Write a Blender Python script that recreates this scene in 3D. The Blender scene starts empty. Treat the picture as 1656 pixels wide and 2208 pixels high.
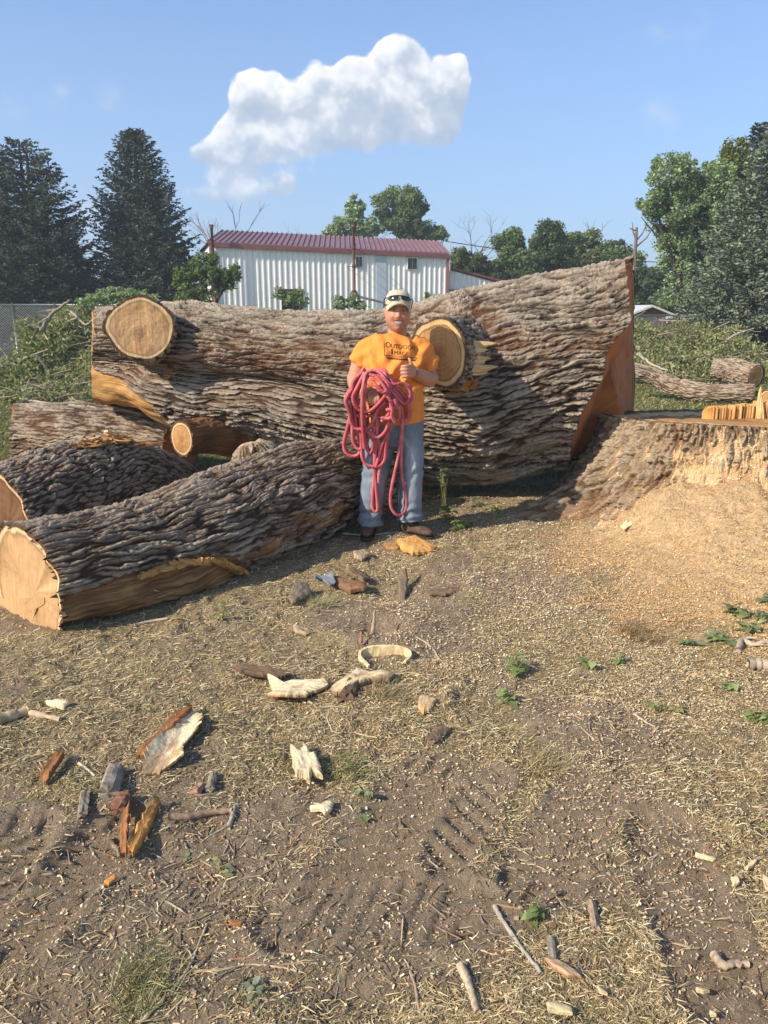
import bpy, bmesh, math, random
import numpy as np
from math import radians as RD
from mathutils import Vector, Matrix

random.seed(7)
rng = np.random.default_rng(11)
scene = bpy.context.scene

# ------------------------------------------------------------------ camera
FPX, PITCH, CZ = 1656.0, RD(14.7), 1.6
cam_d = bpy.data.cameras.new('camera')
cam_d.lens, cam_d.sensor_width = 27.0, 36.0
cam_d.clip_start, cam_d.clip_end = 0.05, 5000
cam = bpy.data.objects.new('camera', cam_d)
cam.location = (0, 0, CZ)
cam.rotation_euler = (RD(90) - PITCH, 0, 0)
scene.collection.objects.link(cam)
scene.camera = cam

# ------------------------------------------------------------------ light
SUN_EL = RD(34)
LDIR = (0.86, 0.51)                       # where the light travels, horizontally
sun_d = bpy.data.lights.new('sun', 'SUN')
sun_d.energy, sun_d.angle, sun_d.color = 4.2, RD(0.5), (1.0, 0.885, 0.725)
sun = bpy.data.objects.new('sun', sun_d)
_L = Vector((LDIR[0] * math.cos(SUN_EL), LDIR[1] * math.cos(SUN_EL), -math.sin(SUN_EL)))
sun.rotation_euler = _L.to_track_quat('-Z', 'Y').to_euler()
sun.location = (-20, -15, 15)
scene.collection.objects.link(sun)
scene.view_settings.view_transform = 'Standard'
scene.view_settings.look = 'None'
scene.view_settings.exposure = 0.66
scene.view_settings.gamma = 1.0
scene.cycles.max_bounces, scene.cycles.diffuse_bounces, scene.cycles.glossy_bounces = 5, 2, 2
scene.cycles.transmission_bounces, scene.cycles.transparent_max_bounces = 3, 4
scene.cycles.caustics_reflective = scene.cycles.caustics_refractive = False
scene.view_settings.use_curve_mapping = False

# ------------------------------------------------------------------ node helper
def nd(nt, typ, ins=None, **props):
    n = nt.nodes.new(typ)
    for k, v in props.items():
        setattr(n, k, v)
    for k, v in (ins or {}).items():
        if isinstance(v, bpy.types.NodeSocket):
            nt.links.new(v, n.inputs[k])
        else:
            n.inputs[k].default_value = v
    return n
def mth(nt, op, a, b=0.0, c=None, clamp=False):
    d = {0: a, 1: b}
    if c is not None: d[2] = c
    return nd(nt, 'ShaderNodeMath', d, operation=op, use_clamp=clamp).outputs[0]
def mixc(nt, f, a, b, mode='MIX'):
    n = nt.nodes.new('ShaderNodeMix'); n.data_type = 'RGBA'; n.blend_type = mode
    for i, v in ((0, f), (6, a), (7, b)):
        if isinstance(v, bpy.types.NodeSocket): nt.links.new(v, n.inputs[i])
        else: n.inputs[i].default_value = (*v, 1) if i > 0 and len(v) == 3 else v
    return n.outputs[2]
def ramp(nt, f, stops, interp='LINEAR'):
    n = nt.nodes.new('ShaderNodeValToRGB'); n.color_ramp.interpolation = interp
    e = n.color_ramp.elements
    while len(e) < len(stops): e.new(0.5)
    for q, (p, c) in zip(e, stops):
        q.position = p; q.color = (*c, 1) if len(c) == 3 else c
    nt.links.new(f, n.inputs[0])
    return n.outputs[0]

# ------------------------------------------------------------------ world: Nishita sky with one cumulus
def build_world():
    w = bpy.data.worlds.new('World'); scene.world = w; w.use_nodes = True
    nt = w.node_tree
    bg = nt.nodes['Background']
    sky = nd(nt, 'ShaderNodeTexSky', sky_type='NISHITA', sun_disc=False)
    sky.sun_elevation = SUN_EL
    sky.sun_rotation = math.atan2(-LDIR[0], -LDIR[1])
    sky.air_density, sky.dust_density, sky.ozone_density = 1.0, 0.6, 2.2
    tc = nd(nt, 'ShaderNodeTexCoord')
    sep = nd(nt, 'ShaderNodeSeparateXYZ', {0: tc.outputs['Generated']})
    yy = mth(nt, 'MAXIMUM', sep.outputs[1], 0.02)
    u = mth(nt, 'DIVIDE', sep.outputs[0], yy)         # tan azimuth
    v = mth(nt, 'DIVIDE', sep.outputs[2], yy)         # tan elevation
    P0 = nd(nt, 'ShaderNodeCombineXYZ', {0: u, 1: v}).outputs[0]
    big = nd(nt, 'ShaderNodeTexNoise', {'Vector': P0, 'Scale': 9.0, 'Detail': 3.0, 'Roughness': 0.55})
    off = nd(nt, 'ShaderNodeVectorMath', {0: big.outputs['Color'], 1: (0.5, 0.5, 0.5)}, operation='SUBTRACT')
    off2 = nd(nt, 'ShaderNodeVectorMath', {0: off.outputs[0], 3: 0.035}, operation='SCALE')
    P = nd(nt, 'ShaderNodeVectorMath', {0: P0, 1: off2.outputs[0]}, operation='ADD').outputs[0]
    n1 = nd(nt, 'ShaderNodeTexNoise', {'Vector': P, 'Scale': 24.0, 'Detail': 8.0, 'Roughness': 0.60}).outputs[0]
    vo = nd(nt, 'ShaderNodeTexVoronoi', {'Vector': P, 'Scale': 30.0, 'Detail': 2.0, 'Roughness': 0.6}, feature='SMOOTH_F1').outputs['Distance']
    def dirc(px, py):
        a, b = (px - 828) / FPX, (1104 - py) / FPX
        y = math.cos(PITCH) + b * math.sin(PITCH); z = -math.sin(PITCH) + b * math.cos(PITCH)
        return a / y, z / y
    # puffs: px, py, rx, ry (of the photograph), weight
    blobs = [(863, 104, 36, 34, 1), (834, 118, 30, 30, 1), (880, 140, 42, 44, 1), (838, 150, 42, 38, 1), (905, 185, 56, 50, 1),
             (952, 132, 17, 22, .9), (983, 134, 16, 18, 1), (970, 165, 36, 36, .95), (984, 200, 26, 42, .85), (955, 225, 52, 52, .9), (930, 290, 36, 36, .62), (962, 270, 24, 28, .6),
             (749, 157, 26, 28, 1), (785, 180, 40, 36, 1), (728, 186, 36, 32, .95), (678, 170, 26, 38, .95), (716, 222, 60, 46, 1), (785, 228, 66, 46, 1), (845, 230, 60, 46, 1),
             (554, 176, 26, 28, .95), (597, 172, 18, 28, .8), (524, 192, 34, 30, .95), (578, 205, 48, 44, 1), (535, 222, 44, 34, .95), (630, 216, 46, 40, .9),
             (494, 262, 28, 26, 1), (530, 283, 52, 36, 1), (486, 296, 28, 26, 1), (466, 325, 38, 28, 1), (520, 325, 58, 36, 1), (436, 342, 26, 16, .8), (600, 322, 40, 24, .9), (645, 318, 17, 15, .8),
             (690, 262, 110, 42, .72), (820, 270, 120, 40, .70), (660, 300, 110, 34, .55), (760, 305, 130, 30, .50),
             (470, 402, 40, 26, .66), (520, 412, 58, 30, .70), (598, 402, 26, 20, .72), (612, 414, 20, 20, .6), (436, 430, 44, 18, .56), (398, 424, 34, 16, .42), (560, 432, 80, 22, .62), (700, 380, 120, 40, .38), (490, 366, 60, 26, .62), (560, 366, 90, 26, .55)]
    tot = lit = None
    for (px, py, rx, ry, wt) in blobs:
        cu, cv = dirc(px, py)
        d = nd(nt, 'ShaderNodeVectorMath', {0: P, 1: (cu, cv, 0)}, operation='SUBTRACT').outputs[0]
        d = nd(nt, 'ShaderNodeVectorMath', {0: d, 1: (FPX / (1.06 * rx), FPX / (1.06 * ry), 0)}, operation='MULTIPLY').outputs[0]
        q = nd(nt, 'ShaderNodeVectorMath', {0: d, 1: d}, operation='DOT_PRODUCT').outputs['Value']
        e = mth(nt, 'MULTIPLY', mth(nt, 'EXPONENT', mth(nt, 'MULTIPLY', mth(nt, 'MULTIPLY', q, q), -0.9)), wt)
        g = nd(nt, 'ShaderNodeVectorMath', {0: d, 1: (-0.34, 0.50, 0)}, operation='DOT_PRODUCT').outputs['Value']
        g = mth(nt, 'MULTIPLY', g, e)
        tot = e if tot is None else mth(nt, 'ADD', tot, e)
        lit = g if lit is None else mth(nt, 'ADD', lit, g)
    bumpy = mth(nt, 'SUBTRACT', n1, 0.5)
    puff = mth(nt, 'SUBTRACT', 0.42, vo)
    d = mth(nt, 'ADD', tot, mth(nt, 'ADD', mth(nt, 'MULTIPLY', bumpy, 1.35), mth(nt, 'MULTIPLY', puff, 0.65)))
    vbase = nd(nt, 'ShaderNodeMapRange', {'Value': v, 'From Min': dirc(0, 480)[1], 'From Max': dirc(0, 250)[1], 'To Min': 0.0, 'To Max': 1.0}).outputs[0]
    soft = mth(nt, 'ADD', mth(nt, 'MULTIPLY', mth(nt, 'SUBTRACT', 1.0, vbase), 0.75), 0.52)
    al = mth(nt, 'DIVIDE', mth(nt, 'SUBTRACT', d, 0.34), soft, clamp=True)
    al = nd(nt, 'ShaderNodeMapRange', {'Value': al}, interpolation_type='SMOOTHSTEP').outputs[0]
    al = mth(nt, 'MULTIPLY', al, mth(nt, 'ADD', mth(nt, 'MULTIPLY', vbase, 0.42), 0.54))
    lit = mth(nt, 'DIVIDE', lit, mth(nt, 'ADD', tot, 0.15))
    lit = mth(nt, 'ADD', mth(nt, 'MULTIPLY', lit, 1.3), mth(nt, 'ADD', 0.74, mth(nt, 'ADD', mth(nt, 'MULTIPLY', bumpy, 1.15), mth(nt, 'MULTIPLY', puff, 0.7))), clamp=True)
    ccol = ramp(nt, lit, [(0.0, (2.5, 3.05, 3.85)), (0.35, (3.2, 3.6, 4.2)), (0.62, (4.7, 4.9, 5.15)), (0.85, (5.7, 5.7, 5.7)), (1.0, (6.1, 6.0, 5.9))])
    # a few faint wisps
    wn = nd(nt, 'ShaderNodeTexNoise', {'Vector': P, 'Scale': 30.0, 'Detail': 5.0}).outputs[0]
    wis = None
    for (px, py, rx, ry, wt) in [(1415, 258, 42, 22, .55), (1420, 72, 22, 14, .5), (238, 205, 22, 22, .5), (130, 190, 18, 12, .4), (1490, 50, 26, 26, .35), (60, 230, 60, 25, .2), (170, 450, 40, 40, .55), (1060, 120, 60, 20, .12)]:
        cu, cv = dirc(px, py)
        dd = nd(nt, 'ShaderNodeVectorMath', {0: P, 1: (cu, cv, 0)}, operation='SUBTRACT').outputs[0]
        dd = nd(nt, 'ShaderNodeVectorMath', {0: dd, 1: (FPX / rx, FPX / ry, 0)}, operation='MULTIPLY').outputs[0]
        q = nd(nt, 'ShaderNodeVectorMath', {0: dd, 1: dd}, operation='DOT_PRODUCT').outputs['Value']
        e = mth(nt, 'MULTIPLY', mth(nt, 'EXPONENT', mth(nt, 'MULTIPLY', q, -1.0)), wt)
        wis = e if wis is None else mth(nt, 'ADD', wis, e)
    wis = mth(nt, 'MULTIPLY', wis, mth(nt, 'MULTIPLY', mth(nt, 'SUBTRACT', wn, 0.38), 4.0, clamp=True), clamp=True)
    hz = nd(nt, 'ShaderNodeMapRange', {'Value': v, 'From Min': 0.0, 'From Max': 0.55, 'To Min': 0.72, 'To Max': 0.03}).outputs[0]
    blue = mixc(nt, 1.0, sky.outputs[0], (0.75, 0.90, 1.12), 'MULTIPLY')
    s0 = mixc(nt, hz, blue, (2.15, 2.95, 4.05))
    s1 = mixc(nt, wis, s0, (3.6, 4.1, 4.8))
    s2 = mixc(nt, al, s1, ccol)
    front = mth(nt, 'GREATER_THAN', sep.outputs[1], 0.05)
    s3 = mixc(nt, front, sky.outputs[0], s2)
    nt.links.new(s3, bg.inputs['Color'])
    bg.inputs['Strength'].default_value = 0.124
    w.cycles.sampling_method = 'MANUAL'; w.cycles.sample_map_resolution = 256
build_world()

# ------------------------------------------------------------------ picture <-> world
def ray(px, py):
    a, b = (px - 828) / FPX, (1104 - py) / FPX
    return np.array((a, math.cos(PITCH) + b * math.sin(PITCH), -math.sin(PITCH) + b * math.cos(PITCH)))
def at(px, py, Y):
    r = ray(px, py); return np.array((0, 0, CZ)) + r * (Y / r[1])
def gp(px, py, z=0.0):
    r = ray(px, py); return np.array((0, 0, CZ)) + r * ((z - CZ) / r[2])
def proj(v):
    v = np.asarray(v); y, z = v[..., 1], v[..., 2] - CZ
    dep = y * math.cos(PITCH) - z * math.sin(PITCH)
    up = y * math.sin(PITCH) + z * math.cos(PITCH)
    return 828 + FPX * v[..., 0] / dep, 1104 - FPX * up / dep

# ------------------------------------------------------------------ noise
def _h(ix, iy, s):
    n = (ix.astype(np.int64) * 374761393 + iy.astype(np.int64) * 668265263 + s * 974634777) & 0xFFFFFFFF
    n = ((n ^ (n >> 13)) * 1274126177) & 0xFFFFFFFF
    n = n ^ (n >> 16)
    return (n & 0xFFFFFF) / float(0x1000000)
def vn(x, y, s=0):
    x = np.asarray(x, float); y = np.asarray(y, float)
    ix, iy = np.floor(x), np.floor(y); fx, fy = x - ix, y - iy
    fx = fx * fx * fx * (fx * (fx * 6 - 15) + 10); fy = fy * fy * fy * (fy * (fy * 6 - 15) + 10)
    a, b, c, d = _h(ix, iy, s), _h(ix + 1, iy, s), _h(ix, iy + 1, s), _h(ix + 1, iy + 1, s)
    return (a + (b - a) * fx) * (1 - fy) + (c + (d - c) * fx) * fy
def fbm(x, y, s=0, o=4, g=0.5):
    t, a, n = 0, 1.0, 0
    for k in range(o):
        t = t + a * (vn(x * 2 ** k + 17.3 * k, y * 2 ** k - 9.1 * k, s + k) - 0.5); n += a; a *= g
    return t / n * 2          # about -1 .. 1
def vn3(p, f, s=0):           # cheap 3-D noise out of three planes
    x, y, z = p[..., 0] * f, p[..., 1] * f, p[..., 2] * f
    return (vn(x + 0.37 * z, y - 0.53 * z, s) + vn(y + 0.41 * x, z + 0.29 * x, s + 5) + vn(z - 0.33 * y, x + 0.47 * y, s + 9)) / 1.5 - 1.0
def worley(x, y, s=0, full=False):
    ix, iy = np.floor(x), np.floor(y)
    f1 = np.full(x.shape, 9.0); f2 = f1.copy(); idd = np.zeros(x.shape); ox = np.zeros(x.shape); oy = np.zeros(x.shape)
    for dx in (-1, 0, 1):
        for dy in (-1, 0, 1):
            cx, cy = ix + dx, iy + dy
            ex, ey = cx + _h(cx, cy, s) - x, cy + _h(cx, cy, s + 71) - y
            d = np.hypot(ex, ey)
            m = d < f1; ox = np.where(m, ex, ox); oy = np.where(m, ey, oy)
            f2 = np.where(m, f1, np.minimum(f2, d)); idd = np.where(m, _h(cx, cy, s + 33), idd); f1 = np.where(m, d, f1)
    return (f1, f2, idd, ox, oy) if full else (f1, f2, idd)
def sstep(a, b, x):
    t = np.clip((x - a) / (b - a), 0, 1); return t * t * (3 - 2 * t)

# ------------------------------------------------------------------ objects
ORG = {}
def origin_of(o):
    return ORG.get(o.name, np.zeros(3)) if o is not None else np.zeros(3)
def thing(name, label, cat, loc=(0, 0, 0), group=None):
    o = bpy.data.objects.new(name, None); o.empty_display_size = 0.1
    scene.collection.objects.link(o); o.location = loc
    ORG[o.name] = np.array(loc, float)
    o['label'] = label; o['category'] = cat; o['kind'] = 'thing'
    if group: o['group'] = group
    return o
def tag(o, label=None, cat=None, group=None, kind=None):
    for k, v in (('label', label), ('category', cat), ('group', group), ('kind', kind)):
        if v: o[k] = v
    if cat and not kind: o['kind'] = 'thing'
    return o
def mesh_np(name, V, faces, mat, parent=None, fl=None, col=None, uv=None, smooth=True, loc=None):
    """faces: an (m,3|4) array or a list of such; fl: float point attributes; col: point colours"""
    V = np.asarray(V, float)
    if parent is not None: off = origin_of(parent)
    elif loc is not None: off = np.array(loc, float)
    else: off = np.zeros(3)
    me = bpy.data.meshes.new(name)
    fl_ = [np.asarray(f, np.int64) for f in (faces if isinstance(faces, list) else [faces]) if len(f)]
    me.vertices.add(len(V)); me.vertices.foreach_set('co', (V - off).astype(np.float32).ravel())
    vi = np.concatenate([f.ravel() for f in fl_])
    cnt = np.concatenate([np.full(len(f), f.shape[1]) for f in fl_])
    me.loops.add(len(vi)); me.loops.foreach_set('vertex_index', vi.astype(np.int32))
    me.polygons.add(len(cnt))
    me.polygons.foreach_set('loop_start', np.concatenate(([0], np.cumsum(cnt)[:-1])).astype(np.int32))
    me.polygons.foreach_set('loop_total', cnt.astype(np.int32))
    me.update(calc_edges=True)
    me.polygons.foreach_set('use_smooth', np.full(len(cnt), smooth))
    for k, a in (fl or {}).items():
        me.attributes.new(k, 'FLOAT', 'POINT').data.foreach_set('value', np.asarray(a, np.float32).ravel())
    if col is not None:
        c = np.ones((len(V), 4), np.float32); c[:, :3] = col
        me.attributes.new('col', 'FLOAT_COLOR', 'POINT').data.foreach_set('color', c.ravel())
    if uv is not None:
        l = me.uv_layers.new(name='uv'); l.data.foreach_set('uv', np.asarray(uv, np.float32)[vi].ravel())
    me.validate(clean_customdata=False)
    me.materials.append(mat)
    o = bpy.data.objects.new(name, me); scene.collection.objects.link(o)
    if parent is not None:
        o.parent = parent; ORG[o.name] = off
    else:
        o.location = off; ORG[o.name] = off
    return o
def grid_faces(nu, nv, wrap=False):
    i, j = np.meshgrid(np.arange(nu - 1), np.arange(nv if wrap else nv - 1), indexing='ij')
    j2 = (j + 1) % nv
    return np.stack((i * nv + j, (i + 1) * nv + j, (i + 1) * nv + j2, i * nv + j2), -1).reshape(-1, 4)

class MB:
    """collects simple solids into one mesh"""
    def __init__(s): s.V, s.F, s.C, s.n = [], {3: [], 4: []}, [], 0
    def add(s, V, F, c=None):
        V = np.asarray(V, float); F = np.asarray(F, int)
        s.V.append(V); s.F[F.shape[1]].append(F + s.n); s.n += len(V)
        s.C.append(np.tile(np.asarray(c if c is not None else (1, 1, 1), float), (len(V), 1)) if np.ndim(c) < 2 else np.asarray(c)); return s
    def box(s, lo, hi, c=None):
        (a, b, d), (e, f, g) = lo, hi
        V = [(a, b, d), (e, b, d), (e, f, d), (a, f, d), (a, b, g), (e, b, g), (e, f, g), (a, f, g)]
        return s.add(V, [(0, 3, 2, 1), (4, 5, 6, 7), (0, 1, 5, 4), (1, 2, 6, 5), (2, 3, 7, 6), (3, 0, 4, 7)], c)
    def hexa(s, V, c=None):
        return s.add(V, [(0, 3, 2, 1), (4, 5, 6, 7), (0, 1, 5, 4), (1, 2, 6, 5), (2, 3, 7, 6), (3, 0, 4, 7)], c)
    def tube(s, pts, rad, n=6, c=None, cap=True):
        V, F = tube_vf(pts, rad, n); b = s.n
        s.add(V, F, c)
        if cap:
            m = len(V) // n
            for base, flip in ((0, 1), ((m - 1) * n, 0)):
                ctr = V[base:base + n].mean(0); q = s.n
                s.add([ctr], np.zeros((0, 3), int), c)
                k = np.arange(n); f = np.stack((k + b + base, (k + 1) % n + b + base, np.full(n, q)), -1)
                s.F[3].append(f[:, ::-1] if flip else f)
        return s
    def build(s, name, mat, parent=None, smooth=False, loc=None):
        fs = [np.concatenate(s.F[k]) for k in (3, 4) if s.F[k] and sum(len(f) for f in s.F[k])]
        return mesh_np(name, np.concatenate(s.V), fs, mat, parent, col=np.concatenate(s.C), smooth=smooth, loc=loc)
def frames(P):
    P = np.asarray(P, float); T = np.gradient(P, axis=0); T /= np.linalg.norm(T, axis=1)[:, None] + 1e-12
    N = np.zeros_like(P); ref = np.array((0, 0, 1.0)) if abs(T[0][2]) < 0.9 else np.array((0, 1.0, 0))
    n = ref - T[0] * (ref @ T[0]); n /= np.linalg.norm(n); N[0] = n
    for i in range(1, len(P)):
        n = n - T[i] * (n @ T[i]); n /= np.linalg.norm(n) + 1e-12; N[i] = n
    return T, N, np.cross(T, N)
def tube_vf(pts, rad, n=6):
    P = np.asarray(pts, float); r = np.broadcast_to(np.asarray(rad, float), (len(P),))
    T, N, B = frames(P); a = np.linspace(0, 2 * np.pi, n, endpoint=False)
    V = P[:, None] + r[:, None, None] * (np.cos(a)[None, :, None] * N[:, None] + np.sin(a)[None, :, None] * B[:, None])
    return V.reshape(-1, 3), grid_faces(len(P), n, True)
def spline(pts, n):
    """Catmull-Rom through rows of any width, n samples, roughly even by length"""
    P = np.asarray(pts, float)
    if len(P) == 2: return P[0] + (P[1] - P[0]) * np.linspace(0, 1, n)[:, None]
    Q = np.vstack((2 * P[0] - P[1], P, 2 * P[-1] - P[-2])); out = []
    for i in range(len(P) - 1):
        a, b, c, d = Q[i:i + 4]
        t = np.linspace(0, 1, 24, endpoint=False)[:, None]
        out.append(0.5 * (2 * b + (c - a) * t + (2 * a - 5 * b + 4 * c - d) * t ** 2 + (3 * b - a - 3 * c + d) * t ** 3))
    O = np.vstack(out + [P[-1:]])
    s = np.concatenate(([0], np.cumsum(np.linalg.norm(np.diff(O[:, :3], axis=0), axis=1))))
    q = np.linspace(0, s[-1], n)
    return np.stack([np.interp(q, s, O[:, k]) for k in range(O.shape[1])], -1)
# ------------------------------------------------------------------ materials
def new_mat(name, rough=0.8, spec=0.3):
    m = bpy.data.materials.new(name); m.use_nodes = True
    b = m.node_tree.nodes['Principled BSDF']
    b.inputs['Roughness'].default_value = rough; b.inputs['Specular IOR Level'].default_value = spec
    return m, m.node_tree, b
def attr(nt, name): return nd(nt, 'ShaderNodeAttribute', attribute_name=name)
def bump(nt, b, h, strength=0.4, dist=0.01):
    n = nd(nt, 'ShaderNodeBump', {'Strength': strength, 'Distance': dist, 'Height': h})
    nt.links.new(n.outputs[0], b.inputs['Normal'])
def plain(name, c, rough=0.7, spec=0.3, metal=0.0, var=0.12, scale=8.0, bmp=0.0):
    m, nt, b = new_mat(name, rough, spec)
    g = nd(nt, 'ShaderNodeNewGeometry')
    n = nd(nt, 'ShaderNodeTexNoise', {'Vector': g.outputs['Position'], 'Scale': scale, 'Detail': 6.0}).outputs[0]
    c = np.array(c)
    nt.links.new(ramp(nt, n, [(0.3, c * (1 - var)), (0.7, np.minimum(c * (1 + var), 1))]), b.inputs['Base Color'])
    b.inputs['Metallic'].default_value = metal
    if bmp: bump(nt, b, n, bmp, 0.01)
    return m
def bark_mat(name, top, mid, deep, stain=(0.30, 0.13, 0.05), stain_amt=0.5):
    m, nt, b = new_mat(name, 0.92, 0.15)
    h = attr(nt, 'h').outputs['Fac']
    uv = nd(nt, 'ShaderNodeUVMap', uv_map='uv').outputs[0]
    s = nd(nt, 'ShaderNodeVectorMath', {0: uv, 1: (16, 90, 1)}, operation='MULTIPLY').outputs[0]
    fine = nd(nt, 'ShaderNodeTexNoise', {'Vector': s, 'Scale': 1.0, 'Detail': 7.0, 'Roughness': 0.65}).outputs[0]
    big = nd(nt, 'ShaderNodeTexNoise', {'Vector': uv, 'Scale': 1.7, 'Detail': 5.0, 'Roughness': 0.6}).outputs[0]
    spk = nd(nt, 'ShaderNodeTexNoise', {'Vector': uv, 'Scale': 60.0, 'Detail': 4.0, 'Roughness': 0.7}).outputs[0]
    f = mth(nt, 'ADD', h, mth(nt, 'MULTIPLY', mth(nt, 'SUBTRACT', fine, 0.5), 0.75))
    c = ramp(nt, f, [(0.20, deep), (0.40, mid), (0.80, top)])
    c = mixc(nt, mth(nt, 'MULTIPLY', mth(nt, 'SUBTRACT', spk, 0.35), 1.3, clamp=True), c, np.array(mid) * 0.75, 'MIX') if False else c
    # weathered grey against browner bark
    c = mixc(nt, mth(nt, 'MULTIPLY', mth(nt, 'SUBTRACT', big, 0.42), 2.2, clamp=True), c, mixc(nt, 1.0, c, (0.98, 0.92, 0.86), 'MULTIPLY'))
    st = attr(nt, 'stain').outputs['Fac']
    sm = mth(nt, 'MULTIPLY', mth(nt, 'ADD', mth(nt, 'MULTIPLY', mth(nt, 'SUBTRACT', big, 0.60), 3.0), st, clamp=True),
             mth(nt, 'SUBTRACT', 1.25, h, clamp=True))
    c = mixc(nt, mth(nt, 'MULTIPLY', sm, stain_amt, clamp=True), c, stain)
    val = nd(nt, 'ShaderNodeHueSaturation', {'Value': mth(nt, 'ADD', 0.72, mth(nt, 'MULTIPLY', spk, 0.56)), 'Color': c}).outputs[0]
    nt.links.new(val, b.inputs['Base Color'])
    bump(nt, b, mth(nt, 'ADD', fine, mth(nt, 'MULTIPLY', spk, 0.7)), 1.0, 0.018)
    return m
def cut_mat(name, pith, heart, sap, barkc=(0.10, 0.06, 0.035), rings=55.0, stripe=0.35, sapw=0.80, blot=0.5):
    """sawn end: attribute 'rad' 0 at the pith, 1 at the rim; uv in metres across the face"""
    m, nt, b = new_mat(name, 0.78, 0.25)
    r = attr(nt, 'rad').outputs['Fac']
    uv = nd(nt, 'ShaderNodeUVMap', uv_map='uv').outputs[0]
    n1 = nd(nt, 'ShaderNodeTexNoise', {'Vector': uv, 'Scale': 4.5, 'Detail': 6.0, 'Roughness': 0.65}).outputs[0]
    rr = mth(nt, 'ADD', r, mth(nt, 'MULTIPLY', mth(nt, 'SUBTRACT', n1, 0.5), mth(nt, 'MULTIPLY', 0.34, mth(nt, 'SUBTRACT', 1.0, mth(nt, 'POWER', r, 8.0)))))
    c = ramp(nt, rr, [(0.0, pith), (0.16, np.array(pith) * .6 + np.array(heart) * .4), (0.28, heart), (sapw - 0.06, heart), (sapw, np.array(heart) * .55), (sapw + 0.03, sap), (0.93, sap), (0.945, barkc)])
    ring = mth(nt, 'SINE', mth(nt, 'MULTIPLY', rr, rings))
    c = mixc(nt, mth(nt, 'MULTIPLY', mth(nt, 'ADD', ring, 1.0), 0.5 * stripe), c, mixc(nt, 1.0, c, (0.66, 0.56, 0.46), 'MULTIPLY'))
    sv = nd(nt, 'ShaderNodeVectorMath', {0: uv, 1: (46, 3.0, 1)}, operation='MULTIPLY').outputs[0]
    saw = nd(nt, 'ShaderNodeTexNoise', {'Vector': sv, 'Scale': 1.0, 'Detail': 4.0, 'Roughness': 0.65}).outputs[0]
    c = mixc(nt, mth(nt, 'MULTIPLY', mth(nt, 'SUBTRACT', saw, 0.42), 2.2, clamp=True), c, mixc(nt, 1.0, c, (0.74, 0.64, 0.54), 'MULTIPLY'))
    n2 = nd(nt, 'ShaderNodeTexNoise', {'Vector': uv, 'Scale': 3.1, 'Detail': 4.0}).outputs[0]
    c = mixc(nt, mth(nt, 'MULTIPLY', mth(nt, 'SUBTRACT', n2, 0.5), blot * 4, clamp=True), c, mixc(nt, 1.0, c, (0.66, 0.48, 0.36), 'MULTIPLY'))
    dirn = nd(nt, 'ShaderNodeVectorMath', {0: uv}, operation='NORMALIZE').outputs[0]
    dirs = nd(nt, 'ShaderNodeVectorMath', {0: dirn, 3: 5.5}, operation='SCALE').outputs[0]
    wob = nd(nt, 'ShaderNodeVectorMath', {0: dirs, 1: nd(nt, 'ShaderNodeVectorMath', {0: nd(nt, 'ShaderNodeTexNoise', {'Vector': uv, 'Scale': 16.0}).outputs['Color'], 3: 0.35}, operation='SCALE').outputs[0]}, operation='ADD').outputs[0]
    ck = nd(nt, 'ShaderNodeTexNoise', {'Vector': wob, 'Scale': 1.6, 'Detail': 3.0, 'Roughness': 0.7}).outputs[0]
    ck = mth(nt, 'MULTIPLY', mth(nt, 'SUBTRACT', 1.0, mth(nt, 'MULTIPLY', mth(nt, 'ABSOLUTE', mth(nt, 'SUBTRACT', ck, 0.56)), 70.0), clamp=True), mth(nt, 'MULTIPLY', mth(nt, 'SUBTRACT', n2, 0.40), 5.0, clamp=True))
    c = mixc(nt, mth(nt, 'MULTIPLY', ck, 0.75), c, mixc(nt, 1.0, c, (0.30, 0.22, 0.16), 'MULTIPLY'))
    nt.links.new(c, b.inputs['Base Color'])
    bump(nt, b, mth(nt, 'ADD', saw, n1), 0.45, 0.012)
    return m
def fibre_mat(name, c0, c1, c2, su=2.5, sv=60.0):
    """split wood, fibres along u of the uv (metres)"""
    m, nt, b = new_mat(name, 0.8, 0.2)
    uv = nd(nt, 'ShaderNodeUVMap', uv_map='uv').outputs[0]
    s = nd(nt, 'ShaderNodeVectorMath', {0: uv, 1: (su, sv, 1)}, operation='MULTIPLY').outputs[0]
    n = nd(nt, 'ShaderNodeTexNoise', {'Vector': s, 'Scale': 1.0, 'Detail': 7.0, 'Roughness': 0.68, 'Distortion': 0.4}).outputs[0]
    g = nd(nt, 'ShaderNodeTexNoise', {'Vector': uv, 'Scale': 5.0, 'Detail': 5.0}).outputs[0]
    c = ramp(nt, mth(nt, 'ADD', mth(nt, 'MULTIPLY', n, 0.65), mth(nt, 'MULTIPLY', g, 0.4)), [(0.36, c0), (0.52, c1), (0.68, c2)])
    nt.links.new(c, b.inputs['Base Color'])
    bump(nt, b, mth(nt, 'ADD', n, mth(nt, 'MULTIPLY', g, 0.6)), 0.8, 0.02)
    return m
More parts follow.
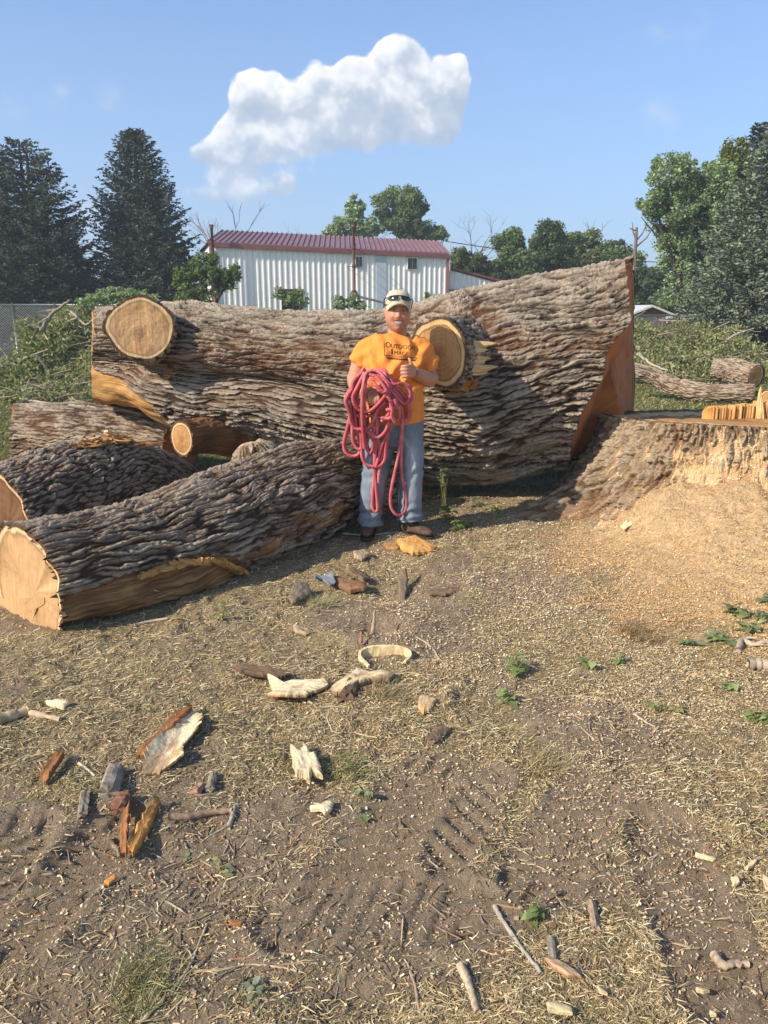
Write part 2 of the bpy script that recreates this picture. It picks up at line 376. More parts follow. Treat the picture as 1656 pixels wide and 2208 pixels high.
def col_mat(name, rough=0.85, spec=0.2, trans=0.0, nscale=0.0, nvar=0.3, bmp=0.0):
    """colour from the mesh's own 'col' attribute (each leaf, blade or chip has its own pigment)"""
    m, nt, b = new_mat(name, rough, spec)
    c = attr(nt, 'col').outputs['Color']
    if nscale:
        g = nd(nt, 'ShaderNodeNewGeometry')
        n = nd(nt, 'ShaderNodeTexNoise', {'Vector': g.outputs['Position'], 'Scale': nscale, 'Detail': 6.0, 'Roughness': 0.6}).outputs[0]
        c = nd(nt, 'ShaderNodeHueSaturation', {'Value': mth(nt, 'ADD', 1 - nvar, mth(nt, 'MULTIPLY', n, 2 * nvar)), 'Color': c}).outputs[0]
        if bmp: bump(nt, b, n, bmp, 0.01)
    nt.links.new(c, b.inputs['Base Color'])
    if trans:
        t = nd(nt, 'ShaderNodeBsdfTranslucent', {'Color': mixc(nt, 1.0, c, (1.25, 1.35, 0.6), 'MULTIPLY')})
        mx = nd(nt, 'ShaderNodeMixShader', {0: trans, 1: b.outputs[0], 2: t.outputs[0]})
        nt.links.new(mx.outputs[0], nt.nodes['Material Output'].inputs[0])
    return m

M = {}
M['bark'] = bark_mat('cottonwood_bark', (0.40, 0.34, 0.27), (0.19, 0.148, 0.112), (0.052, 0.036, 0.026), stain_amt=0.36)
M['bark_dark'] = bark_mat('dark_bark', (0.42, 0.345, 0.26), (0.21, 0.16, 0.115), (0.055, 0.038, 0.026), stain=(0.22, 0.11, 0.05), stain_amt=0.35)
M['bark_pale'] = bark_mat('pale_bark', (0.44, 0.37, 0.28), (0.26, 0.20, 0.14), (0.10, 0.07, 0.045), stain_amt=0.25)
M['cut_pale'] = cut_mat('fresh_cut_pale', (0.34, 0.20, 0.10), (0.54, 0.345, 0.175), (0.68, 0.50, 0.27), rings=60, sapw=0.84, blot=0.25)
M['cut_orange'] = cut_mat('fresh_cut_orange', (0.33, 0.165, 0.065), (0.50, 0.28, 0.11), (0.68, 0.47, 0.22), rings=50, sapw=0.80)
M['cut_brown'] = cut_mat('oxidised_cut_brown', (0.24, 0.085, 0.025), (0.43, 0.165, 0.048), (0.58, 0.31, 0.115), rings=40, stripe=0.2, sapw=0.93)
M['cut_end'] = cut_mat('sawn_log_end', (0.50, 0.32, 0.16), (0.52, 0.33, 0.165), (0.64, 0.47, 0.26), rings=34, stripe=0.12, sapw=0.86, blot=0.35)
M['cut_shaded'] = cut_mat('shade_painted_cut', (0.10, 0.05, 0.025), (0.17, 0.085, 0.04), (0.58, 0.40, 0.22), rings=40, stripe=0.2, sapw=0.86)  # heart darkened: shade on the log end is painted into the wood colour
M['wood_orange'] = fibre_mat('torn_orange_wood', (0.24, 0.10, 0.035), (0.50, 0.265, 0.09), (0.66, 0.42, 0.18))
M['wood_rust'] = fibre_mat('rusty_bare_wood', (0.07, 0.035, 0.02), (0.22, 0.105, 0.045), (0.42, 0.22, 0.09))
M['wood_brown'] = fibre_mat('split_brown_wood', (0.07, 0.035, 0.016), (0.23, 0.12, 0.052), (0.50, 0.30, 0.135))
M['wood_pale'] = fibre_mat('split_pale_wood', (0.46, 0.27, 0.10), (0.72, 0.50, 0.24), (0.84, 0.66, 0.38))
M['leaf'] = col_mat('leaves', 0.55, 0.35, trans=0.38)
M['needle'] = col_mat('needles', 0.7, 0.2, trans=0.08)
M['blade'] = col_mat('grass_blades', 0.75, 0.2, trans=0.2)
M['chip'] = col_mat('wood_chips', 0.85, 0.15)
M['debris'] = col_mat('debris_wood', 0.9, 0.12, nscale=38.0, nvar=0.45, bmp=0.6)
M['twig'] = col_mat('twigs', 0.9, 0.12, nscale=60.0, nvar=0.3)
M['trunkwood'] = plain('tree_trunk_bark', (0.075, 0.058, 0.045), 0.95, 0.1, var=0.4, scale=4.0)
M['deadwood'] = plain('bare_branches', (0.16, 0.13, 0.11), 0.9, 0.1, var=0.3, scale=2.0)

def ground_mat():
    m, nt, b = new_mat('yard_ground', 0.95, 0.1)
    g = nd(nt, 'ShaderNodeNewGeometry').outputs['Position']
    n_s = nd(nt, 'ShaderNodeTexNoise', {'Vector': g, 'Scale': 26.0, 'Detail': 9.0, 'Roughness': 0.68}).outputs[0]
    n_m = nd(nt, 'ShaderNodeTexNoise', {'Vector': g, 'Scale': 4.0, 'Detail': 7.0, 'Roughness': 0.6}).outputs[0]
    n_f = nd(nt, 'ShaderNodeTexNoise', {'Vector': g, 'Scale': 150.0, 'Detail': 5.0, 'Roughness': 0.7}).outputs[0]
    soil = ramp(nt, mth(nt, 'ADD', mth(nt, 'MULTIPLY', n_s, 0.6), mth(nt, 'MULTIPLY', n_f, 0.4)), [(0.3, (0.165, 0.122, 0.082)), (0.5, (0.31, 0.235, 0.158)), (0.72, (0.45, 0.36, 0.25))])
    thatch = ramp(nt, n_f, [(0.3, (0.18, 0.135, 0.075)), (0.5, (0.35, 0.27, 0.155)), (0.7, (0.52, 0.425, 0.26))])
    dust = ramp(nt, mth(nt, 'ADD', mth(nt, 'MULTIPLY', n_s, 0.45), mth(nt, 'MULTIPLY', n_f, 0.55)), [(0.32, (0.44, 0.27, 0.13)), (0.5, (0.67, 0.47, 0.26)), (0.66, (0.82, 0.66, 0.43))])
    lawn = ramp(nt, mth(nt, 'ADD', mth(nt, 'MULTIPLY', n_m, 0.6), mth(nt, 'MULTIPLY', n_f, 0.4)), [(0.35, (0.085, 0.105, 0.03)), (0.55, (0.165, 0.17, 0.06)), (0.7, (0.27, 0.24, 0.11))])
    def mask(name, k=0.9):
        a = attr(nt, name).outputs['Fac']
        return mth(nt, 'MULTIPLY', mth(nt, 'SUBTRACT', mth(nt, 'ADD', a, mth(nt, 'MULTIPLY', mth(nt, 'SUBTRACT', n_s, 0.5), k)), 0.3), 2.2, clamp=True)
    c = mixc(nt, mask('thatch'), soil, thatch)
    c = mixc(nt, mask('lawn', 0.6), c, lawn)
    c = mixc(nt, mask('dust'), c, dust)
    nt.links.new(c, b.inputs['Base Color'])
    bump(nt, b, mth(nt, 'ADD', n_s, mth(nt, 'MULTIPLY', n_f, 0.6)), 0.9, 0.03)
    return m
M['ground'] = ground_mat()
# ------------------------------------------------------------------ ground
def seg_dist(X, Y, a, b):
    a = np.array(a[:2]); b = np.array(b[:2]); d = b - a; L2 = d @ d
    t = np.clip(((X - a[0]) * d[0] + (Y - a[1]) * d[1]) / L2, 0, 1)
    L = math.sqrt(L2); nx, ny = -d[1] / L, d[0] / L
    return np.hypot(X - a[0] - t * d[0], Y - a[1] - t * d[1]), t * L, (X - a[0]) * nx + (Y - a[1]) * ny
STC = np.array((2.95, 6.45))               # stump centre
TRACKS = [  # centre line from, to (photo pixels), half width, cleat pitch, depth, skew
    (gp(930, 1670), gp(745, 1930), 0.125, 0.066, 0.017, 0.9), (gp(1060, 1680), gp(955, 1860), 0.075, 0.08, 0.014, -0.6),
    (gp(1270, 1720), gp(1160, 1900), 0.12, 0.07, 0.012, 0.8), (gp(640, 1990), gp(980, 1960), 0.13, 0.07, 0.013, -0.5),
    (gp(250, 1800), gp(20, 2040), 0.11, 0.07, 0.017, 0.7), (gp(40, 1800), gp(-60, 1960), 0.12, 0.075, 0.016, 0.8),
    (gp(1420, 1800), gp(1560, 2150), 0.12, 0.085, 0.012, 0.6)]
def bumps(X, Y):
    near = sstep(16, 9, Y)
    z = 0.030 * fbm(X * 0.9, Y * 0.9, 3, 3) + near * (0.024 * fbm(X * 3.1, Y * 3.1, 8, 3) + 0.018 * fbm(X * 9, Y * 9, 21, 4))
    clod = np.maximum(0, fbm(X * 15, Y * 15, 41, 3)) * sstep(0.0, 0.45, fbm(X * 1.3, Y * 1.3, 50, 3) + 0.05)
    return z + near * 0.030 * clod
def pile(X, Y):
    d = np.hypot(X - STC[0], (Y - STC[1]) * 0.92)
    ang = np.arctan2(Y - STC[1], X - STC[0])
    p = np.exp(-(np.maximum(0, d - 1.25) / 0.66) ** 2) * (0.42 + 0.30 * sstep(2.0, 2.9, X) + .10 * fbm(X * 2.3, Y * 2.3, 15, 3)) + (d < 1.15) * 0.0
    w = sstep(-0.05, -0.7, Y - STC[1]) * (0.75 + 0.45 * fbm(ang * 2.2, ang * 0 + 3, 5, 3))
    z = p * w * sstep(-1.25, -0.55, (X - STC[0]) * 0.9 + 0.15)
    # the knoll under the arriving roots
    z = z + 0.05 * np.exp(-((X - 2.55) / 0.75) ** 2 - ((Y - 4.55) / 0.40) ** 2)
    return z
def gh(X, Y, detail=True):
    X = np.asarray(X, float); Y = np.asarray(Y, float)
    z = bumps(X, Y) + pile(X, Y)
    for (a, b, hw, pitch, dep, skew) in TRACKS:
        d, al, cr = seg_dist(X, Y, a, b)
        m = sstep(hw * 1.15, hw * 0.75, d)
        cl = 0.5 + 0.5 * np.sin((al + skew * cr) / pitch * 2 * np.pi + 0.7 * fbm(X * 4, Y * 4, 4, 2))
        ridge = np.exp(-((d - hw * 1.15) / (0.3 * hw)) ** 2)
        z = z * (1 - .75 * m) + m * dep * (sstep(0.30, 0.62, cl) * 1.0 - 0.9) * (.55 + .6 * vn(X * 3, Y * 3, 61)) + ridge * dep * 0.8 * (0.3 + vn(X * 8, Y * 8, 66))
    hx, hy, _ = gp(815, 1362)
    d = np.hypot(X - hx, (Y - hy) * 1.2)
    z = z - 0.085 * np.exp(-(d / 0.105) ** 2) + 0.03 * np.exp(-((d - 0.22) / 0.09) ** 2)
    hx, hy, _ = gp(880, 1270)
    z = z + 0.05 * np.exp(-(np.hypot(X - hx - .35, Y - hy) / 0.22) ** 2) - 0.05 * np.exp(-(np.hypot(X - hx + 0.12, (Y - hy)) / 0.2) ** 2)
    hx, hy, _ = gp(1270, 1560)
    z = z + 0.05 * np.exp(-(np.hypot((X - hx) * .7, Y - hy) / 0.15) ** 2) * (1 + fbm(X * 7, Y * 7, 70, 3))
    return z
def masks(X, Y):
    n1 = fbm(X * 1.1 + 5, Y * 1.1, 101, 4); n2 = fbm(X * 3.7, Y * 3.7, 111, 4)
    du = np.exp(-(np.maximum(0, 2.35 - X) / 1.05) ** 2) * np.exp(-(np.maximum(0, 4.15 - Y) / 0.62) ** 2) * sstep(6.6, 5.6, Y + 0.45 * (2.2 - X))
    du = np.maximum(du, 0.42 * np.exp(-(np.maximum(0, 1.7 - X) / 0.8) ** 2) * np.exp(-(np.maximum(0, 3.6 - Y) / 0.7) ** 2) * sstep(6.2, 5.4, Y))
    dust = np.clip(1.25 * du + 0.22 * n2 * sstep(0.05, 0.4, du) + 0.08 * n1, 0, 1)
    lawn = np.maximum(sstep(6.9, 8.2, Y + 0.5 * n1), sstep(-2.2, -3.2, X) * sstep(5.6, 6.6, Y))
    bare = sstep(-0.12, 0.5, n1 * 1.1 + 0.75 * n2 + 0.62 * np.exp(-((X + 0.75) / 0.8) ** 2 - ((Y - 1.95) / 0.7) ** 2)
                 + 0.55 * np.exp(-((X - 0.25) / 0.8) ** 2 - ((Y - 2.1) / 0.6) ** 2)
                 + 0.35 * np.exp(-((X - 0.35) / 0.5) ** 2 - ((Y - 4.2) / 0.4) ** 2) - 0.12)
    for (a, b, hw, *_r) in TRACKS:
        d, _a, _c = seg_dist(X, Y, a, b)
        bare = np.maximum(bare, 0.85 * sstep(hw * 1.5, hw * 0.9, d))
    thatch = np.clip(0.85 - 0.75 * bare + 0.15 * n2, 0, 1)
    return dust, lawn, thatch, bare
def build_ground():
    def axis(dense, far):
        return np.unique(np.round(np.concatenate((dense, far)), 4))
    xs = axis(np.concatenate((np.arange(-3.2, -1.4, 0.0125), np.arange(-1.4, 1.4, 0.0085), np.arange(1.4, 3.6, 0.0125))), np.concatenate((-3.2 - np.geomspace(0.02, 900, 70), 3.6 + np.geomspace(0.02, 900, 70))))
    y = [1.15]
    while y[-1] < 9.5: y.append(y[-1] + 0.0036 * y[-1] * max(1, y[-1] / 4.5))
    ys = axis(np.array(y), np.concatenate((9.5 + np.geomspace(0.08, 1800, 90), np.array([-60, -12, -3, 0, 0.7, 1.0]))))
    X, Y = np.meshgrid(xs, ys, indexing='ij')
    Z = gh(X, Y)
    du, la, th, _ = masks(X, Y)
    o = mesh_np('ground', np.stack((X, Y, Z), -1).reshape(-1, 3), grid_faces(len(xs), len(ys))[:, ::1], M['ground'],
                fl={'dust': du, 'lawn': la, 'thatch': th})
    o['kind'] = 'structure'
    return o
build_ground()

# ------------------------------------------------------------------ loose cover: dry blades, wood chips, lawn
def sample_ground(n, ymin, ymax, power, xpad=1.06):
    u = rng.random(n); k = 1 - power
    Y = (ymin ** k + u * (ymax ** k - ymin ** k)) ** (1 / k)
    X = (rng.random(n) * 2 - 1) * (0.56 * Y + 0.95)
    return X, Y
def blades(X, Y, L, W, lift, cols, bend=0.35):
    n = len(X); a = rng.random(n) * 2 * np.pi
    Z = gh(X, Y)
    dx, dy = np.cos(a), np.sin(a)
    li = np.clip(lift, 0, 1.4)
    V = np.zeros((n, 6, 3)); t = np.array((0, 0.5, 1.0)); wk = np.array((1.0, 0.8, 0.12))
    curl = (rng.random(n) - 0.5) * 0.9
    for k in range(3):
        s = t[k] * L
        ca = a + curl * t[k]
        hx = X + s * np.cos(li) * np.cos(ca); hy = Y + s * np.cos(li) * np.sin(ca)
        hz = Z + 0.003 + s * np.sin(li) * (1 - bend * t[k]) + (gh_cheap(hx, hy) - gh_cheap(X, Y)) * (1 - np.sin(li))
        for q, sg in ((0, -1), (1, 1)):
            V[:, 2 * k + q, 0] = hx - sg * dy * W * wk[k] * 0.5
            V[:, 2 * k + q, 1] = hy + sg * dx * W * wk[k] * 0.5
            V[:, 2 * k + q, 2] = hz + sg * W * 0.15
    F = (np.arange(n)[:, None, None] * 6 + np.array([[0, 1, 3, 2], [2, 3, 5, 4]])[None]).reshape(-1, 4)
    return V.reshape(-1, 3), F, np.repeat(cols, 6, axis=0)
def gh_cheap(X, Y): return bumps(X, Y) + pile(X, Y)
def palette(n, cols, var=0.22):
    c = np.array(cols)[rng.integers(0, len(cols), n)]
    return np.clip(c * (1 + var * rng.standard_normal((n, 1))), 0.01, 0.95)
def scatter():
    X, Y = sample_ground(500000, 1.2, 7.4, 1.55)
    du, la, th, bare = masks(X, Y)
    n2 = fbm(X * 5, Y * 5, 202, 3)
    tm = np.zeros(len(X))
    for (a_, b_, hw_, *_q) in TRACKS: tm = np.maximum(tm, sstep(hw_ * 1.3, hw_ * .9, seg_dist(X, Y, a_, b_)[0]))
    keep = rng.random(len(X)) < np.clip(th * 0.85 + 0.55 * n2 - 0.10, 0.07, 1) * (1 - .8 * tm) * (1 - 0.85 * sstep(0.3, 0.8, du))
    X, Y = X[keep], Y[keep]; n = len(X)
    green = (rng.random(n) < 0.03 + 0.28 * sstep(0.2, 0.55, fbm(X * 1.9, Y * 1.9, 303, 3)))
    col = palette(n, [(0.63, 0.515, 0.30), (0.53, 0.41, 0.225), (0.70, 0.61, 0.40), (0.39, 0.29, 0.16), (0.46, 0.335, 0.18), (0.23, 0.165, 0.095)])
    col[green] = palette(green.sum(), [(0.13, 0.15, 0.05), (0.19, 0.19, 0.075), (0.24, 0.22, 0.10)])
    L = (0.010 + 0.034 * rng.random(n) ** 1.7) * (0.85 + 0.10 * Y); W = rng.uniform(0.0014, 0.0032, n) * (0.8 + 0.18 * Y)
    lift = np.abs(rng.normal(0.12, 0.28, n))
    V, F, C = blades(X, Y, L, W, lift, col)
    tag(mesh_np('dry_grass', V, F, M['blade'], col=C), 'flattened dry straw coloured grass covering the churned yard soil', 'dry grass', kind='stuff')
    # chips and coarse sawdust
    X, Y = sample_ground(900000, 1.2, 6.6, 1.15)
    du, la, th, bare = masks(X, Y)
    right = sstep(-1.2, 1.2, X) * sstep(1.7, 3.6, Y + 0.3 * X)
    keep = rng.random(len(X)) < np.clip(0.028 + 0.42 * right * (0.6 + fbm(X * 2.5, Y * 2.5, 77, 3)) + 0.75 * du, 0, 0.9)
    X, Y, du = X[keep], Y[keep], du[keep]; n = len(X)
    a = rng.random(n) * 2 * np.pi; L = (0.0028 + 0.0075 * rng.random(n) ** 2) * (0.75 + 0.10 * Y); W = L * rng.uniform(0.3, 0.7, n)
    big = rng.random(n) < 0.03; L[big] *= 1.7
    Z = gh(X, Y) + 0.002 + rng.random(n) * 0.006
    t1 = rng.normal(0, 0.35, n); t2 = rng.normal(0, 0.35, n)
    V = np.zeros((n, 8, 3))
    for k, (p, q) in enumerate(((-1, -1), (1, -.7), (.8, 1), (-.9, .8))):
        lx = p * L / 2; wy = q * W / 2
        for m in (0, 1):
            V[:, k + 4 * m, 0] = X + np.cos(a) * lx - np.sin(a) * wy
            V[:, k + 4 * m, 1] = Y + np.sin(a) * lx + np.cos(a) * wy
            V[:, k + 4 * m, 2] = Z + lx * t1 + wy * t2 + m * np.maximum(0.0008, W * 0.16)
    Fb = np.array([[4, 5, 6, 7], [0, 1, 5, 4], [1, 2, 6, 5], [2, 3, 7, 6], [3, 0, 4, 7]])
    F = (np.arange(n)[:, None, None] * 8 + Fb[None]).reshape(-1, 4)
    pale = palette(n, [(0.74, 0.58, 0.36), (0.66, 0.46, 0.23), (0.58, 0.42, 0.24), (0.78, 0.66, 0.46), (0.46, 0.31, 0.16)], 0.15)
    oran = palette(n, [(0.66, 0.40, 0.17), (0.74, 0.50, 0.25), (0.52, 0.28, 0.10), (0.78, 0.58, 0.32)], 0.15)
    C = np.where((du > 0.35)[:, None], oran, pale)
    tag(mesh_np('wood_chips', V.reshape(-1, 3), F, M['chip'], col=np.repeat(C, 8, axis=0), smooth=False), 'pale wood chips and coarse sawdust strewn over the yard', 'wood chips', kind='stuff')
    # crumbs of bark and snapped twiglets trodden into the soil
    n = 14000; X, Y = sample_ground(n, 1.35, 7.0, 1.3); n1 = fbm(X * 1.6, Y * 1.6, 515, 3); k = rng.random(n) < 0.25 + 1.1 * np.clip(n1 + .1, 0, 1); X, Y = X[k], Y[k]; n = len(X)
    a = rng.random(n) * 2 * np.pi; tw = rng.random(n) < 0.45
    L = np.where(tw, rng.uniform(.02, .10, n), rng.uniform(.005, .016, n)); W = np.where(tw, rng.uniform(.0018, .004, n), L * rng.uniform(.35, .8, n)); T_ = np.where(tw, W, W * rng.uniform(.3, .7, n))
    Z = gh(X, Y) - .001; V = np.zeros((n, 8, 3)); t1 = rng.normal(0, .12, n)
    for q, (p, s) in enumerate(((-1, -1), (1, -.7), (.9, .8), (-.85, 1))):
        jx = 1 + .25 * rng.standard_normal(n)
        for m in (0, 1):
            sc = 1 - .25 * m
            lx, wy = p * L / 2 * sc * np.where(tw, 1, jx), s * W / 2 * sc
            V[:, q + 4 * m] = np.stack((X + np.cos(a) * lx - np.sin(a) * wy, Y + np.sin(a) * lx + np.cos(a) * wy, Z + t1 * lx + m * T_ + .002), -1)
    col = palette(n, [(0.17, 0.12, 0.085), (0.26, 0.20, 0.145), (0.33, 0.19, 0.10), (0.36, 0.28, 0.19), (0.12, 0.085, 0.06), (0.44, 0.36, 0.25)])
    tag(mesh_np('bark_litter', V.reshape(-1, 3), (np.arange(n)[:, None, None] * 8 + Fb[None]).reshape(-1, 4), M['chip'], col=np.repeat(col, 8, axis=0), smooth=False), 'small crumbs of bark and snapped twigs trodden into the soil', 'litter', kind='stuff')
    # green lawn behind the logs
    n = 140000
    Y = 6.6 * (24 / 6.6) ** rng.random(n); X = (rng.random(n) * 2 - 1) * (0.56 * Y + 1.6)
    du, la, th, bare = masks(X, Y)
    k = (la > 0.4) & (np.hypot(X - STC[0], Y - STC[1]) > 1.1); X, Y = X[k], Y[k]; n = len(X)
    pat = fbm(X * 0.7, Y * 0.7, 404, 3)
    col = palette(n, [(0.12, 0.145, 0.045), (0.165, 0.18, 0.06), (0.21, 0.21, 0.085), (0.10, 0.125, 0.04)])
    dry = rng.random(n) < 0.25 + 0.4 * sstep(-.2, .5, pat) * (X > 0)
    col[dry] = palette(dry.sum(), [(0.36, 0.30, 0.15), (0.28, 0.24, 0.11), (0.44, 0.38, 0.22)])
    V, F, C = blades(X, Y, rng.uniform(0.04, 0.10, n), rng.uniform(0.006, 0.013, n) * (Y / 10), rng.uniform(0.3, 1.3, n), col)
    tag(mesh_np('lawn_grass', V, F, M['blade'], col=C), 'short mown green lawn behind the felled logs', 'grass', kind='stuff')
scatter()
# ------------------------------------------------------------------ bark
def bark_h(u, v, seed, lon=0.30, acr=0.062):
    wv = v + 0.050 * fbm(u * 1.9, v * 1.7, seed + 1, 3) + 0.020 * fbm(u * 6, v * 7, seed + 2, 3) + 0.006 * fbm(u * 24, v * 40, seed + 5, 2)
    wu = u + 0.10 * fbm(u * 2.0, v * 6.0, seed + 4, 3) + 0.02 * fbm(u * 18, v * 30, seed + 15, 2)
    # braided ridges: crests of stretched ridged noise, joined and split by a cell pattern
    r1 = np.clip(1.0 - np.abs(fbm(wu / (lon * 1.0), wv / (acr * 1.5), seed + 6, 2, .4)) * 2.7, 0, 1)
    r2 = np.clip(1.0 - np.abs(fbm(wu / (lon * 0.55) + 7, wv / (acr * 0.8), seed + 7, 2, .4)) * 2.6, 0, 1)
    f1, f2, idd, ox, oy = worley(wu / lon, wv / acr, seed, True)
    plate = sstep(0.02, 0.34, f2 - f1)
    tilt = (0.45 * (idd - 0.5) + 0.12) * oy * 1.5
    g1, g2, gid = worley(wu / (lon * 0.26) + 0.5 * fbm(u * 9, v * 20, seed + 8, 2), wv / (acr * 0.55), seed + 9)
    crack = sstep(0.0, 0.20, g2 - g1)
    fine = fbm(u * 34, v * 80, seed + 12, 3)
    h = plate * (0.26 + 0.20 * idd + 0.14 * gid + 0.22 * tilt) + 0.42 * r1 * (0.55 + 0.45 * plate) + 0.26 * r2
    return np.clip(h * (0.70 + 0.30 * crack) + 0.19 * fine, 0, 1.15)

def log_tube(rows, nu, nth, front=(-115, 120), back=50, seed=1, lon=0.3, acr=0.062, amp=0.04, rmul=None, start=None, end=None,
             rag=0.018, seam=0.0, scale=1.0, dent=None, vscale=None):
    """rows: x,y,z, up radius, side radius along the axis. Angle 0 looks to the side of cross(T,Z).
    start/end(V,px,py) -> True where the tube is already outside the cut. Returns a dict with the grid."""
    S = spline(rows, 160); C = S[:, :3]
    T = np.gradient(C, axis=0); T /= np.linalg.norm(T, axis=1)[:, None]
    Fr = np.cross(T, (0, 0, 1.0)); Fr /= np.linalg.norm(Fr, axis=1)[:, None]
    Up = np.cross(Fr, T)
    th = np.radians(np.concatenate((np.linspace(front[0], front[1], nth), np.linspace(front[1], front[0] + 360, back + 2)[1:-1]))) + seam
    al = np.concatenate(([0], np.cumsum(np.linalg.norm(np.diff(C, axis=0), axis=1)))); Ltot = al[-1]; sN = al / Ltot
    def pos(s, thg, sc=1.0):
        """s in 0..1 grid (ns,nth)"""
        g = lambda arr: np.interp(s.ravel(), sN, arr).reshape(s.shape)
        a, b = g(S[:, 3]), g(S[:, 4])
        m = np.ones(s.shape) if rmul is None else rmul(s, thg)
        out = []
        for k in range(3):
            out.append(g(C[:, k]) + sc * m * (b * np.cos(thg) * g(Fr[:, k]) + a * np.sin(thg) * g(Up[:, k])))
        return np.stack(out, -1)
    s0 = np.repeat(np.linspace(0, 1, 260)[:, None], len(th), 1); tg = np.repeat(th[None], 260, 0)
    V0 = pos(s0, tg, scale); px, py = proj(V0)
    sa, sb = np.zeros(len(th)), np.ones(len(th))
    def bisect(fn, lo, hi, end_):
        lo, hi = lo.copy(), hi.copy()
        for _ in range(9):
            mid = (lo + hi) / 2; P_ = pos(mid[None], th[None], scale); x_, y_ = proj(P_); b_ = fn(P_, x_, y_)[0]
            if end_: hi = np.where(b_, mid, hi); lo = np.where(b_, lo, mid)
            else: lo = np.where(b_, mid, lo); hi = np.where(b_, hi, mid)
        return (lo + hi) / 2
    if end is not None:
        B = end(V0, px, py); B[:60] = False
        k = np.argmax(B, 0); sb = np.where(B.any(0), bisect(end, s0[np.maximum(k - 1, 0), 0], s0[k, 0], True), 1.0)
    if start is not None:
        B = start(V0, px, py); B[200:] = False
        k = 259 - np.argmax(B[::-1], 0); sa = np.where(B.any(0), bisect(start, s0[np.minimum(k, 259), 0], s0[np.minimum(k, 258) + 1, 0], False), 0.0)
    def soften(x):
        for _ in range(3): x = (np.roll(x, 1) + 2 * x + np.roll(x, -1)) / 4
        return x
    rn = lambda q: (rag / Ltot) * (fbm(th * 9, th * 0 + q, seed + 30, 3) + 0.7 * fbm(th * 34, th * 0 + q, seed + 31, 2))
    sa = np.clip(soften(sa) + rn(3.0), 0, 1); sb = np.clip(soften(sb) + rn(8.0), 0, 1)
    t = np.linspace(0, 1, nu)[:, None]
    s = sa[None] + (sb - sa)[None] * t; tg = np.repeat(th[None], nu, 0)
    V = pos(s, tg, scale)
    Rm = float(np.mean(S[:, 3:5])) if vscale is None else vscale
    u = s * Ltot; v = tg * Rm
    h = bark_h(u, v, seed, lon, acr)
    if amp:
        nrm = V - np.stack([np.interp(s.ravel(), sN, C[:, k]).reshape(s.shape) for k in range(3)], -1)
        nrm /= np.linalg.norm(nrm, axis=-1)[..., None] + 1e-9
        low = fbm(u * 1.3, v * 1.6, seed + 40, 3)
        d = amp * (h - 0.6) + 0.030 * low * min(1.0, Rm / 0.4)
        if dent is not None: d = d + dent(V, s, tg)
        V = V + nrm * d[..., None]
    return dict(V=V, s=s, th=tg, u=u, v=v, h=h, C=C, T=T, Fr=Fr, Up=Up, sN=sN, L=Ltot)
def build_bark(name, g, mat, parent, keep=None, stain=None):
    V = g['V']; nu, nt_ = V.shape[:2]
    F = grid_faces(nu, nt_, True)
    if keep is not None:
        px, py = proj(V); k = keep(V, px, py, g).ravel()
        F = F[k[F].all(1)]
    st = np.full(V.shape[:2], 0.7) if stain is None else stain(V, *proj(V))
    uv = np.stack((g['u'], g['v']), -1).reshape(-1, 2)
    return mesh_np(name, V.reshape(-1, 3), F, mat, parent, fl={'h': g['h'], 'stain': st}, uv=uv)
def build_cap(name, g, which, mat, parent, pith=(0.0, 0.0), m=46, bulge=0.0, rough=0.010, seed=3):
    rim = g['V'][-1 if which == 'end' else 0]
    i = -1 if which == 'end' else 0
    T, Fr, Up = g['T'][i], g['Fr'][i], g['Up'][i]
    c = rim.mean(0); pc = c + pith[0] * Fr + pith[1] * Up
    t = np.linspace(1, 0.0, m)[:, None, None]; n = len(rim)
    sm = rim.copy()
    for _ in range(70): sm = (np.roll(sm, 1, 0) + 2 * sm + np.roll(sm, -1, 0)) / 4
    k_ = sstep(0.955, 1.0, t)
    V = c + ((sm - c) * (1 - k_) + (rim - c) * k_) * t
    sg = 1 if which == 'end' else -1
    a, b = (V - c) @ Fr, (V - c) @ Up
    V = V + sg * T * (bulge * (1 - t[..., 0] ** 2) + rough * fbm(a * 9, b * 9, seed, 4) * (1 - t[..., 0] ** 8))[..., None]
    # 'rad': 0 at the pith, 1 at the rim, along rays from the pith
    w = (1 - t[..., 0])
    q = np.hypot(a - pith[0] * w, b - pith[1] * w)
    qr = np.hypot((rim - c) @ Fr, (rim - c) @ Up)[None]
    d0 = np.hypot(a - pith[0], b - pith[1]); R0 = np.median(qr)
    rad = np.where(t[..., 0] > 0.6, t[..., 0], 0) ; mixw = sstep(0.45, 0.9, t[..., 0])
    rad = mixw * t[..., 0] + (1 - mixw) * np.clip(d0 / R0, 0, 0.95)
    F = grid_faces(m, n, True)
    if which == 'start': F = F[:, ::-1]
    return mesh_np(name, V.reshape(-1, 3), F, mat, parent, fl={'rad': rad}, uv=np.stack((a - pith[0], b - pith[1]), -1).reshape(-1, 2))
def prow(px, top, bot, Y, bfac=1.0):
    """axis row from a silhouette column of the photograph and a distance"""
    zt = at(px, top, Y)[2]; zb = at(px, bot, Y - 0.35 * (zt - at(px, bot, Y)[2]))[2]
    zb = max(zb, -0.06); c = at(px, (top + bot) / 2, Y); a = (zt - zb) / 2
    return (c[0], Y, (zt + zb) / 2, a, a * bfac)

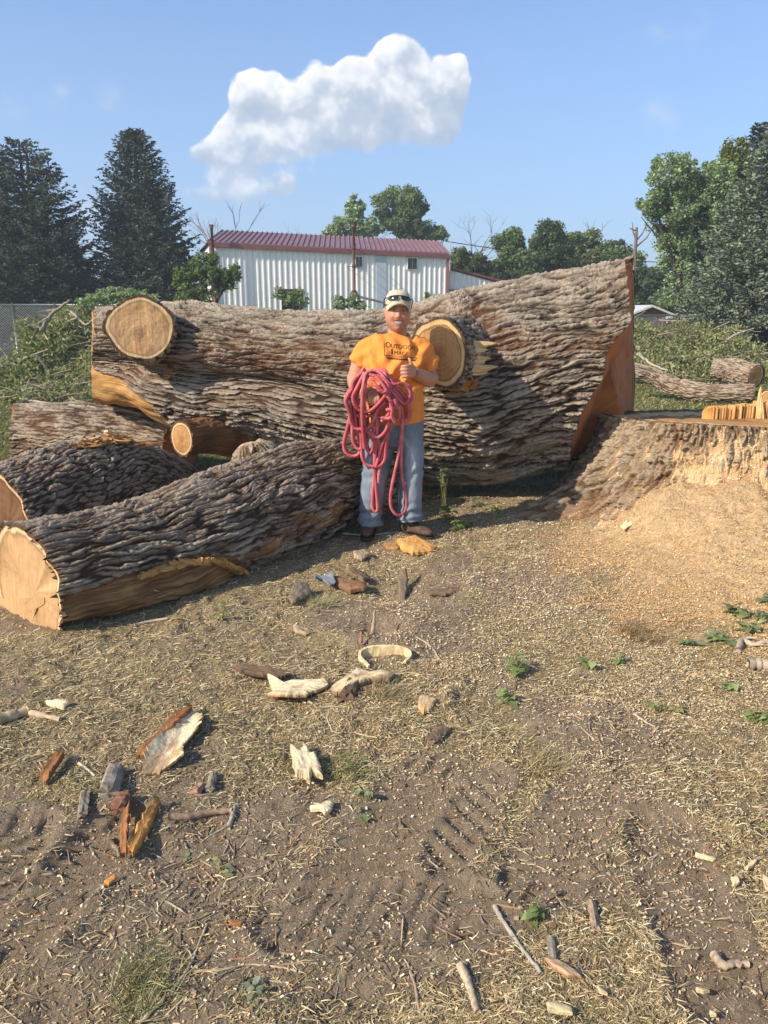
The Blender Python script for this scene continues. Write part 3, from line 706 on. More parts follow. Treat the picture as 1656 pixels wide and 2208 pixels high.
def splinters(name, parent, mat, specs, seed=1, w=0.02):
    """specs: (base point, tip point, width, thickness) slivers of torn wood"""
    r = np.random.default_rng(seed); V, F, U = [], [], []; n = 0
    for (p, q, ww, tt) in specs:
        p, q = np.array(p), np.array(q); d = q - p; L = np.linalg.norm(d); d /= L
        a = np.cross(d, (0.1, 0.3, 0.9)); a /= np.linalg.norm(a); b = np.cross(d, a)
        for k, (f, sc) in enumerate(((0, 1), (0.5, 0.85), (0.85, 0.5), (1.0, 0.08))):
            bend = b * L * 0.04 * math.sin(f * 3) + a * r.normal(0, 0.02 * L)
            for (x, y) in ((-1, -1), (1, -1), (1, 1), (-1, 1)):
                V.append(p + d * L * f + bend + a * x * ww * sc / 2 + b * y * tt * sc / 2); U.append((L * f, (x * ww + y * tt) * 0.5 + n * 0.01))
        for k in range(3):
            for j in range(4):
                F.append((n + 4 * k + j, n + 4 * k + (j + 1) % 4, n + 4 * k + 4 + (j + 1) % 4, n + 4 * k + 4 + j))
        F += [(n + 3, n + 2, n + 1, n), (n + 12, n + 13, n + 14, n + 15)]; n += 16
    return mesh_np(name, V, np.array(F), mat, parent, uv=U, smooth=False)
def rough_slab(name, parent, mat, pts, thick, depth_dir, seed=1, n=40, bump_=0.03, wide=1.0, along=(1, 0, 0)):
    """patch of torn wood: outline in photo pixels at distance Y -> displaced, thick sheet. pts: (px,py,Y)"""
    P = np.array([at(*p) for p in pts]); c = P.mean(0)
    m = 14; k = len(P); tt = np.linspace(0, 1, k * 8, endpoint=False) * k
    i = tt.astype(int); f = (tt - i)[:, None]; R_ = P[i % k] * (1 - f) + P[(i + 1) % k] * f
    R_ = R_ + (np.random.default_rng(seed).standard_normal(R_.shape) * 0.006)
    t = np.linspace(1, 0, m)[:, None, None]
    V = c + (R_ - c) * t
    nd_ = np.array(depth_dir, float); nd_ /= np.linalg.norm(nd_)
    ax = np.array(along, float); ax /= np.linalg.norm(ax); bx = np.cross(nd_, ax)
    a, b = (V - c) @ ax, (V - c) @ bx
    hgt = bump_ * (fbm(a * 4, b * 22, seed, 4) + 0.6 * fbm(a * 2, b * 5, seed + 2, 3)) + thick * (1 - t[..., 0] ** 3)
    V = V - nd_ * hgt[..., None]
    back = R_ + nd_ * thick
    nV = V.reshape(-1, 3); nn = len(R_)
    F = grid_faces(m, nn, True); B0 = len(nV)
    j = np.arange(nn); F2 = np.stack((j, B0 + j, B0 + (j + 1) % nn, (j + 1) % nn), -1)
    uv = np.concatenate((np.stack((a, b), -1).reshape(-1, 2), np.stack(((back - c) @ ax, (back - c) @ bx), -1)))
    return mesh_np(name, np.concatenate((nV, back)), np.concatenate((F, F2)), mat, parent, uv=uv)

# ------------------------------------------------------------------ the giant trunk
def build_trunk():
    t = thing('felled_tree', 'giant felled cottonwood trunk lying behind the man, widest piece of timber in the yard', 'tree trunk', (0.2, 7.0, 0.0))
    rows = [prow(150, 668, 872, 7.40, 0.85), prow(230, 660, 890, 7.35, .85), prow(320, 650, 915, 7.28, .88), prow(400, 648, 960, 7.2, .9), prow(550, 664, 972, 7.08, .92), prow(700, 668, 1010, 7.0, .96),
            prow(850, 660, 1062, 7.0, .98), prow(1000, 631, 1082, 7.0, .98), prow(1100, 615, 1058, 7.0, .98), prow(1200, 600, 1034, 7.0, .98),
            prow(1300, 584, 1028, 7.0, .98), prow(1400, 556, 1020, 7.0, .98), prow(1480, 540, 1015, 7.0, .98)]
    # crease between the two fused stems on the left part
    def rmul(s, th):
        a = np.arctan2(np.sin(th - 0.04), np.cos(th - 0.04))
        c = sstep(0.62, 0.34, s)
        m = 1 - 0.46 * c * np.exp(-(a / 0.26) ** 2)
        m = m + 0.03 * np.sin(3 * th + 4 * s) + 0.025 * np.sin(5 * th - 7 * s)
        # root flare low at the butt
        m = m + 0.10 * sstep(0.72, 0.95, s) * np.exp(-((np.arctan2(np.sin(th + 0.55), np.cos(th + 0.55))) / 0.55) ** 2)
        return m
    rim_y = [560, 600, 640, 690, 703, 726, 746, 773, 792, 826, 846, 872, 885, 925, 952, 1002, 1060]
    rim_x = [1345, 1352, 1357, 1361, 1354, 1331, 1317, 1308, 1308, 1292, 1279, 1261, 1251, 1241, 1233, 1226, 1218]
    def end(V, px, py):
        fr = V[..., 1] < 7.0
        return np.where(fr, px > np.interp(py, rim_y, rim_x), px > 1367)
    def start(V, px, py):
        lim = np.interp(py, [640, 790, 800, 815, 850, 880, 905, 930], [202, 200, 206, 255, 292, 330, 352, 380])
        return np.where(V[..., 1] < 7.3, px < lim, px < 205)
    g = log_tube(rows, 620, 540, seed=4, lon=0.40, acr=0.043, amp=0.052, rmul=rmul, start=start, end=end, vscale=0.80, rag=0.012)
    def stain(V, px, py):
        s1 = np.exp(-((px - 640) / 330) ** 2 - ((py - 775) / 45) ** 2) + np.exp(-((px - 1000) / 120) ** 2 - ((py - 690) / 40) ** 2) + np.exp(-((px - 1150) / 120) ** 2 - ((py - 735) / 25) ** 2)
        return 0.30 + 1.1 * np.clip(s1, 0, 1)
    build_bark('bark', g, M['bark'], t, stain=stain)
    build_cap('cut_face', g, 'end', M['cut_brown'], t, rough=0.02)
    core = log_tube(rows, 60, 90, back=30, seed=4, amp=0.0, rmul=rmul, scale=0.90, start=lambda V, px, py: px < 199, end=lambda V, px, py: px > 500, rag=0.01)
    nu, nt_ = core['V'].shape[:2]
    cv = core['V']; dv = cv - np.stack([np.interp(core['s'].ravel(), core['sN'], core['C'][:, k]).reshape(core['s'].shape) for k in range(3)], -1)
    dv /= np.linalg.norm(dv, axis=-1)[..., None]
    cv = cv + dv * (0.018 * fbm(core['u'] * 4, core['v'] * 14, 9, 4) + 0.03 * fbm(core['u'] * 4, core['v'] * 5, 19, 3))[..., None]
    w = mesh_np('torn_wood', cv.reshape(-1, 3), grid_faces(nu, nt_, True), M['wood_orange'], t, uv=np.stack((core['u'], core['v']), -1).reshape(-1, 2))
    w['label'] = 'orange torn wood where the bark is ripped off'
    core['V'] = cv
    build_cap('sawn_end', core, 'start', M['cut_end'], t, seed=8)
    # big limb cut at the upper left
    def stub(rows, seed, capmat, label, nu=120, nth=200, rm=None, amp=0.035, lon=0.2, acr=0.05, pith=(0, 0), seam=0.0, bark='bark', **k):
        g = log_tube(rows, nu, nth, front=(-170, 170), back=8, seed=seed, lon=lon, acr=acr, amp=amp, rmul=rm, seam=seam, **k)
        s = build_bark('branch_stub', g, M[bark], t); s['label'] = label
        c = build_cap('cut_face', g, 'end', capmat, s, pith=pith, seed=seed)
        return s, g
    def egg(s, th):
        c = np.cos
        return 1 + 0.13 * np.exp(-((np.arctan2(np.sin(th - 0.05), np.cos(th - 0.05))) / 0.33) ** 2) + 0.12 * np.exp(-((np.arctan2(np.sin(th + 1.75), np.cos(th + 1.75))) / 0.36) ** 2) + 0.02 * np.sin(5 * th)
    p0, p1 = at(325, 728, 7.3), at(305, 706, 6.50)
    stub([(*p0, .25, .27), (*(p0 * .6 + p1 * .4), .245, .265), (*(p0 * .25 + p1 * .75), .25, .27), (*p1, .258, .278)], 21, M['cut_pale'], 'big round pale sawn limb end', rm=egg, pith=(0.02, -0.06), seam=math.pi * 0.5)
    # stub right of the man that catches his shadow
    p0, p1 = at(1000, 775, 6.7), at(946, 764, 5.74)
    def egg2(s, th): return 1 + 0.06 * np.sin(2 * th + 1) + 0.045 * np.sin(3 * th + 2) + 0.03 * np.sin(5 * th) + 0.015 * np.sin(11 * th) + 0.16 * np.exp(-((np.arctan2(np.sin(th - 0.75), np.cos(th - 0.75))) / 0.28) ** 2) + 0.10 * (1 - s)
    s2, g2 = stub([(*p0, .40, .36), (*(p0 * .6 + p1 * .4), .31, .25), (*(p0 * .3 + p1 * .7), .27, .205), (*p1, .265, .20)], 22, M['cut_orange'], 'sawn limb stub with the shadow of the man on it', rm=egg2, seam=math.pi * 0.5, amp=0.022, lon=0.3, acr=0.04)
    sp = []
    r = np.random.default_rng(5)
    for k in range(22):
        py = 738 + 64 * (k / 21) + r.normal(0, 2)
        sp.append((at(1000 + r.normal(0, 3), py, 6.02 + r.normal(0, .02)), at(1052 + r.normal(0, 12), py - 2 + r.normal(0, 4), 6.10 + r.normal(0, .03)), 0.050, 0.045))
    splinters('split_wood', t, M['wood_pale'], sp, 5)
    sp = []
    for k in range(16):
        px = 945 + 75 * (k / 15)
        sp.append((at(px, 836 + r.normal(0, 3), 6.0), at(px + 8, 822 + r.normal(0, 5), 5.86), 0.05, 0.018))
    splinters('split_wood', t, M['wood_orange'], sp, 6)
    # small low stub
    p0, p1 = at(500, 925, 7.0), at(391, 946, 6.42)
    def egg3(s, th): return 1 + 0.04 * np.sin(3 * th) + 0.35 * (1 - s) ** 2
    stub([(*p0, .20, .19), (*(p0 * .6 + p1 * .4), .165, .155), (*(p0 * .3 + p1 * .7), .155, .135), (*p1, .158, .13)], 23, M['cut_orange'], 'small sawn limb end low on the trunk', rm=egg3, amp=0.02, acr=0.035, seam=math.pi * 0.5, nth=110, nu=70, bark='wood_rust')
    # dark knot hole wedge under the butt
    return t
build_trunk()

# ------------------------------------------------------------------ log in the left foreground
def build_front_log():
    t = thing('log', 'dark forked log with a bright sawn end and a long torn orange underside', 'log', (-0.9, 4.5, 0), group='felled logs')
    def row(px, py, Y, a, b=None): return (*at(px, py, Y), a, b or a)
    rows = [row(-300, 1322, 3.30, .35), row(-170, 1300, 3.47, .355), row(-70, 1284, 3.62, .355), row(20, 1270, 3.78, .36), row(110, 1256, 3.92, .36), row(300, 1209, 4.32, .37), row(420, 1162, 4.62, .37), row(500, 1126, 4.92, .37),
            row(590, 1088, 5.25, .37), row(660, 1062, 5.55, .37), row(740, 1042, 5.92, .34), row(800, 1030, 6.2, .30)]
    N = np.array((-0.62, -0.78, 0.02))
    Q = at(84, 1235, 3.72)
    def start(V, px, py): return (V - Q) @ N > 0
    def rmul(s, th): return 1 + 0.03 * np.sin(2 * th + 5 * s) + 0.02 * np.sin(4 * th - 9 * s)
    g = log_tube(rows, 430, 420, seed=40, lon=0.34, acr=0.038, amp=0.036, rmul=rmul, start=start, rag=0.022)
    edge_x = [60, 94, 146, 210, 262, 337, 374, 479, 524, 573, 640]
    edge_y = [1298, 1296, 1290, 1266, 1240, 1220, 1203, 1194, 1217, 1242, 1300]
    def keep(V, px, py, g):
        jag = 9 * fbm(px * 0.05, py * 0.03, 71, 4) + 4 * fbm(px * .2, py * .2, 72, 2)
        back = np.cos(g['th']) < 0.0
        return back | (py + jag < np.interp(px, edge_x, edge_y)) | (px > 600)
    build_bark('bark', g, M['bark_dark'], t, keep=keep)
    def flat(s, th):
        a = np.arctan2(np.sin(th + 0.95), np.cos(th + 0.95))
        m = rmul(s, th)
        w = sstep(0.80, 0.62, s)
        ch = np.where(np.abs(a) < 1.1, np.minimum(1, 0.86 / np.maximum(np.cos(a), 0.2)), 1)
        return m * (1 - w + w * ch)
    core = log_tube(rows, 200, 160, back=40, seed=41, amp=0.0, rmul=flat, start=start, scale=0.925, rag=0.03)
    cv = core['V']; dv = cv - np.stack([np.interp(core['s'].ravel(), core['sN'], core['C'][:, k]).reshape(core['s'].shape) for k in range(3)], -1)
    dv /= np.linalg.norm(dv, axis=-1)[..., None]
    lo = sstep(0.35, -0.2, np.sin(core['th'])) * (np.cos(core['th']) > -0.6)
    cv = cv + dv * (lo * (0.060 * fbm(core['u'] * 2.2, core['v'] * 14, 9, 5) + 0.045 * fbm(core['u'] * 6, core['v'] * 8, 19, 3)))[..., None]
    core['V'] = cv; nu, nt_ = cv.shape[:2]
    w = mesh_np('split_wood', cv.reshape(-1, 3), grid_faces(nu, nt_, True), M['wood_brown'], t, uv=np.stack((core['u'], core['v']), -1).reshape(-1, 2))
    w['label'] = 'brown split wood along the torn underside'
    build_cap('cut_face', g, 'start', M['cut_end'], t, seed=43, rough=0.008)
    # long splinter hanging from the sawn face, orange lip along the tear, loose slivers
    r = np.random.default_rng(8)
    def onplane(px, py):
        q = ray(px, py); o_ = np.array((0, 0, CZ)); return o_ + q * (((Q - o_) @ N) / (q @ N))
    ol = [(97, 1288), (97, 1302), (80, 1312), (74, 1330), (69, 1350), (64, 1372), (60, 1391), (54, 1378), (50, 1362), (38, 1352), (22, 1340), (8, 1328), (-12, 1318), (-40, 1316), (-60, 1306), (-60, 1292), (20, 1290)]
    fr_ = np.array([onplane(*p) for p in ol]) + N * 0.004; bk = fr_ - N * 0.05; k = len(ol); c0 = fr_.mean(0)
    V_ = np.concatenate((fr_, bk, [c0, c0 - N * .05])); j = np.arange(k)
    F3 = np.concatenate((np.stack((j, (j + 1) % k, np.full(k, 2 * k)), -1), np.stack(((j + 1) % k + k, j + k, np.full(k, 2 * k + 1)), -1)))
    F4 = np.stack((j, j + k, (j + 1) % k + k, (j + 1) % k), -1)
    hz_ = np.cross(N, (0, 0, 1.0)); hz_ /= np.linalg.norm(hz_)
    tg = mesh_np('torn_tongue', V_, [F3, F4], M['cut_end'], t, fl={'rad': np.full(len(V_), .55)}, uv=np.stack(((V_ - c0) @ hz_, V_[:, 2]), -1), smooth=False)
    tg['label'] = 'tongue of sawn wood hanging below the log end'
    sp = []
    gv = g['V'].reshape(-1, 3); gx, gy = proj(gv); vis = (np.cos(g['th']) > 0.1).ravel()
    def on_bark(px, py, off=0.025):
        k_ = np.argmin(np.where(vis, (gx - px) ** 2 + (gy - py) ** 2, 1e9)); p_ = at(px, py, gv[k_][1]); return p_ - ray(px, py) * off
    for k in range(64):
        f = k / 63; px = 300 + 262 * f; py = np.interp(px, edge_x, edge_y) + 5 + abs(r.normal(0, 6)) + 8 * sstep(.4, .8, f)
        q_ = np.interp(px + 30, edge_x, edge_y) + 8 + abs(r.normal(0, 6)) + 8 * sstep(.4, .8, f)
        sp.append((on_bark(px, py, .0), on_bark(px + 30 + r.normal(0, 8), q_, .01), 0.040 + .02 * f, 0.025))
    splinters('torn_lip', t, M['wood_orange'], sp, 4)
    for q_ in ((at(285, 1255, 3.98), at(345, 1275, 4.02), 0.06, 0.015), (at(365, 1245, 4.12), at(373, 1270, 4.1), 0.03, 0.012)):
        splinters('loose_sliver', t, M['wood_pale'], [q_], 5)
    # bark covered knob where a limb forked off
    p0, p1 = at(565, 1040, 5.35), at(543, 962, 5.42)
    gk = log_tube([(*p0, .24, .28), (*(p0 * .5 + p1 * .5), .19, .22), (*(p0 * .15 + p1 * .85), .155, .165), (*p1, .12, .13)], 110, 200, front=(-170, 170), back=8, seed=44, lon=0.10, acr=0.045, amp=0.03)
    k = build_bark('fork_knob', gk, M['bark_pale'], t); k['label'] = 'sunlit knob of a forked limb'
    build_cap('worn_top', gk, 'end', M['bark_flat'], k, seed=45, rough=0.03, bulge=0.03)
    return t
M['cut_fibre'] = fibre_mat('fresh_cut_fibre', (0.50, 0.30, 0.13), (0.66, 0.44, 0.22), (0.78, 0.60, 0.36), su=3, sv=40)
M['bark_flat'] = plain('worn_bark', (0.36, 0.26, 0.17), 0.9, 0.1, var=0.4, scale=20, bmp=0.6)
build_front_log()

# ------------------------------------------------------------------ logs behind it
def build_mid_log():
    t = thing('log', 'thick log with shredded wood on its top, half hidden behind the forked log', 'log', (-2.2, 5.6, 0), group='felled logs')
    def row(px, py, Y, a, b=None): return (*at(px, py, Y), a, b or a)
    rows = [row(-110, 1175, 4.55, .37), row(-40, 1150, 4.80, .38), row(60, 1112, 5.12, .385), row(160, 1070, 5.5, .385), row(250, 1045, 5.85, .375), row(330, 1050, 6.15, .32), row(395, 1066, 6.35, .25)]
    N = np.array((-0.55, -0.83, 0)); Q = at(48, 1140, 4.78)
    g = log_tube(rows, 300, 380, seed=60, lon=0.15, acr=0.036, amp=0.026, start=lambda V, px, py: (V - Q) @ N > 0, rag=0.02)
    build_bark('bark', g, M['bark_dark'], t)
    build_cap('cut_face', g, 'start', M['cut_shaded'], t, seed=61)
    build_cap('cut_face', g, 'end', M['cut_brown'], t, seed=62)
    r = np.random.default_rng(12); sp = []
    for k in range(70):
        f = r.random(); px = 165 + 150 * f; py = np.interp(px, [165, 240, 315], [968, 945, 962]) + r.normal(0, 7)
        Y = np.interp(px, [165, 315], [5.45, 5.95]) + r.normal(0, .05)
        a = at(px, py, Y); sp.append((a, a + np.array((0.075 * r.normal(0.4, 1), 0.05 * r.normal(), 0.03 * r.random())), 0.026, 0.012))
    splinters('shredded_wood', t, M['wood_orange'], sp, 13)
    sp = [(at(228, 930, 5.6), at(262, 944, 5.7), .045, .015), (at(195, 948, 5.5), at(218, 938, 5.6), .035, .012), (at(165, 955, 5.42), at(178, 943, 5.45), .03, .02)]
    splinters('pale_sliver', t, M['wood_pale'], sp, 14)
def build_far_log():
    t = thing('log', 'log lying on the green lawn behind the shredded log, under the trunk end', 'log', (-2.9, 7.8, 0), group='felled logs')
    def row(px, Y, r, z=None):
        x = at(px, 940, Y)[0]; return (x, Y, r - 0.03 if z is None else z, r, r)
    rows = [row(-20, 8.25, .33), row(60, 8.1, .345), row(150, 7.95, .36), row(240, 7.8, .36), row(330, 7.62, .34), row(390, 7.5, .32)]
    g = log_tube(rows, 260, 240, seed=80, lon=0.34, acr=0.038, amp=0.028, start=lambda V, px, py: px < np.interp(py, [880, 930, 985], [28, 17, 22]), rag=0.02)
    build_bark('bark', g, M['bark'], t)
    build_cap('cut_face', g, 'start', M['cut_brown'], t, seed=81)
    build_cap('cut_face', g, 'end', M['cut_brown'], t, seed=82)
build_mid_log(); build_far_log()

# ------------------------------------------------------------------ stump
def build_stump():
    t = thing('tree_stump', 'broad flaring stump beside the butt of the trunk, sawdust drifted over its bark', 'tree stump', (STC[0], STC[1], 0))
    nth, nz = 640, 260
    th = np.linspace(math.radians(130), math.radians(345), nth)       # the side towards the picture
    th = np.concatenate((th, np.linspace(math.radians(345), math.radians(490), 62)[1:-1]))
    z = (np.linspace(0, 1, nz) ** 1.75)[:, None]
    TH = np.repeat(th[None], nz, 0)
    butt = 0.32 + 0.20 * fbm(TH * 1.9, TH * 0 + 1, 7, 3)
    for (deg, amp, wd) in ((192, 0.62, 0.17), (215, 0.30, 0.16), (248, 0.34, 0.20), (281, 0.30, 0.16), (306, 0.36, 0.16)):
        a = np.arctan2(np.sin(TH - math.radians(deg)), np.cos(TH - math.radians(deg)))
        butt = butt + amp * np.exp(-(a / wd) ** 2)
    r0 = 1.0 + 0.03 * np.sin(3 * TH) + 0.02 * np.sin(7 * TH + 1)
    r = r0 + butt * ((1 - z) ** 2.3) + 0.16 * (1 - z)
    topz = 0.735 - 0.0 * np.sin(TH)
    tilt = 0.06
    Zt = topz + tilt * -np.sin(TH)
    u = np.concatenate((np.zeros((1, TH.shape[1])), np.cumsum(np.hypot(np.diff(r, axis=0), np.diff(z, axis=0) * 0.74), axis=0))); v = TH * 1.30
    h = bark_h(u, v, 90, 0.20, 0.055)
    # sawdust settles low and on the front; furrows fill first
    px, py = None, None
    Xg, Yg = STC[0] + r * np.cos(TH), STC[1] + r * np.sin(TH)
    nz1 = fbm(Xg * 2.6, (Yg + z) * 2.6, 140, 4)
    nz2 = fbm(TH * 16, z * 5, 150, 3)
    front = np.exp(-((np.arctan2(np.sin(TH - math.radians(268)), np.cos(TH - math.radians(268)))) / 0.80) ** 2)
    cover = np.clip(front * 1.15 * sstep(0.92, 0.2, z) + 0.42 * nz1 + 0.14 * nz2 + 0.10 * front - 0.06, 0, 1)
    dust = sstep(0.18, 0.52, cover * 1.15 - 0.60 * (h - 0.45))
    disp = 0.095 * (h - 0.5) * (1 - 0.6 * dust) + 0.05 * fbm(TH * 4, z * 4, 33, 3)
    hh = h
    rr = r + disp
    V = np.stack((STC[0] + rr * np.cos(TH), STC[1] + rr * np.sin(TH), -0.04 + (Zt + 0.04) * z), -1)
    V[..., 2] += 0.05 * disp
    o = mesh_np('bark', V.reshape(-1, 3), grid_faces(nz, len(th), True), M['stump'], t, fl={'h': hh, 'stain': np.full(h.shape, .5), 'dust': dust}, uv=np.stack((u, v), -1).reshape(-1, 2))
    # loose chips lodged on the dusted flank
    rs = np.random.default_rng(77); pk = np.argwhere((dust > .35) & (rs.random(dust.shape) < .16)); P_ = V[pk[:, 0], pk[:, 1]]; n_ = len(P_)
    radial = np.stack((np.cos(TH[pk[:, 0], pk[:, 1]]), np.sin(TH[pk[:, 0], pk[:, 1]]), np.full(n_, .8)), -1); radial /= np.linalg.norm(radial, axis=1)[:, None]
    A_ = np.cross(radial, rs.standard_normal((n_, 3))); A_ /= np.linalg.norm(A_, axis=1)[:, None]; B_ = np.cross(radial, A_) + radial * rs.normal(0, .5, (n_, 1))
    L_ = rs.uniform(.006, .017, n_)[:, None]; W_ = L_ * rs.uniform(.3, .6, (n_, 1)); C_ = P_ + radial * rs.uniform(.002, .010, (n_, 1))
    Vc = np.stack((C_ - A_ * L_ / 2, C_ + B_ * W_ / 2, C_ + A_ * L_ / 2, C_ - B_ * W_ / 2), 1).reshape(-1, 3)
    q_ = mesh_np('lodged_chips', Vc, np.arange(4 * n_).reshape(n_, 4), M['chip'], t, col=np.repeat(palette(n_, [(0.66, 0.42, 0.19), (0.78, 0.56, 0.30), (0.54, 0.31, 0.12), (0.82, 0.66, 0.42)], .15), 4, 0), smooth=False); q_['kind'] = 'stuff'
    rim = V[-1]; c = rim.mean(0); m = 40
    tt = np.linspace(1, 0, m)[:, None, None]; W = c + (rim - c) * tt
    a, b = W[..., 0] - c[0], W[..., 1] - c[1]
    W[..., 2] += 0.02 * fbm(a * 5, b * 5, 6, 4) * (1 - tt[..., 0] ** 6) - 0.07 * sstep(0.0, 0.5, b + 0.1 * a) * (1 - tt[..., 0] ** 4)
    mesh_np('sawn_top', W.reshape(-1, 3), grid_faces(m, len(th), True), M['cut_orange'], t, fl={'rad': np.repeat(tt[..., 0], len(th), 1)}, uv=np.stack((a, b), -1).reshape(-1, 2))
    # strip of torn holding wood standing on the top
    r_ = np.random.default_rng(3); V_, F_, U_ = [], [], []; n0 = 0; h0 = 0
    for k in range(84):
        x0, x1 = 1530 + 190 * k / 84, 1530 + 190 * (k + 1) / 84; Y = 6.20 + r_.normal(0, .012)
        h0 = .7 * h0 + r_.normal(0, 1.5)
        top = np.interp(x0, [1530, 1534, 1560, 1600, 1632, 1640, 1720], [888, 878, 877, 874, 871, 866, 862]) + h0
        for (px_, Y_, zt_) in ((x0, Y, 0), (x1, Y, 0), (x1, Y + .12, 0), (x0, Y + .12, 0), (x0, Y, 1), (x1, Y, 1), (x1, Y + .12, 1), (x0, Y + .12, 1)):
            q_ = at(px_, top + r_.normal(0, 1.2), Y_ ); q_[2] = q_[2] if zt_ else 0.64
            q_[0] = at(px_, 890, 6.2)[0]; V_.append(q_); U_.append((q_[2], q_[0] + .3 * (Y_ - 6.2)))
        F_ += [tuple(n0 + i for i in f) for f in ((4, 5, 6, 7), (0, 1, 5, 4), (1, 2, 6, 5), (2, 3, 7, 6), (3, 0, 4, 7))]; n0 += 8
    h_ = mesh_np('holding_wood', V_, np.array(F_), M['wood_hinge'], t, uv=U_, smooth=False); h_['label'] = 'upright strip of torn orange holding wood'
    sp = []
    for k in range(5):
        b_ = at(1634 + 3 * k, 920, 6.18); b_[2] = 0.66
        sp.append((b_, at(1640 + r_.normal(0, 1.5), 832 + 6 * abs(k - 2), 6.2), 0.03, 0.03))
    splinters('splinter_spike', t, M['wood_pale'], sp, 5)
def stump_mat():
    m = bark_mat('stump_bark', (0.42, 0.33, 0.23), (0.25, 0.18, 0.115), (0.10, 0.065, 0.038), stain=(0.34, 0.14, 0.05))
    nt = m.node_tree; b = nt.nodes['Principled BSDF']
    old = b.inputs['Base Color'].links[0].from_socket
    g = nd(nt, 'ShaderNodeNewGeometry').outputs['Position']
    n_f = nd(nt, 'ShaderNodeTexNoise', {'Vector': g, 'Scale': 130.0, 'Detail': 6.0, 'Roughness': 0.7}).outputs[0]
    n_m = nd(nt, 'ShaderNodeTexNoise', {'Vector': g, 'Scale': 7.0, 'Detail': 5.0}).outputs[0]
    d = ramp(nt, mth(nt, 'ADD', mth(nt, 'MULTIPLY', n_f, 0.5), mth(nt, 'MULTIPLY', n_m, 0.5)), [(0.36, (0.44, 0.27, 0.13)), (0.5, (0.64, 0.45, 0.25)), (0.64, (0.78, 0.62, 0.40))])
    nt.links.new(mixc(nt, attr(nt, 'dust').outputs['Fac'], old, d), b.inputs['Base Color'])
    return m
M['stump'] = stump_mat()
M['wood_hinge'] = fibre_mat('hinge_wood', (0.42, 0.17, 0.05), (0.66, 0.37, 0.13), (0.80, 0.56, 0.27), su=1.5, sv=70)
build_stump()
# ------------------------------------------------------------------ trees, shrubs, brush
def rand_dirs(n, r):
    d = r.standard_normal((n, 3)); return d / np.linalg.norm(d, axis=1)[:, None]
def leaf_quads(P, A, B, L, W):
    """kite shaped leaves: centre P, long axis A, side axis B (unit rows)"""
    L = L[:, None]; W = W[:, None]
    V = np.stack((P - A * L * .5, P + B * W * .5 - A * L * .05, P + A * L * .5, P - B * W * .5 - A * L * .05), 1)
    n = len(P); F = np.arange(n * 4).reshape(n, 4)
    return V.reshape(-1, 3), F
def vary(n, cols, r, var=0.2):
    c = np.array(cols)[r.integers(0, len(cols), n)]
    return np.clip(c * (1 + var * r.standard_normal((n, 1))), 0.004, 0.9)
def conifer(label, px, top, Y, halfpx, seed, cols, group='spruces', base=0.0, leaf=1.0, nb=230, taper=0.85, tops=1, droop=0.22, name='spruce_tree'):
    r = np.random.default_rng(seed)
    ptop = at(px, top, Y); H = ptop[2]; Rm = halfpx / FPX * Y * 1.0; x0 = ptop[0]
    t = thing(name, label, 'tree', (x0, Y, 0), group)
    mb = MB(); P, A, Lq, Wq = [], [], [], []
    stems = [(0.0, 0.0, 1.0)] + [(r.normal(0, .30 * Rm), r.normal(0, .15 * Rm), r.uniform(.88, .98)) for _ in range(tops - 1)]
    for (sx, sy, sh) in stems:
        mb.tube([(x0, Y, 0), (x0 + sx * .6, Y + sy * .6, H * sh * .5), (x0 + sx, Y + sy, H * sh)], [0.028 * H, 0.018 * H, 0.004 * H], 7)
    for k in range(nb):
        sx, sy, sh = stems[r.integers(0, len(stems))]
        f = 0.03 + 0.97 * (k + r.random()) / nb; f = f ** 0.92
        z = base + (H * sh - base) * f
        L = Rm * (1 - f) ** taper * r.uniform(0.72, 1.12) + 0.10
        a = k * 2.39996 + r.normal(0, .3); ca, sa = math.cos(a), math.sin(a)
        m = max(4, int(L / 0.16))
        tt = np.linspace(0, 1, m + 1)
        up = 0.5 * (f - 0.35)
        pts = np.stack((x0 + sx * f + ca * L * tt, Y + sy * f + sa * L * tt, z + L * (up * tt - droop * tt + 0.30 * tt ** 2.5)), -1)
        if L > 0.5 and r.random() < 0.6: mb.tube(pts[::2] if m > 5 else pts, np.linspace(0.018, 0.004, len(pts[::2] if m > 5 else pts)) * (0.5 + L * .35), 4)
        d0 = np.array((ca, sa, 0.0)); sd = np.array((-sa, ca, 0.0))
        for i in range(1, m + 1):
            if tt[i] < 0.22 and L > 0.8: continue
            for s in (-1, 1, 0):
                l2 = (0.40 * L * (1 - tt[i] * 0.75) * r.uniform(.5, 1.1) + 0.10) if s else 0.16
                l2 = min(l2, 0.62)
                q = max(2, int(l2 / (0.10 * leaf)))
                dr = d0 * (0.75 if s else 1.0) + sd * s * r.uniform(0.5, 0.9) + np.array((0, 0, r.normal(-.10, .16) + 0.35 * tt[i] ** 3))
                dr /= np.linalg.norm(dr)
                for j in range(q):
                    p = pts[i] + dr * l2 * (j + .5) / q + r.normal(0, .015, 3) + np.array((0, 0, -0.10 * (l2 * (j / q)) ** 1.5))
                    P.append(p); A.append(dr + r.normal(0, .38, 3)); Lq.append(r.uniform(.13, .24) * leaf); Wq.append(r.uniform(.055, .10) * leaf)
    P, A = np.array(P), np.array(A); n = len(P); A /= np.linalg.norm(A, axis=1)[:, None]
    B = np.cross(A, rand_dirs(n, r)); B /= np.linalg.norm(B, axis=1)[:, None]
    V, F = leaf_quads(P, A, B, np.array(Lq), np.array(Wq))
    C = np.repeat(vary(n, cols, r, .22), 4, 0)
    mesh_np('crown', V, F, M['needle'], t, col=C, smooth=False)
    mb.build('trunk', M['trunkwood'], t)
    return t
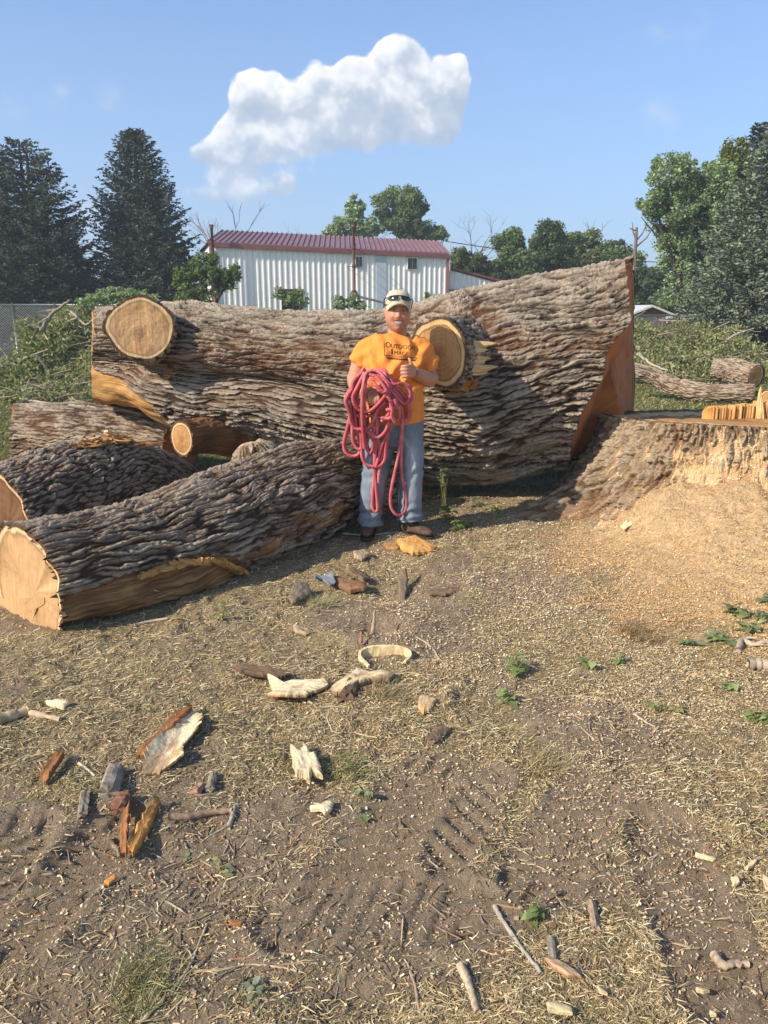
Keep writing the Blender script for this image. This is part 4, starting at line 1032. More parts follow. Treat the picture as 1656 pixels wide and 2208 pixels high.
def blob_leaves(blobs, Y, r, n, size, holes=0.25, depth=1.0):
    """blobs: px,py,rx,ry in the photograph; leaves spread through ellipsoids, denser in clumps"""
    w = np.array([b[2] * b[3] for b in blobs], float); w /= w.sum()
    ids = r.choice(len(blobs), n, p=w)
    Bc = np.array([at(b[0], b[1], Y) for b in blobs]); R_ = np.array([(b[2] / FPX * Y, b[2] / FPX * Y * depth, b[3] / FPX * Y) for b in blobs])
    k = 44                                                      # leaf clumps per blob
    cl = rand_dirs(len(blobs) * k, r).reshape(len(blobs), k, 3) * (r.random((len(blobs), k, 1)) ** 0.36)
    cs = r.uniform(0.12, 0.48, (len(blobs), k))
    j = r.integers(0, k, n)
    q = cl[ids, j] + rand_dirs(n, r) * (r.random((n, 1)) ** 0.5) * cs[ids, j][:, None]
    P = Bc[ids] + q * R_[ids]
    A = rand_dirs(n, r) * np.array((1, 1, 0.6)); A /= np.linalg.norm(A, axis=1)[:, None]
    N = rand_dirs(n, r) + np.array((0, 0, 0.9)); B = np.cross(A, N); B /= np.linalg.norm(B, axis=1)[:, None] + 1e-9
    L = size * r.uniform(.6, 1.35, n); W = L * r.uniform(.5, .8, n)
    V, F = leaf_quads(P, A, B, L, W)
    return V, F, Bc, (ids, j)
def broadleaf(name, label, cat, blobs, Y, seed, n, size, cols, base=None, group=None, trunk=0.16, var=0.2, stems=1, depth=1.0):
    n, size = int(n * 3.4), size * 0.50
    cols = [tuple(np.array(c) * (1.15, 1.27, 1.20)) for c in cols]
    r = np.random.default_rng(seed)
    V, F, Bc, (ids, j) = blob_leaves(blobs, Y, r, n, size, depth=depth)
    bx = np.average(Bc[:, 0]) if base is None else at(base, 660, Y)[0]
    t = thing(name, label, cat, (bx, Y, 0), group)
    tint = 1 + 0.16 * r.standard_normal((len(blobs), 44))
    C = vary(n, cols, r, var) * tint[ids, j][:, None]
    zmin = V[:, 2].min(); V[:, 2] = np.maximum(V[:, 2], 0.03)
    mesh_np('crown' if cat == 'tree' else 'foliage', V, F, M['leaf'], t, col=np.repeat(np.clip(C, .01, .9), 4, 0), smooth=False)
    mb = MB()
    for s in range(stems):
        bb = np.array((bx + (s - (stems - 1) / 2) * 0.35, Y + r.normal(0, .1), 0))
        fork = np.array((np.average(Bc[:, 0]) * .4 + bb[0] * .6, Y, max(0.5, (Bc[:, 2].min()) * .75)))
        mb.tube([bb, bb * .5 + fork * .5 + r.normal(0, .05, 3), fork], [trunk * 1.2, trunk, trunk * .8], 8)
        for c in Bc[s::stems]:
            mid = fork * .5 + c * .5 + np.array((r.normal(0, .1), r.normal(0, .1), 0.05))
            mb.tube([fork, mid, c], [trunk * .62, trunk * .38, trunk * .10], 6)
            for _ in range(3):
                e = c + rand_dirs(1, r)[0] * r.uniform(.3, .8) * np.array((1, 1, 1)) * (max(b[2] for b in blobs) / FPX * Y) * .8
                mb.tube([mid, (mid + e) / 2 + r.normal(0, .05, 3), e], [trunk * .25, trunk * .16, trunk * .05], 4)
    mb.build('trunk' if cat == 'tree' else 'stem', M['trunkwood'], t)
    return t
def bare_tree(label, px, top, Y, spread, seed, trunk=0.10, group='leafless trees', levels=4):
    r = np.random.default_rng(seed); p = at(px, top, Y); H = p[2]
    mb = MB()
    def grow(a, d, L, w, lv):
        b = a + d * L; m = (a + b) / 2 + r.normal(0, .04 * L, 3)
        mb.tube([a, m, b], [w, w * .82, w * .6], 5 if lv > 1 else 3, cap=False)
        if lv == 0: return
        for k in range(r.integers(2, 4)):
            e = d + rand_dirs(1, r)[0] * np.array((spread, spread, .5)); e[2] = abs(e[2]) * .8 + .25; e /= np.linalg.norm(e)
            grow(b, e, L * r.uniform(.55, .8), w * .58, lv - 1)
        if lv > 1: grow(m, (lambda e: e / np.linalg.norm(e))(d + rand_dirs(1, r)[0] * .8), L * .5, w * .4, lv - 2)
    grow(np.array((p[0], Y, 0.0)), np.array((0, 0, 1.0)), H * 0.42, trunk, levels)
    # stretch to the wanted height
    V = np.concatenate(mb.V); zm = V[:, 2].max()
    for a in mb.V: a[:, 2] *= H / zm
    o = mb.build('bare_tree', M['deadwood'], None, loc=(p[0], Y, 0))
    tag(o, label, 'tree', group); return o

SPR = [(0.050, 0.072, 0.055), (0.066, 0.090, 0.070), (0.085, 0.108, 0.088), (0.038, 0.056, 0.042), (0.095, 0.115, 0.078)]
BLUE = [(0.135, 0.17, 0.115), (0.175, 0.21, 0.145), (0.10, 0.13, 0.085), (0.21, 0.24, 0.17)]
GRN = [(0.115, 0.145, 0.055), (0.15, 0.185, 0.072), (0.08, 0.105, 0.042), (0.19, 0.22, 0.095)]
SIL = [(0.20, 0.24, 0.135), (0.25, 0.29, 0.17), (0.145, 0.18, 0.10), (0.30, 0.335, 0.215)]
OLV = [(0.145, 0.145, 0.035), (0.18, 0.175, 0.048), (0.11, 0.115, 0.028)]
conifer('dark spruce with several spiky tops behind the bare chain link fence', 40, 305, 31, 160, 35, SPR, tops=5, nb=680, taper=.55, leaf=.85)
conifer('cone shaped dark spruce standing alone between the fence and the white shed', 288, 284, 32.5, 152, 32, SPR, tops=1, nb=640, taper=.66, leaf=.85)
conifer('pale blue green spruce overlapping the olive green tree', 1682, 270, 24, 205, 33, BLUE, nb=600, taper=.92, leaf=.75)
conifer('dark spruce top sticking up behind the pale blue green spruce', 1640, 268, 31, 95, 34, SPR, nb=200, taper=.8)
broadleaf('maple_tree', 'silvery green maple leaning out beside the olive green tree and the dead trunk', 'tree',
          [(1440, 400, 55, 55), (1500, 380, 50, 45), (1410, 440, 34, 26), (1470, 470, 62, 55), (1520, 460, 50, 60), (1455, 530, 40, 45), (1490, 580, 48, 50), (1460, 640, 52, 34), (1540, 400, 40, 50), (1530, 620, 46, 40)], 28, 41, 15000, .20, SIL, base=1500, trunk=.22)
broadleaf('olive_green_tree', 'olive green tree squeezed between the maple and the blue green spruce', 'tree',
          [(1560, 380, 42, 55), (1585, 440, 48, 60), (1550, 520, 44, 60), (1580, 590, 46, 55), (1590, 350, 36, 40)], 30, 42, 9000, .22, OLV, base=1575, trunk=.2)
broadleaf('thin_tree', 'thin see through tree rising behind the shed roof, left of the dense round one', 'tree',
          [(765, 450, 22, 24), (745, 490, 34, 22), (785, 495, 28, 18), (800, 490, 18, 22), (715, 505, 22, 12)], 48, 43, 2300, .34, SIL, trunk=.16)
broadleaf('dense_tree', 'dense round green tree rising behind the middle of the shed roof', 'tree',
          [(845, 450, 36, 36), (890, 445, 32, 34), (865, 495, 50, 30), (905, 500, 36, 22), (940, 505, 26, 16)], 50, 44, 9000, .34, [(0.15, 0.185, 0.085), (0.185, 0.22, 0.105), (0.115, 0.145, 0.065)], trunk=.25)
broadleaf('dark_bushy_tree', 'low dark bushy tree at the right hand corner of the shed', 'tree',
          [(990, 560, 26, 20), (1020, 575, 34, 26), (1060, 585, 30, 24)], 42, 45, 5000, .28, [(0.075, 0.095, 0.04), (0.10, 0.12, 0.048), (0.16, 0.16, 0.065)], trunk=.15)
hz = [('dark round tree, leftmost of the row above the butt of the trunk', [(1105, 530, 34, 34), (1120, 575, 48, 36), (1085, 600, 30, 24)], GRN, 44),
      ('broad dark green tree second in the row above the butt of the trunk', [(1180, 535, 48, 44), (1190, 585, 60, 42), (1155, 600, 36, 30)], [(0.085, 0.11, 0.05), (0.11, 0.14, 0.062), (0.065, 0.085, 0.038)], 43),
      ('lighter olive tree with a bare twig top above the butt of the trunk', [(1250, 530, 40, 32), (1275, 570, 46, 40), (1240, 600, 40, 34)], [(0.18, 0.195, 0.085), (0.22, 0.23, 0.105), (0.135, 0.15, 0.06)], 46),
      ('rounded green tree sloping down to the right end of the row above the butt', [(1325, 555, 40, 30), (1350, 590, 44, 38), (1385, 610, 40, 36)], GRN, 45),
      ('low dark tree beside the dead trunk, right of the butt', [(1395, 620, 36, 40), (1420, 640, 34, 36), (1430, 600, 26, 24)], [(0.075, 0.095, 0.05), (0.10, 0.12, 0.062)], 40)]
for k, (lb, bl, cl, Y) in enumerate(hz):
    broadleaf('treeline_tree', lb, 'tree', bl, Y, 50 + k, 8000, .32, cl, group='trees in the row behind the trunk', trunk=.2)
bare_tree('thin leafless tree above the left end of the shed roof', 488, 432, 50, .5, 61)
bare_tree('short leafless twiggy tree just clearing the shed roof right of the thin leafless one', 556, 480, 50, .9, 62, .07)
bare_tree('small leafless twigs barely clearing the shed roof near its middle', 660, 486, 50, .8, 63, .06)
bare_tree('grey leafless twigs left of the thin see through tree', 738, 452, 52, .7, 67, .07)
bare_tree('wide leafless tree right of the dense round tree', 980, 458, 50, .9, 64, .11, levels=5)
bare_tree('leafless twigs poking out of the olive tree in the row', 1272, 464, 47, .7, 65, .10)
def snag():
    p = at(1373, 490, 40); mb = MB(); x = p[0]
    mb.tube([(x, 40, 0), (x + .03, 40, 3), (x, 40, p[2])], [.16, .13, .06], 7)
    for (z0, dx, dz) in ((4.6, .9, 1.2), (4.2, -.5, .5), (5.4, -.35, .12), (4.9, .5, .9), (5.0, -.25, .8)):
        mb.tube([(x, 40, z0), (x + dx * .6, 40, z0 + dz * .4), (x + dx, 40, z0 + dz)], [.05, .035, .015], 4)
    tag(mb.build('dead_tree', M['deadwood'], None, loc=(x, 40, 0)), 'dead broken trunk with bare arms left of the maple', 'tree')
snag()
# shrubs
broadleaf('sapling', 'leafy sapling in front of the left end of the white shed', 'shrub',
          [(400, 600, 26, 26), (435, 580, 26, 32), (470, 600, 28, 26), (425, 640, 40, 22), (495, 600, 20, 22), (460, 560, 14, 14), (510, 585, 10, 14)], 24, 71, 3600, .15, GRN, trunk=.05, stems=2)
broadleaf('shrub', 'weedy shrub against the shed wall in front of its low opening', 'shrub', [(600, 632, 14, 12), (625, 645, 18, 14), (650, 650, 18, 12), (645, 628, 12, 8)], 26, 72, 900, .13, SIL, trunk=.02, group='weeds along the shed wall')
broadleaf('shrub', 'weedy shrub under the rusty stovepipe of the shed', 'shrub', [(735, 652, 20, 14), (762, 648, 14, 14), (775, 660, 16, 10)], 26, 73, 800, .13, SIL, trunk=.02, group='weeds along the shed wall')
broadleaf('shrub', 'tiny weed by the shed wall just right of the cap', 'shrub', [(921, 642, 8, 12)], 27, 74, 140, .12, GRN, trunk=.012, group='weeds along the shed wall')
broadleaf('shrub', 'dark undergrowth between the two dark spruces', 'shrub', [(165, 600, 34, 50), (150, 560, 20, 40), (185, 640, 40, 26), (120, 640, 40, 30)], 34, 75, 3000, .24, [(0.06, 0.08, 0.036), (0.08, 0.10, 0.046)], trunk=.06, stems=2)
broadleaf('shrub', 'light green shrub at the foot of the lone spruce behind the trunk', 'shrub', [(250, 640, 40, 18), (205, 650, 34, 16), (300, 640, 40, 16)], 23, 76, 1700, .15, SIL, trunk=.03, stems=2)
broadleaf('shrub', 'low dark shrub at the right foot of the lone spruce', 'shrub', [(360, 570, 26, 36), (390, 560, 22, 28), (350, 620, 36, 30)], 36, 77, 2600, .24, [(0.065, 0.085, 0.045), (0.085, 0.105, 0.055)], trunk=.06, stems=2)
# far woodland
def woodland():
    r = np.random.default_rng(80); n = 16000
    X = r.uniform(-75, 75, n); top = 4.6 + 1.6 * fbm(X * .12, X * 0, 5, 4)
    P = np.stack((X, 95 + r.uniform(-4, 4, n), top * r.random(n) ** .6), -1)
    A = rand_dirs(n, r); B = np.cross(A, rand_dirs(n, r)); B /= np.linalg.norm(B, axis=1)[:, None]
    V, F = leaf_quads(P, A, B, r.uniform(.5, 1.3, n), r.uniform(.4, .9, n)); V[:, 2] = np.maximum(V[:, 2], .02)
    tag(mesh_np('far_woodland', V, F, M['leaf'], col=np.repeat(vary(n, GRN, r, .2) * .9, 4, 0), smooth=False), 'far belt of woodland along the horizon', 'woodland', kind='stuff')
woodland()

# brush piles of cut branches
def brush_pile(label, x0, x1, py_top, Y0, Y1, seed, nl, nbr, size, cols, group='brush piles'):
    r = np.random.default_rng(seed)
    xa, xb = at(x0, 700, Y0)[0], at(x1, 700, Y0)[0]
    t = thing('brush_pile', label, 'brush pile', ((xa + xb) / 2, (Y0 + Y1) / 2, 0), group)
    def hgt(X, Y):
        px = x0 + (X - xa) / (xb - xa) * (x1 - x0)
        zt = (1104 - np.interp(px, [p[0] for p in py_top], [p[1] for p in py_top])) / FPX
        zt = CZ + Y1 * (-math.sin(PITCH) + zt * math.cos(PITCH)) / (math.cos(PITCH) + zt * math.sin(PITCH))
        prof = np.sin(np.clip((Y - Y0) / (Y1 - Y0), 0.04, 1) * math.pi * .5) ** .8
        return np.maximum(0.12, zt * prof * (1 + .30 * fbm(X * .9, Y * .9, seed, 3) + .28 * fbm(X * 3.3, Y * 3.3, seed + 9, 2)))
    X = r.uniform(xa, xb, nl); Y = Y0 + (Y1 - Y0) * r.random(nl) ** 0.8; H = hgt(X, Y)
    cl = fbm(X * 1.7, Y * 1.7 + H, seed + 3, 3)
    P = np.stack((X, Y, H * (0.25 + .78 * r.random(nl) ** .45)), -1) + rand_dirs(nl, r) * .10
    P[:, 2] = np.maximum(P[:, 2], .04)
    keep = cl + .8 * r.random(nl) > .12; P = P[keep]; cl = cl[keep]; n = len(P)
    A = rand_dirs(n, r) + np.array((0, 0, -.35)); A /= np.linalg.norm(A, axis=1)[:, None]
    B = np.cross(A, rand_dirs(n, r)); B /= np.linalg.norm(B, axis=1)[:, None]
    V, F = leaf_quads(P, A, B, size * r.uniform(.6, 1.4, n), size * r.uniform(.4, .8, n))
    C = vary(n, cols, r, .22) * (1 + .25 * cl[:, None])
    mesh_np('foliage', V, F, M['leaf'], t, col=np.repeat(np.clip(C, .01, .9), 4, 0), smooth=False)
    mb = MB()
    for k in range(nbr):
        x, y = r.uniform(xa, xb), r.uniform(Y0, Y1); h = hgt(np.array(x), np.array(y)) * r.uniform(.5, 1.05)
        a = r.uniform(0, 6.28); L = r.uniform(.4, 1.3); d = np.array((math.cos(a) * L, math.sin(a) * .5 * L, r.normal(.12, .25) * L))
        p = np.array((x, y, h)); w = r.uniform(.006, .020) * (1 if r.random() < .85 else 2)
        mb.tube([p - d / 2, p + r.normal(0, .05, 3), p + d / 2], [w, w * .8, w * .3], 4, c=vary(1, [(0.26, 0.21, 0.15), (0.18, 0.14, 0.10), (0.36, 0.30, 0.22)], r)[0])
    mb.build('branch_tangle', M['twig'], t)
    return t
BR = [(0.17, 0.195, 0.075), (0.225, 0.25, 0.105), (0.12, 0.145, 0.055), (0.29, 0.30, 0.145), (0.36, 0.345, 0.19)]
brush_pile('heap of cut leafy branches on the lawn left of the trunk end', -60, 235, [(-60, 690), (20, 690), (60, 700), (110, 735), (170, 700), (240, 690)], 14.6, 18.5, 91, 38000, 330, .080, BR)
brush_pile('heap of cut leafy branches by the fence right of the butt', 1372, 1720, [(1372, 750), (1410, 720), (1450, 700), (1530, 715), (1600, 710), (1720, 700)], 17.5, 21.5, 92, 34000, 330, .085, [(0.22, 0.24, 0.095), (0.29, 0.295, 0.125), (0.16, 0.18, 0.07), (0.37, 0.355, 0.18)])
brush_pile('low litter of green twigs lying on the lawn left of the far log', -50, 200, [(-50, 838), (60, 826), (200, 832)], 13.4, 14.6, 93, 4200, 70, .075, BR)
def branch(label, pts, rad, col, group=None, seed=1, name='branch'):
    """pts: px,py,Y"""
    r = np.random.default_rng(seed); P = spline([at(*p) for p in pts], 14); mb = MB()
    P = P + r.normal(0, rad * .25, P.shape)
    mb.tube(P, np.linspace(rad, rad * .45, 14), 7, c=col)
    for k in (5, 9):
        d = rand_dirs(1, r)[0] * np.array((1, .4, .6)) * rad * 9
        mb.tube([P[k], P[k] + d * .6, P[k] + d * 1.2], [rad * .4, rad * .3, rad * .12], 5, c=col)
    c = P.mean(0); o = mb.build(name, M['twig'], None, smooth=True, loc=(c[0], c[1], 0)); tag(o, label, 'branch', group); return o
branch('bare crooked limb standing up out of the left brush heap against the fence', [(90, 715, 14.9), (105, 685, 14.9), (125, 665, 14.9), (150, 648, 14.9)], .05, (0.25, 0.21, 0.17), seed=4)
branch('pale bent limb arching over the left brush heap towards the trunk', [(150, 670, 15.2), (165, 682, 15.1), (185, 700, 15), (200, 690, 15)], .03, (0.36, 0.31, 0.25), seed=5)
branch('long pale branch lying in front of the right brush heap', [(1375, 762, 17.2), (1405, 785, 16.6), (1440, 800, 16.2)], .035, (0.42, 0.36, 0.28), seed=6)
branch('pale slanting branch on top of the right brush heap', [(1565, 735, 18.5), (1590, 720, 18.7), (1625, 708, 19)], .03, (0.40, 0.33, 0.25), seed=7)

# logs on the lawn to the right
def lawn_log(label, rows, seed, cap=True, mat='bark_pale', group='logs lying on the right lawn'):
    P = np.array([(*at(a, b, y), r, r) for (a, b, y, r) in rows]); c = P[:, :3].mean(0)
    t = thing('log', label, 'log', (c[0], c[1], 0), group)
    g = log_tube(P, 150, 110, back=16, seed=seed, lon=.22, acr=.045, amp=.03, rag=.02)
    build_bark('bark', g, M[mat], t)
    build_cap('cut_face', g, 'start', M['cut_orange'], t, seed=seed)
    build_cap('cut_face', g, 'end', M['cut_orange'], t, seed=seed + 1)
lawn_log('long curved log lying on the lawn right of the butt', [(1362, 800, 14.6, .15), (1410, 812, 14.5, .16), (1450, 832, 14.3, .17), (1530, 848, 13.9, .17), (1625, 849, 13.7, .17)], 101)
lawn_log('thick log resting behind the curved log, with a dark sawn end at the right', [(1535, 797, 15.2, .20), (1580, 800, 15.0, .24), (1632, 812, 14.5, .23)], 102)
lawn_log('log at the right frame edge behind the stump spike', [(1652, 858, 12.6, .13), (1700, 850, 13.4, .17), (1760, 846, 14.2, .17)], 103)

# ------------------------------------------------------------------ fences
M['galv'] = plain('galvanised_steel', (0.42, 0.43, 0.44), 0.45, 0.5, metal=0.6)
M['dark_slat'] = plain('dark_fence_slats', (0.075, 0.085, 0.09), 0.6, 0.3)
def fence(label, a, b, h, npost, slats):
    a, b = np.array(a), np.array(b); t = thing('chain_link_fence', label, 'fence', ((a + b) / 2)); d = b - a; L = np.linalg.norm(d); u = d / L; nrm = np.array((-u[1], u[0], 0))
    for k in range(npost):
        p = a + u * L * k / (npost - 1)
        MB().tube([p, p + (0, 0, h + .06)], .03, 8).build('post', M['galv'], t, smooth=True)
    MB().tube([a + (0, 0, h), b + (0, 0, h)], .022, 8).build('top_rail', M['galv'], t, smooth=True)
    mb = MB(); w = .0035; st = .075; up = np.array((0, 0, 1.0))
    for k in range(int(-h / st), int(L / st)):
        for s in (1, -1):
            x0, x1 = k * st, k * st + h
            z0, z1 = (0.03, h) if s > 0 else (h, 0.03)
            if x0 < 0: z0 = z0 + s * (-x0); x0 = 0
            if x1 > L: z1 = z1 - s * (x1 - L); x1 = L
            if x1 <= x0: continue
            p, q = a + u * x0 + up * z0, a + u * x1 + up * z1
            e = np.array((0, 0, w * 1.4)); f = nrm * w
            mb.add([p - e, q - e, q + e, p + e], [(0, 1, 2, 3)]); 
    mb.build('wire_mesh', M['galv'], t)
    if slats:
        mb = MB(); k = 0; r = np.random.default_rng(2); x = .05
        while x < L:
            p = a + u * x + nrm * .012; top = h - .05 - .12 * r.random() ** 3
            q = p + u * .055
            mb.hexa([p + (0, 0, .04), q + (0, 0, .04), q + nrm * .006 + (0, 0, .04), p + nrm * .006 + (0, 0, .04), p + up * top, q + up * top, q + nrm * .006 + up * top, p + nrm * .006 + up * top]); x += .09
        mb.build('privacy_slats', M['dark_slat'], t)
za = at(0, 657, 22.5)[2]; zb = at(1500, 680, 24)[2]
fence('bare chain link fence behind the left brush heap', (at(-60, 700, 22.5)[0], 22.5, 0), (at(300, 700, 23)[0], 23, 0), za, 5, False)
fence('chain link fence with dark slats behind the right brush heap', (at(1330, 700, 24)[0], 24, 0), (at(1720, 700, 24)[0], 24, 0), zb, 4, True)

# ------------------------------------------------------------------ white metal shed
M['white_steel'] = plain('white_painted_steel', (0.80, 0.80, 0.78), 0.45, 0.4, var=0.05, scale=1.5)
M['maroon'] = plain('maroon_painted_steel', (0.21, 0.085, 0.088), 0.5, 0.4, var=0.10, scale=3.0)
M['maroon_roof'] = plain('maroon_roofing', (0.235, 0.132, 0.142), 0.5, 0.4, var=0.12, scale=2.0)
M['glass_dark'] = plain('dark_window', (0.02, 0.022, 0.025), 0.12, 0.5)
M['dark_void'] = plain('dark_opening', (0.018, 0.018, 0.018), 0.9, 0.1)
M['rust'] = plain('rusty_stovepipe', (0.14, 0.065, 0.05), 0.7, 0.3, var=.3, scale=5)
def ribbed(mb, p0, p1, z0a, z1a, z0b, z1b, pitch, depth, out):
    """sheet with trapezoid ribs from p0 to p1"""
    p0, p1 = np.array(p0, float), np.array(p1, float); L = np.linalg.norm(p1 - p0); n = int(round(L / pitch)); V = []
    for k in range(n):
        for f, o in ((0, 0), (.62, 0), (.68, 1), (.90, 1), (.98, 0)):
            s = (k + f) / n; q = p0 + (p1 - p0) * s + np.array(out) * depth * o
            V.append((q, z0a + (z0b - z0a) * s, z1a + (z1b - z1a) * s))
    V.append((p1, z0b, z1b)); m = len(V)
    W = [(q[0], q[1], a) for q, a, b in V] + [(q[0], q[1], b) for q, a, b in V]
    mb.add(W, [(i, i + 1, m + i + 1, m + i) for i in range(m - 1)])
def build_shed():
    A, B = at(455, 525, 29), at(963, 550, 31.5); za, zb = A[2], B[2]
    A2, B2 = A[:2], B[:2]; u = (B2 - A2) / np.linalg.norm(B2 - A2); n = np.array((-u[1], u[0])); out = -n
    t = thing('shed', 'long white ribbed metal shed with a maroon roof behind the trunk', 'shed', ((A[0] + B[0]) / 2, (A[1] + B[1]) / 2 + 2, 0))
    Ls = np.linalg.norm(B2 - A2)
    def w(s, o=0.0): p = A2 + u * s + out * o; return p
    mb = MB(); ribbed(mb, A2, B2, 0, za, 0, zb, 0.21, 0.024, out)
    D = 4.6; C2, E2 = B2 + n * D, A2 + n * D
    ribbed(mb, B2, C2, 0, zb, 0, zb, .21, .035, u); ribbed(mb, E2, A2, 0, za, 0, za, .21, .035, -u); ribbed(mb, C2, E2, 0, zb, 0, za, .21, .035, n)
    mb.build('wall', M['white_steel'], t)
    r0, r1 = at(480, 500, 31.1), at(944, 523, 33.6)
    e0 = np.array((*(A2 + out * .12 - u * .12), za)); e1 = np.array((*(B2 + out * .12 + u * .08), zb))
    b0 = np.array((*(E2 + n * .12 - u * .12), za)); b1 = np.array((*(C2 + n * .12 + u * .08), zb))
    mb = MB(); th = np.array((0, 0, .06))
    def slab(q): q = [np.array(x) for x in q]; mb.hexa([*q, *[x + th for x in q]])
    for q in ((e0, e1, r1, r0), (b1, b0, r0, r1)):
        slab(q)
        k = 46
        for i in range(k + 1):
            f = i / k; lo = q[0] + (q[1] - q[0]) * f; hi = q[3] + (q[2] - q[3]) * f; d = (q[1] - q[0]) / np.linalg.norm(q[1] - q[0]) * .022
            mb.hexa([lo - d + th, lo + d + th, hi + d + th, hi - d + th, lo - d * .5 + th * 1.7, lo + d * .5 + th * 1.7, hi + d * .5 + th * 1.7, hi - d * .5 + th * 1.7])
    for q in ((e0, r0, b0), (e1, b1, r1)):
        mb.add([*q, *[x + th for x in q]], [(0, 2, 1), (3, 4, 5)])
    mb.build('roof', M['maroon_roof'], t)
    mb = MB(); mb.hexa([np.array((*w(-.1, .15), za - .12)), np.array((*w(Ls + .06, .15), zb - .12)), np.array((*w(Ls + .06, .10), zb - .12)), np.array((*w(-.1, .10), za - .12)),
                        np.array((*w(-.1, .15), za + .02)), np.array((*w(Ls + .06, .15), zb + .02)), np.array((*w(Ls + .06, .10), zb + .02)), np.array((*w(-.1, .10), za + .02))])
    mb.build('fascia', M['maroon'], t)
    for s, zz in ((-.03, za), (Ls + .03, zb)):
        p = w(s, .07); MB().box((p[0] - .05, p[1] - .03, 0), (p[0] + .05, p[1] + .03, zz - .13)).build('corner_trim', M['maroon'], t)
    def S(px):                                                     # distance along the wall of a photo column
        s = np.linspace(0, Ls, 400); q = A2[None] + u[None] * s[:, None]; x, _ = proj(np.column_stack((q, np.full(400, 2.5)))); return float(np.interp(px, x, s))
    def Z(px, py): s = S(px); return at(px, py, (A2 + u * s)[1])[2]
    def rect(name, mat, x0, x1, y0, y1, o, parent, th_=.03):
        s0, s1, zt, zb_ = S(x0), S(x1), Z((x0 + x1) / 2, y0), Z((x0 + x1) / 2, y1)
        P = [np.array((*w(s, q), z)) for z in (zb_, zt) for (s, q) in ((s0, o), (s1, o), (s1, o - th_), (s0, o - th_))]
        return MB().hexa(P).build(name, mat, parent)
    for (x0, x1, y0, y1) in ((767, 780, 554, 575), (878, 897, 557, 580)):
        fr = rect('window', M['white_steel'], x0 - 1.5, x1 + 1.5, y0 - 1.5, y1 + 1.5, .065, t, .06)
        m = (x0 + x1) / 2
        rect('pane', M['glass_dark'], x0, m - .5, y0, y1, .075, fr, .012); rect('pane', M['glass_dark'], m + .5, x1, y0, y1, .075, fr, .012)
    rect('low_opening', M['dark_void'], 606, 651, 626, 668, .06, t, .05)
    rect('opening_lintel', M['maroon'], 604, 653, 623, 626, .08, t, .06)
    rect('wall_shadow_band', M['shadow_band'], 811, 832, 543, 690, .045, t, .04)  # added thin slab, coloured to stand in for a shadow band on the wall
    # stovepipe standing off the wall
    base = at(763, 560, w(S(763))[1] - 1.0)[:2]; zt = at(763, 488, base[1])[2]; z0 = at(762, 632, base[1])[2]
    pp = MB().tube([(*base, z0), (*base, zt)], .05, 12).build('stovepipe', M['rust'], t, smooth=True)
    MB().tube([(*base, zt - .02), (*base, zt + .10)], .085, 12).build('pipe_cap', M['rust'], pp, smooth=True)
    MB().tube([(*base, z0 - .16), (*base, z0), (*base, z0 + .10)], [.10, .14, .08], 12).build('pipe_tee', M['rust'], pp, smooth=True)
    a = w(S(822), .1); MB().tube([(*base, z0 - .1), (*(base * .4 + a * .6), z0 - .22), (*a, z0 - .30)], .05, 8).build('flue_arm', M['galv'], pp, smooth=True)
    for zz in (zt - .75, z0 + .95):
        mbb = MB()
        for ds in (-.25, .25):
            q = w(S(762) + ds, .04); mbb.tube([(*base, zz), (*q, zz + .02)], .012, 5)
        mbb.tube([(*(base + u * -.06), zz), (*(base + u * .06), zz)], .06, 10); mbb.build('pipe_bracket', M['rust'], pp)
    fl = w(.02, .35); zt = at(454, 489, fl[1])[2]
    q = MB().tube([(*fl, 0), (*fl, zt)], .05, 10).build('flue', M['rust'], t, smooth=True)
    MB().tube([(*fl, zt - .02), (*fl, zt + .07)], .075, 10).build('flue_cap', M['rust'], q, smooth=True)
    q = w(Ls + .1, .12); ztop = at(965, 508, q[1])[2]
    MB().tube([(*q, zb - .6), (*q, ztop)], .018, 6).build('antenna_mast', M['galv'], t)
    # lean-to on the right
    B3 = B2 + u * .1 + n * .25; F2 = B3 + u * 2.75
    q0 = at(968, 578, B3[1])[2]; q1 = at(1097, 614, F2[1])[2]
    mb = MB(); ribbed(mb, B3, F2, 0, q0 - .05, 0, q1 - .05, .21, .03, out)
    lt = mb.build('lean_to', M['white_steel'], t); D3 = n * 3.2
    mb = MB(); P = [np.array((*(p + out * .1), z)) for p, z in ((B3, q0), (F2 + u * .1, q1))] + [np.array((*(p + D3), z)) for p, z in ((F2 + u * .1, q1), (B3, q0))]
    mb.hexa([*P, *[p + (0, 0, .08) for p in P]]); mb.build('lean_to_roof', M['maroon'], lt)
    mb = MB(); s0, s1 = B3 + u * .1 + out * .05, F2 - u * .6 + out * .05; zz = at(1010, 625, B3[1])[2]
    mb.hexa([np.array((*p, z)) for z in (zz - .03, zz + .02) for p in (s0, s1, s1 - out * .03, s0 - out * .03)]); mb.build('door_track', M['maroon'], lt)
M['shadow_band'] = plain('painted_shadow_grey', (0.46, 0.53, 0.60), 0.5, 0.3, var=.06)  # wall shadow put into a blue-grey colour
build_shed()
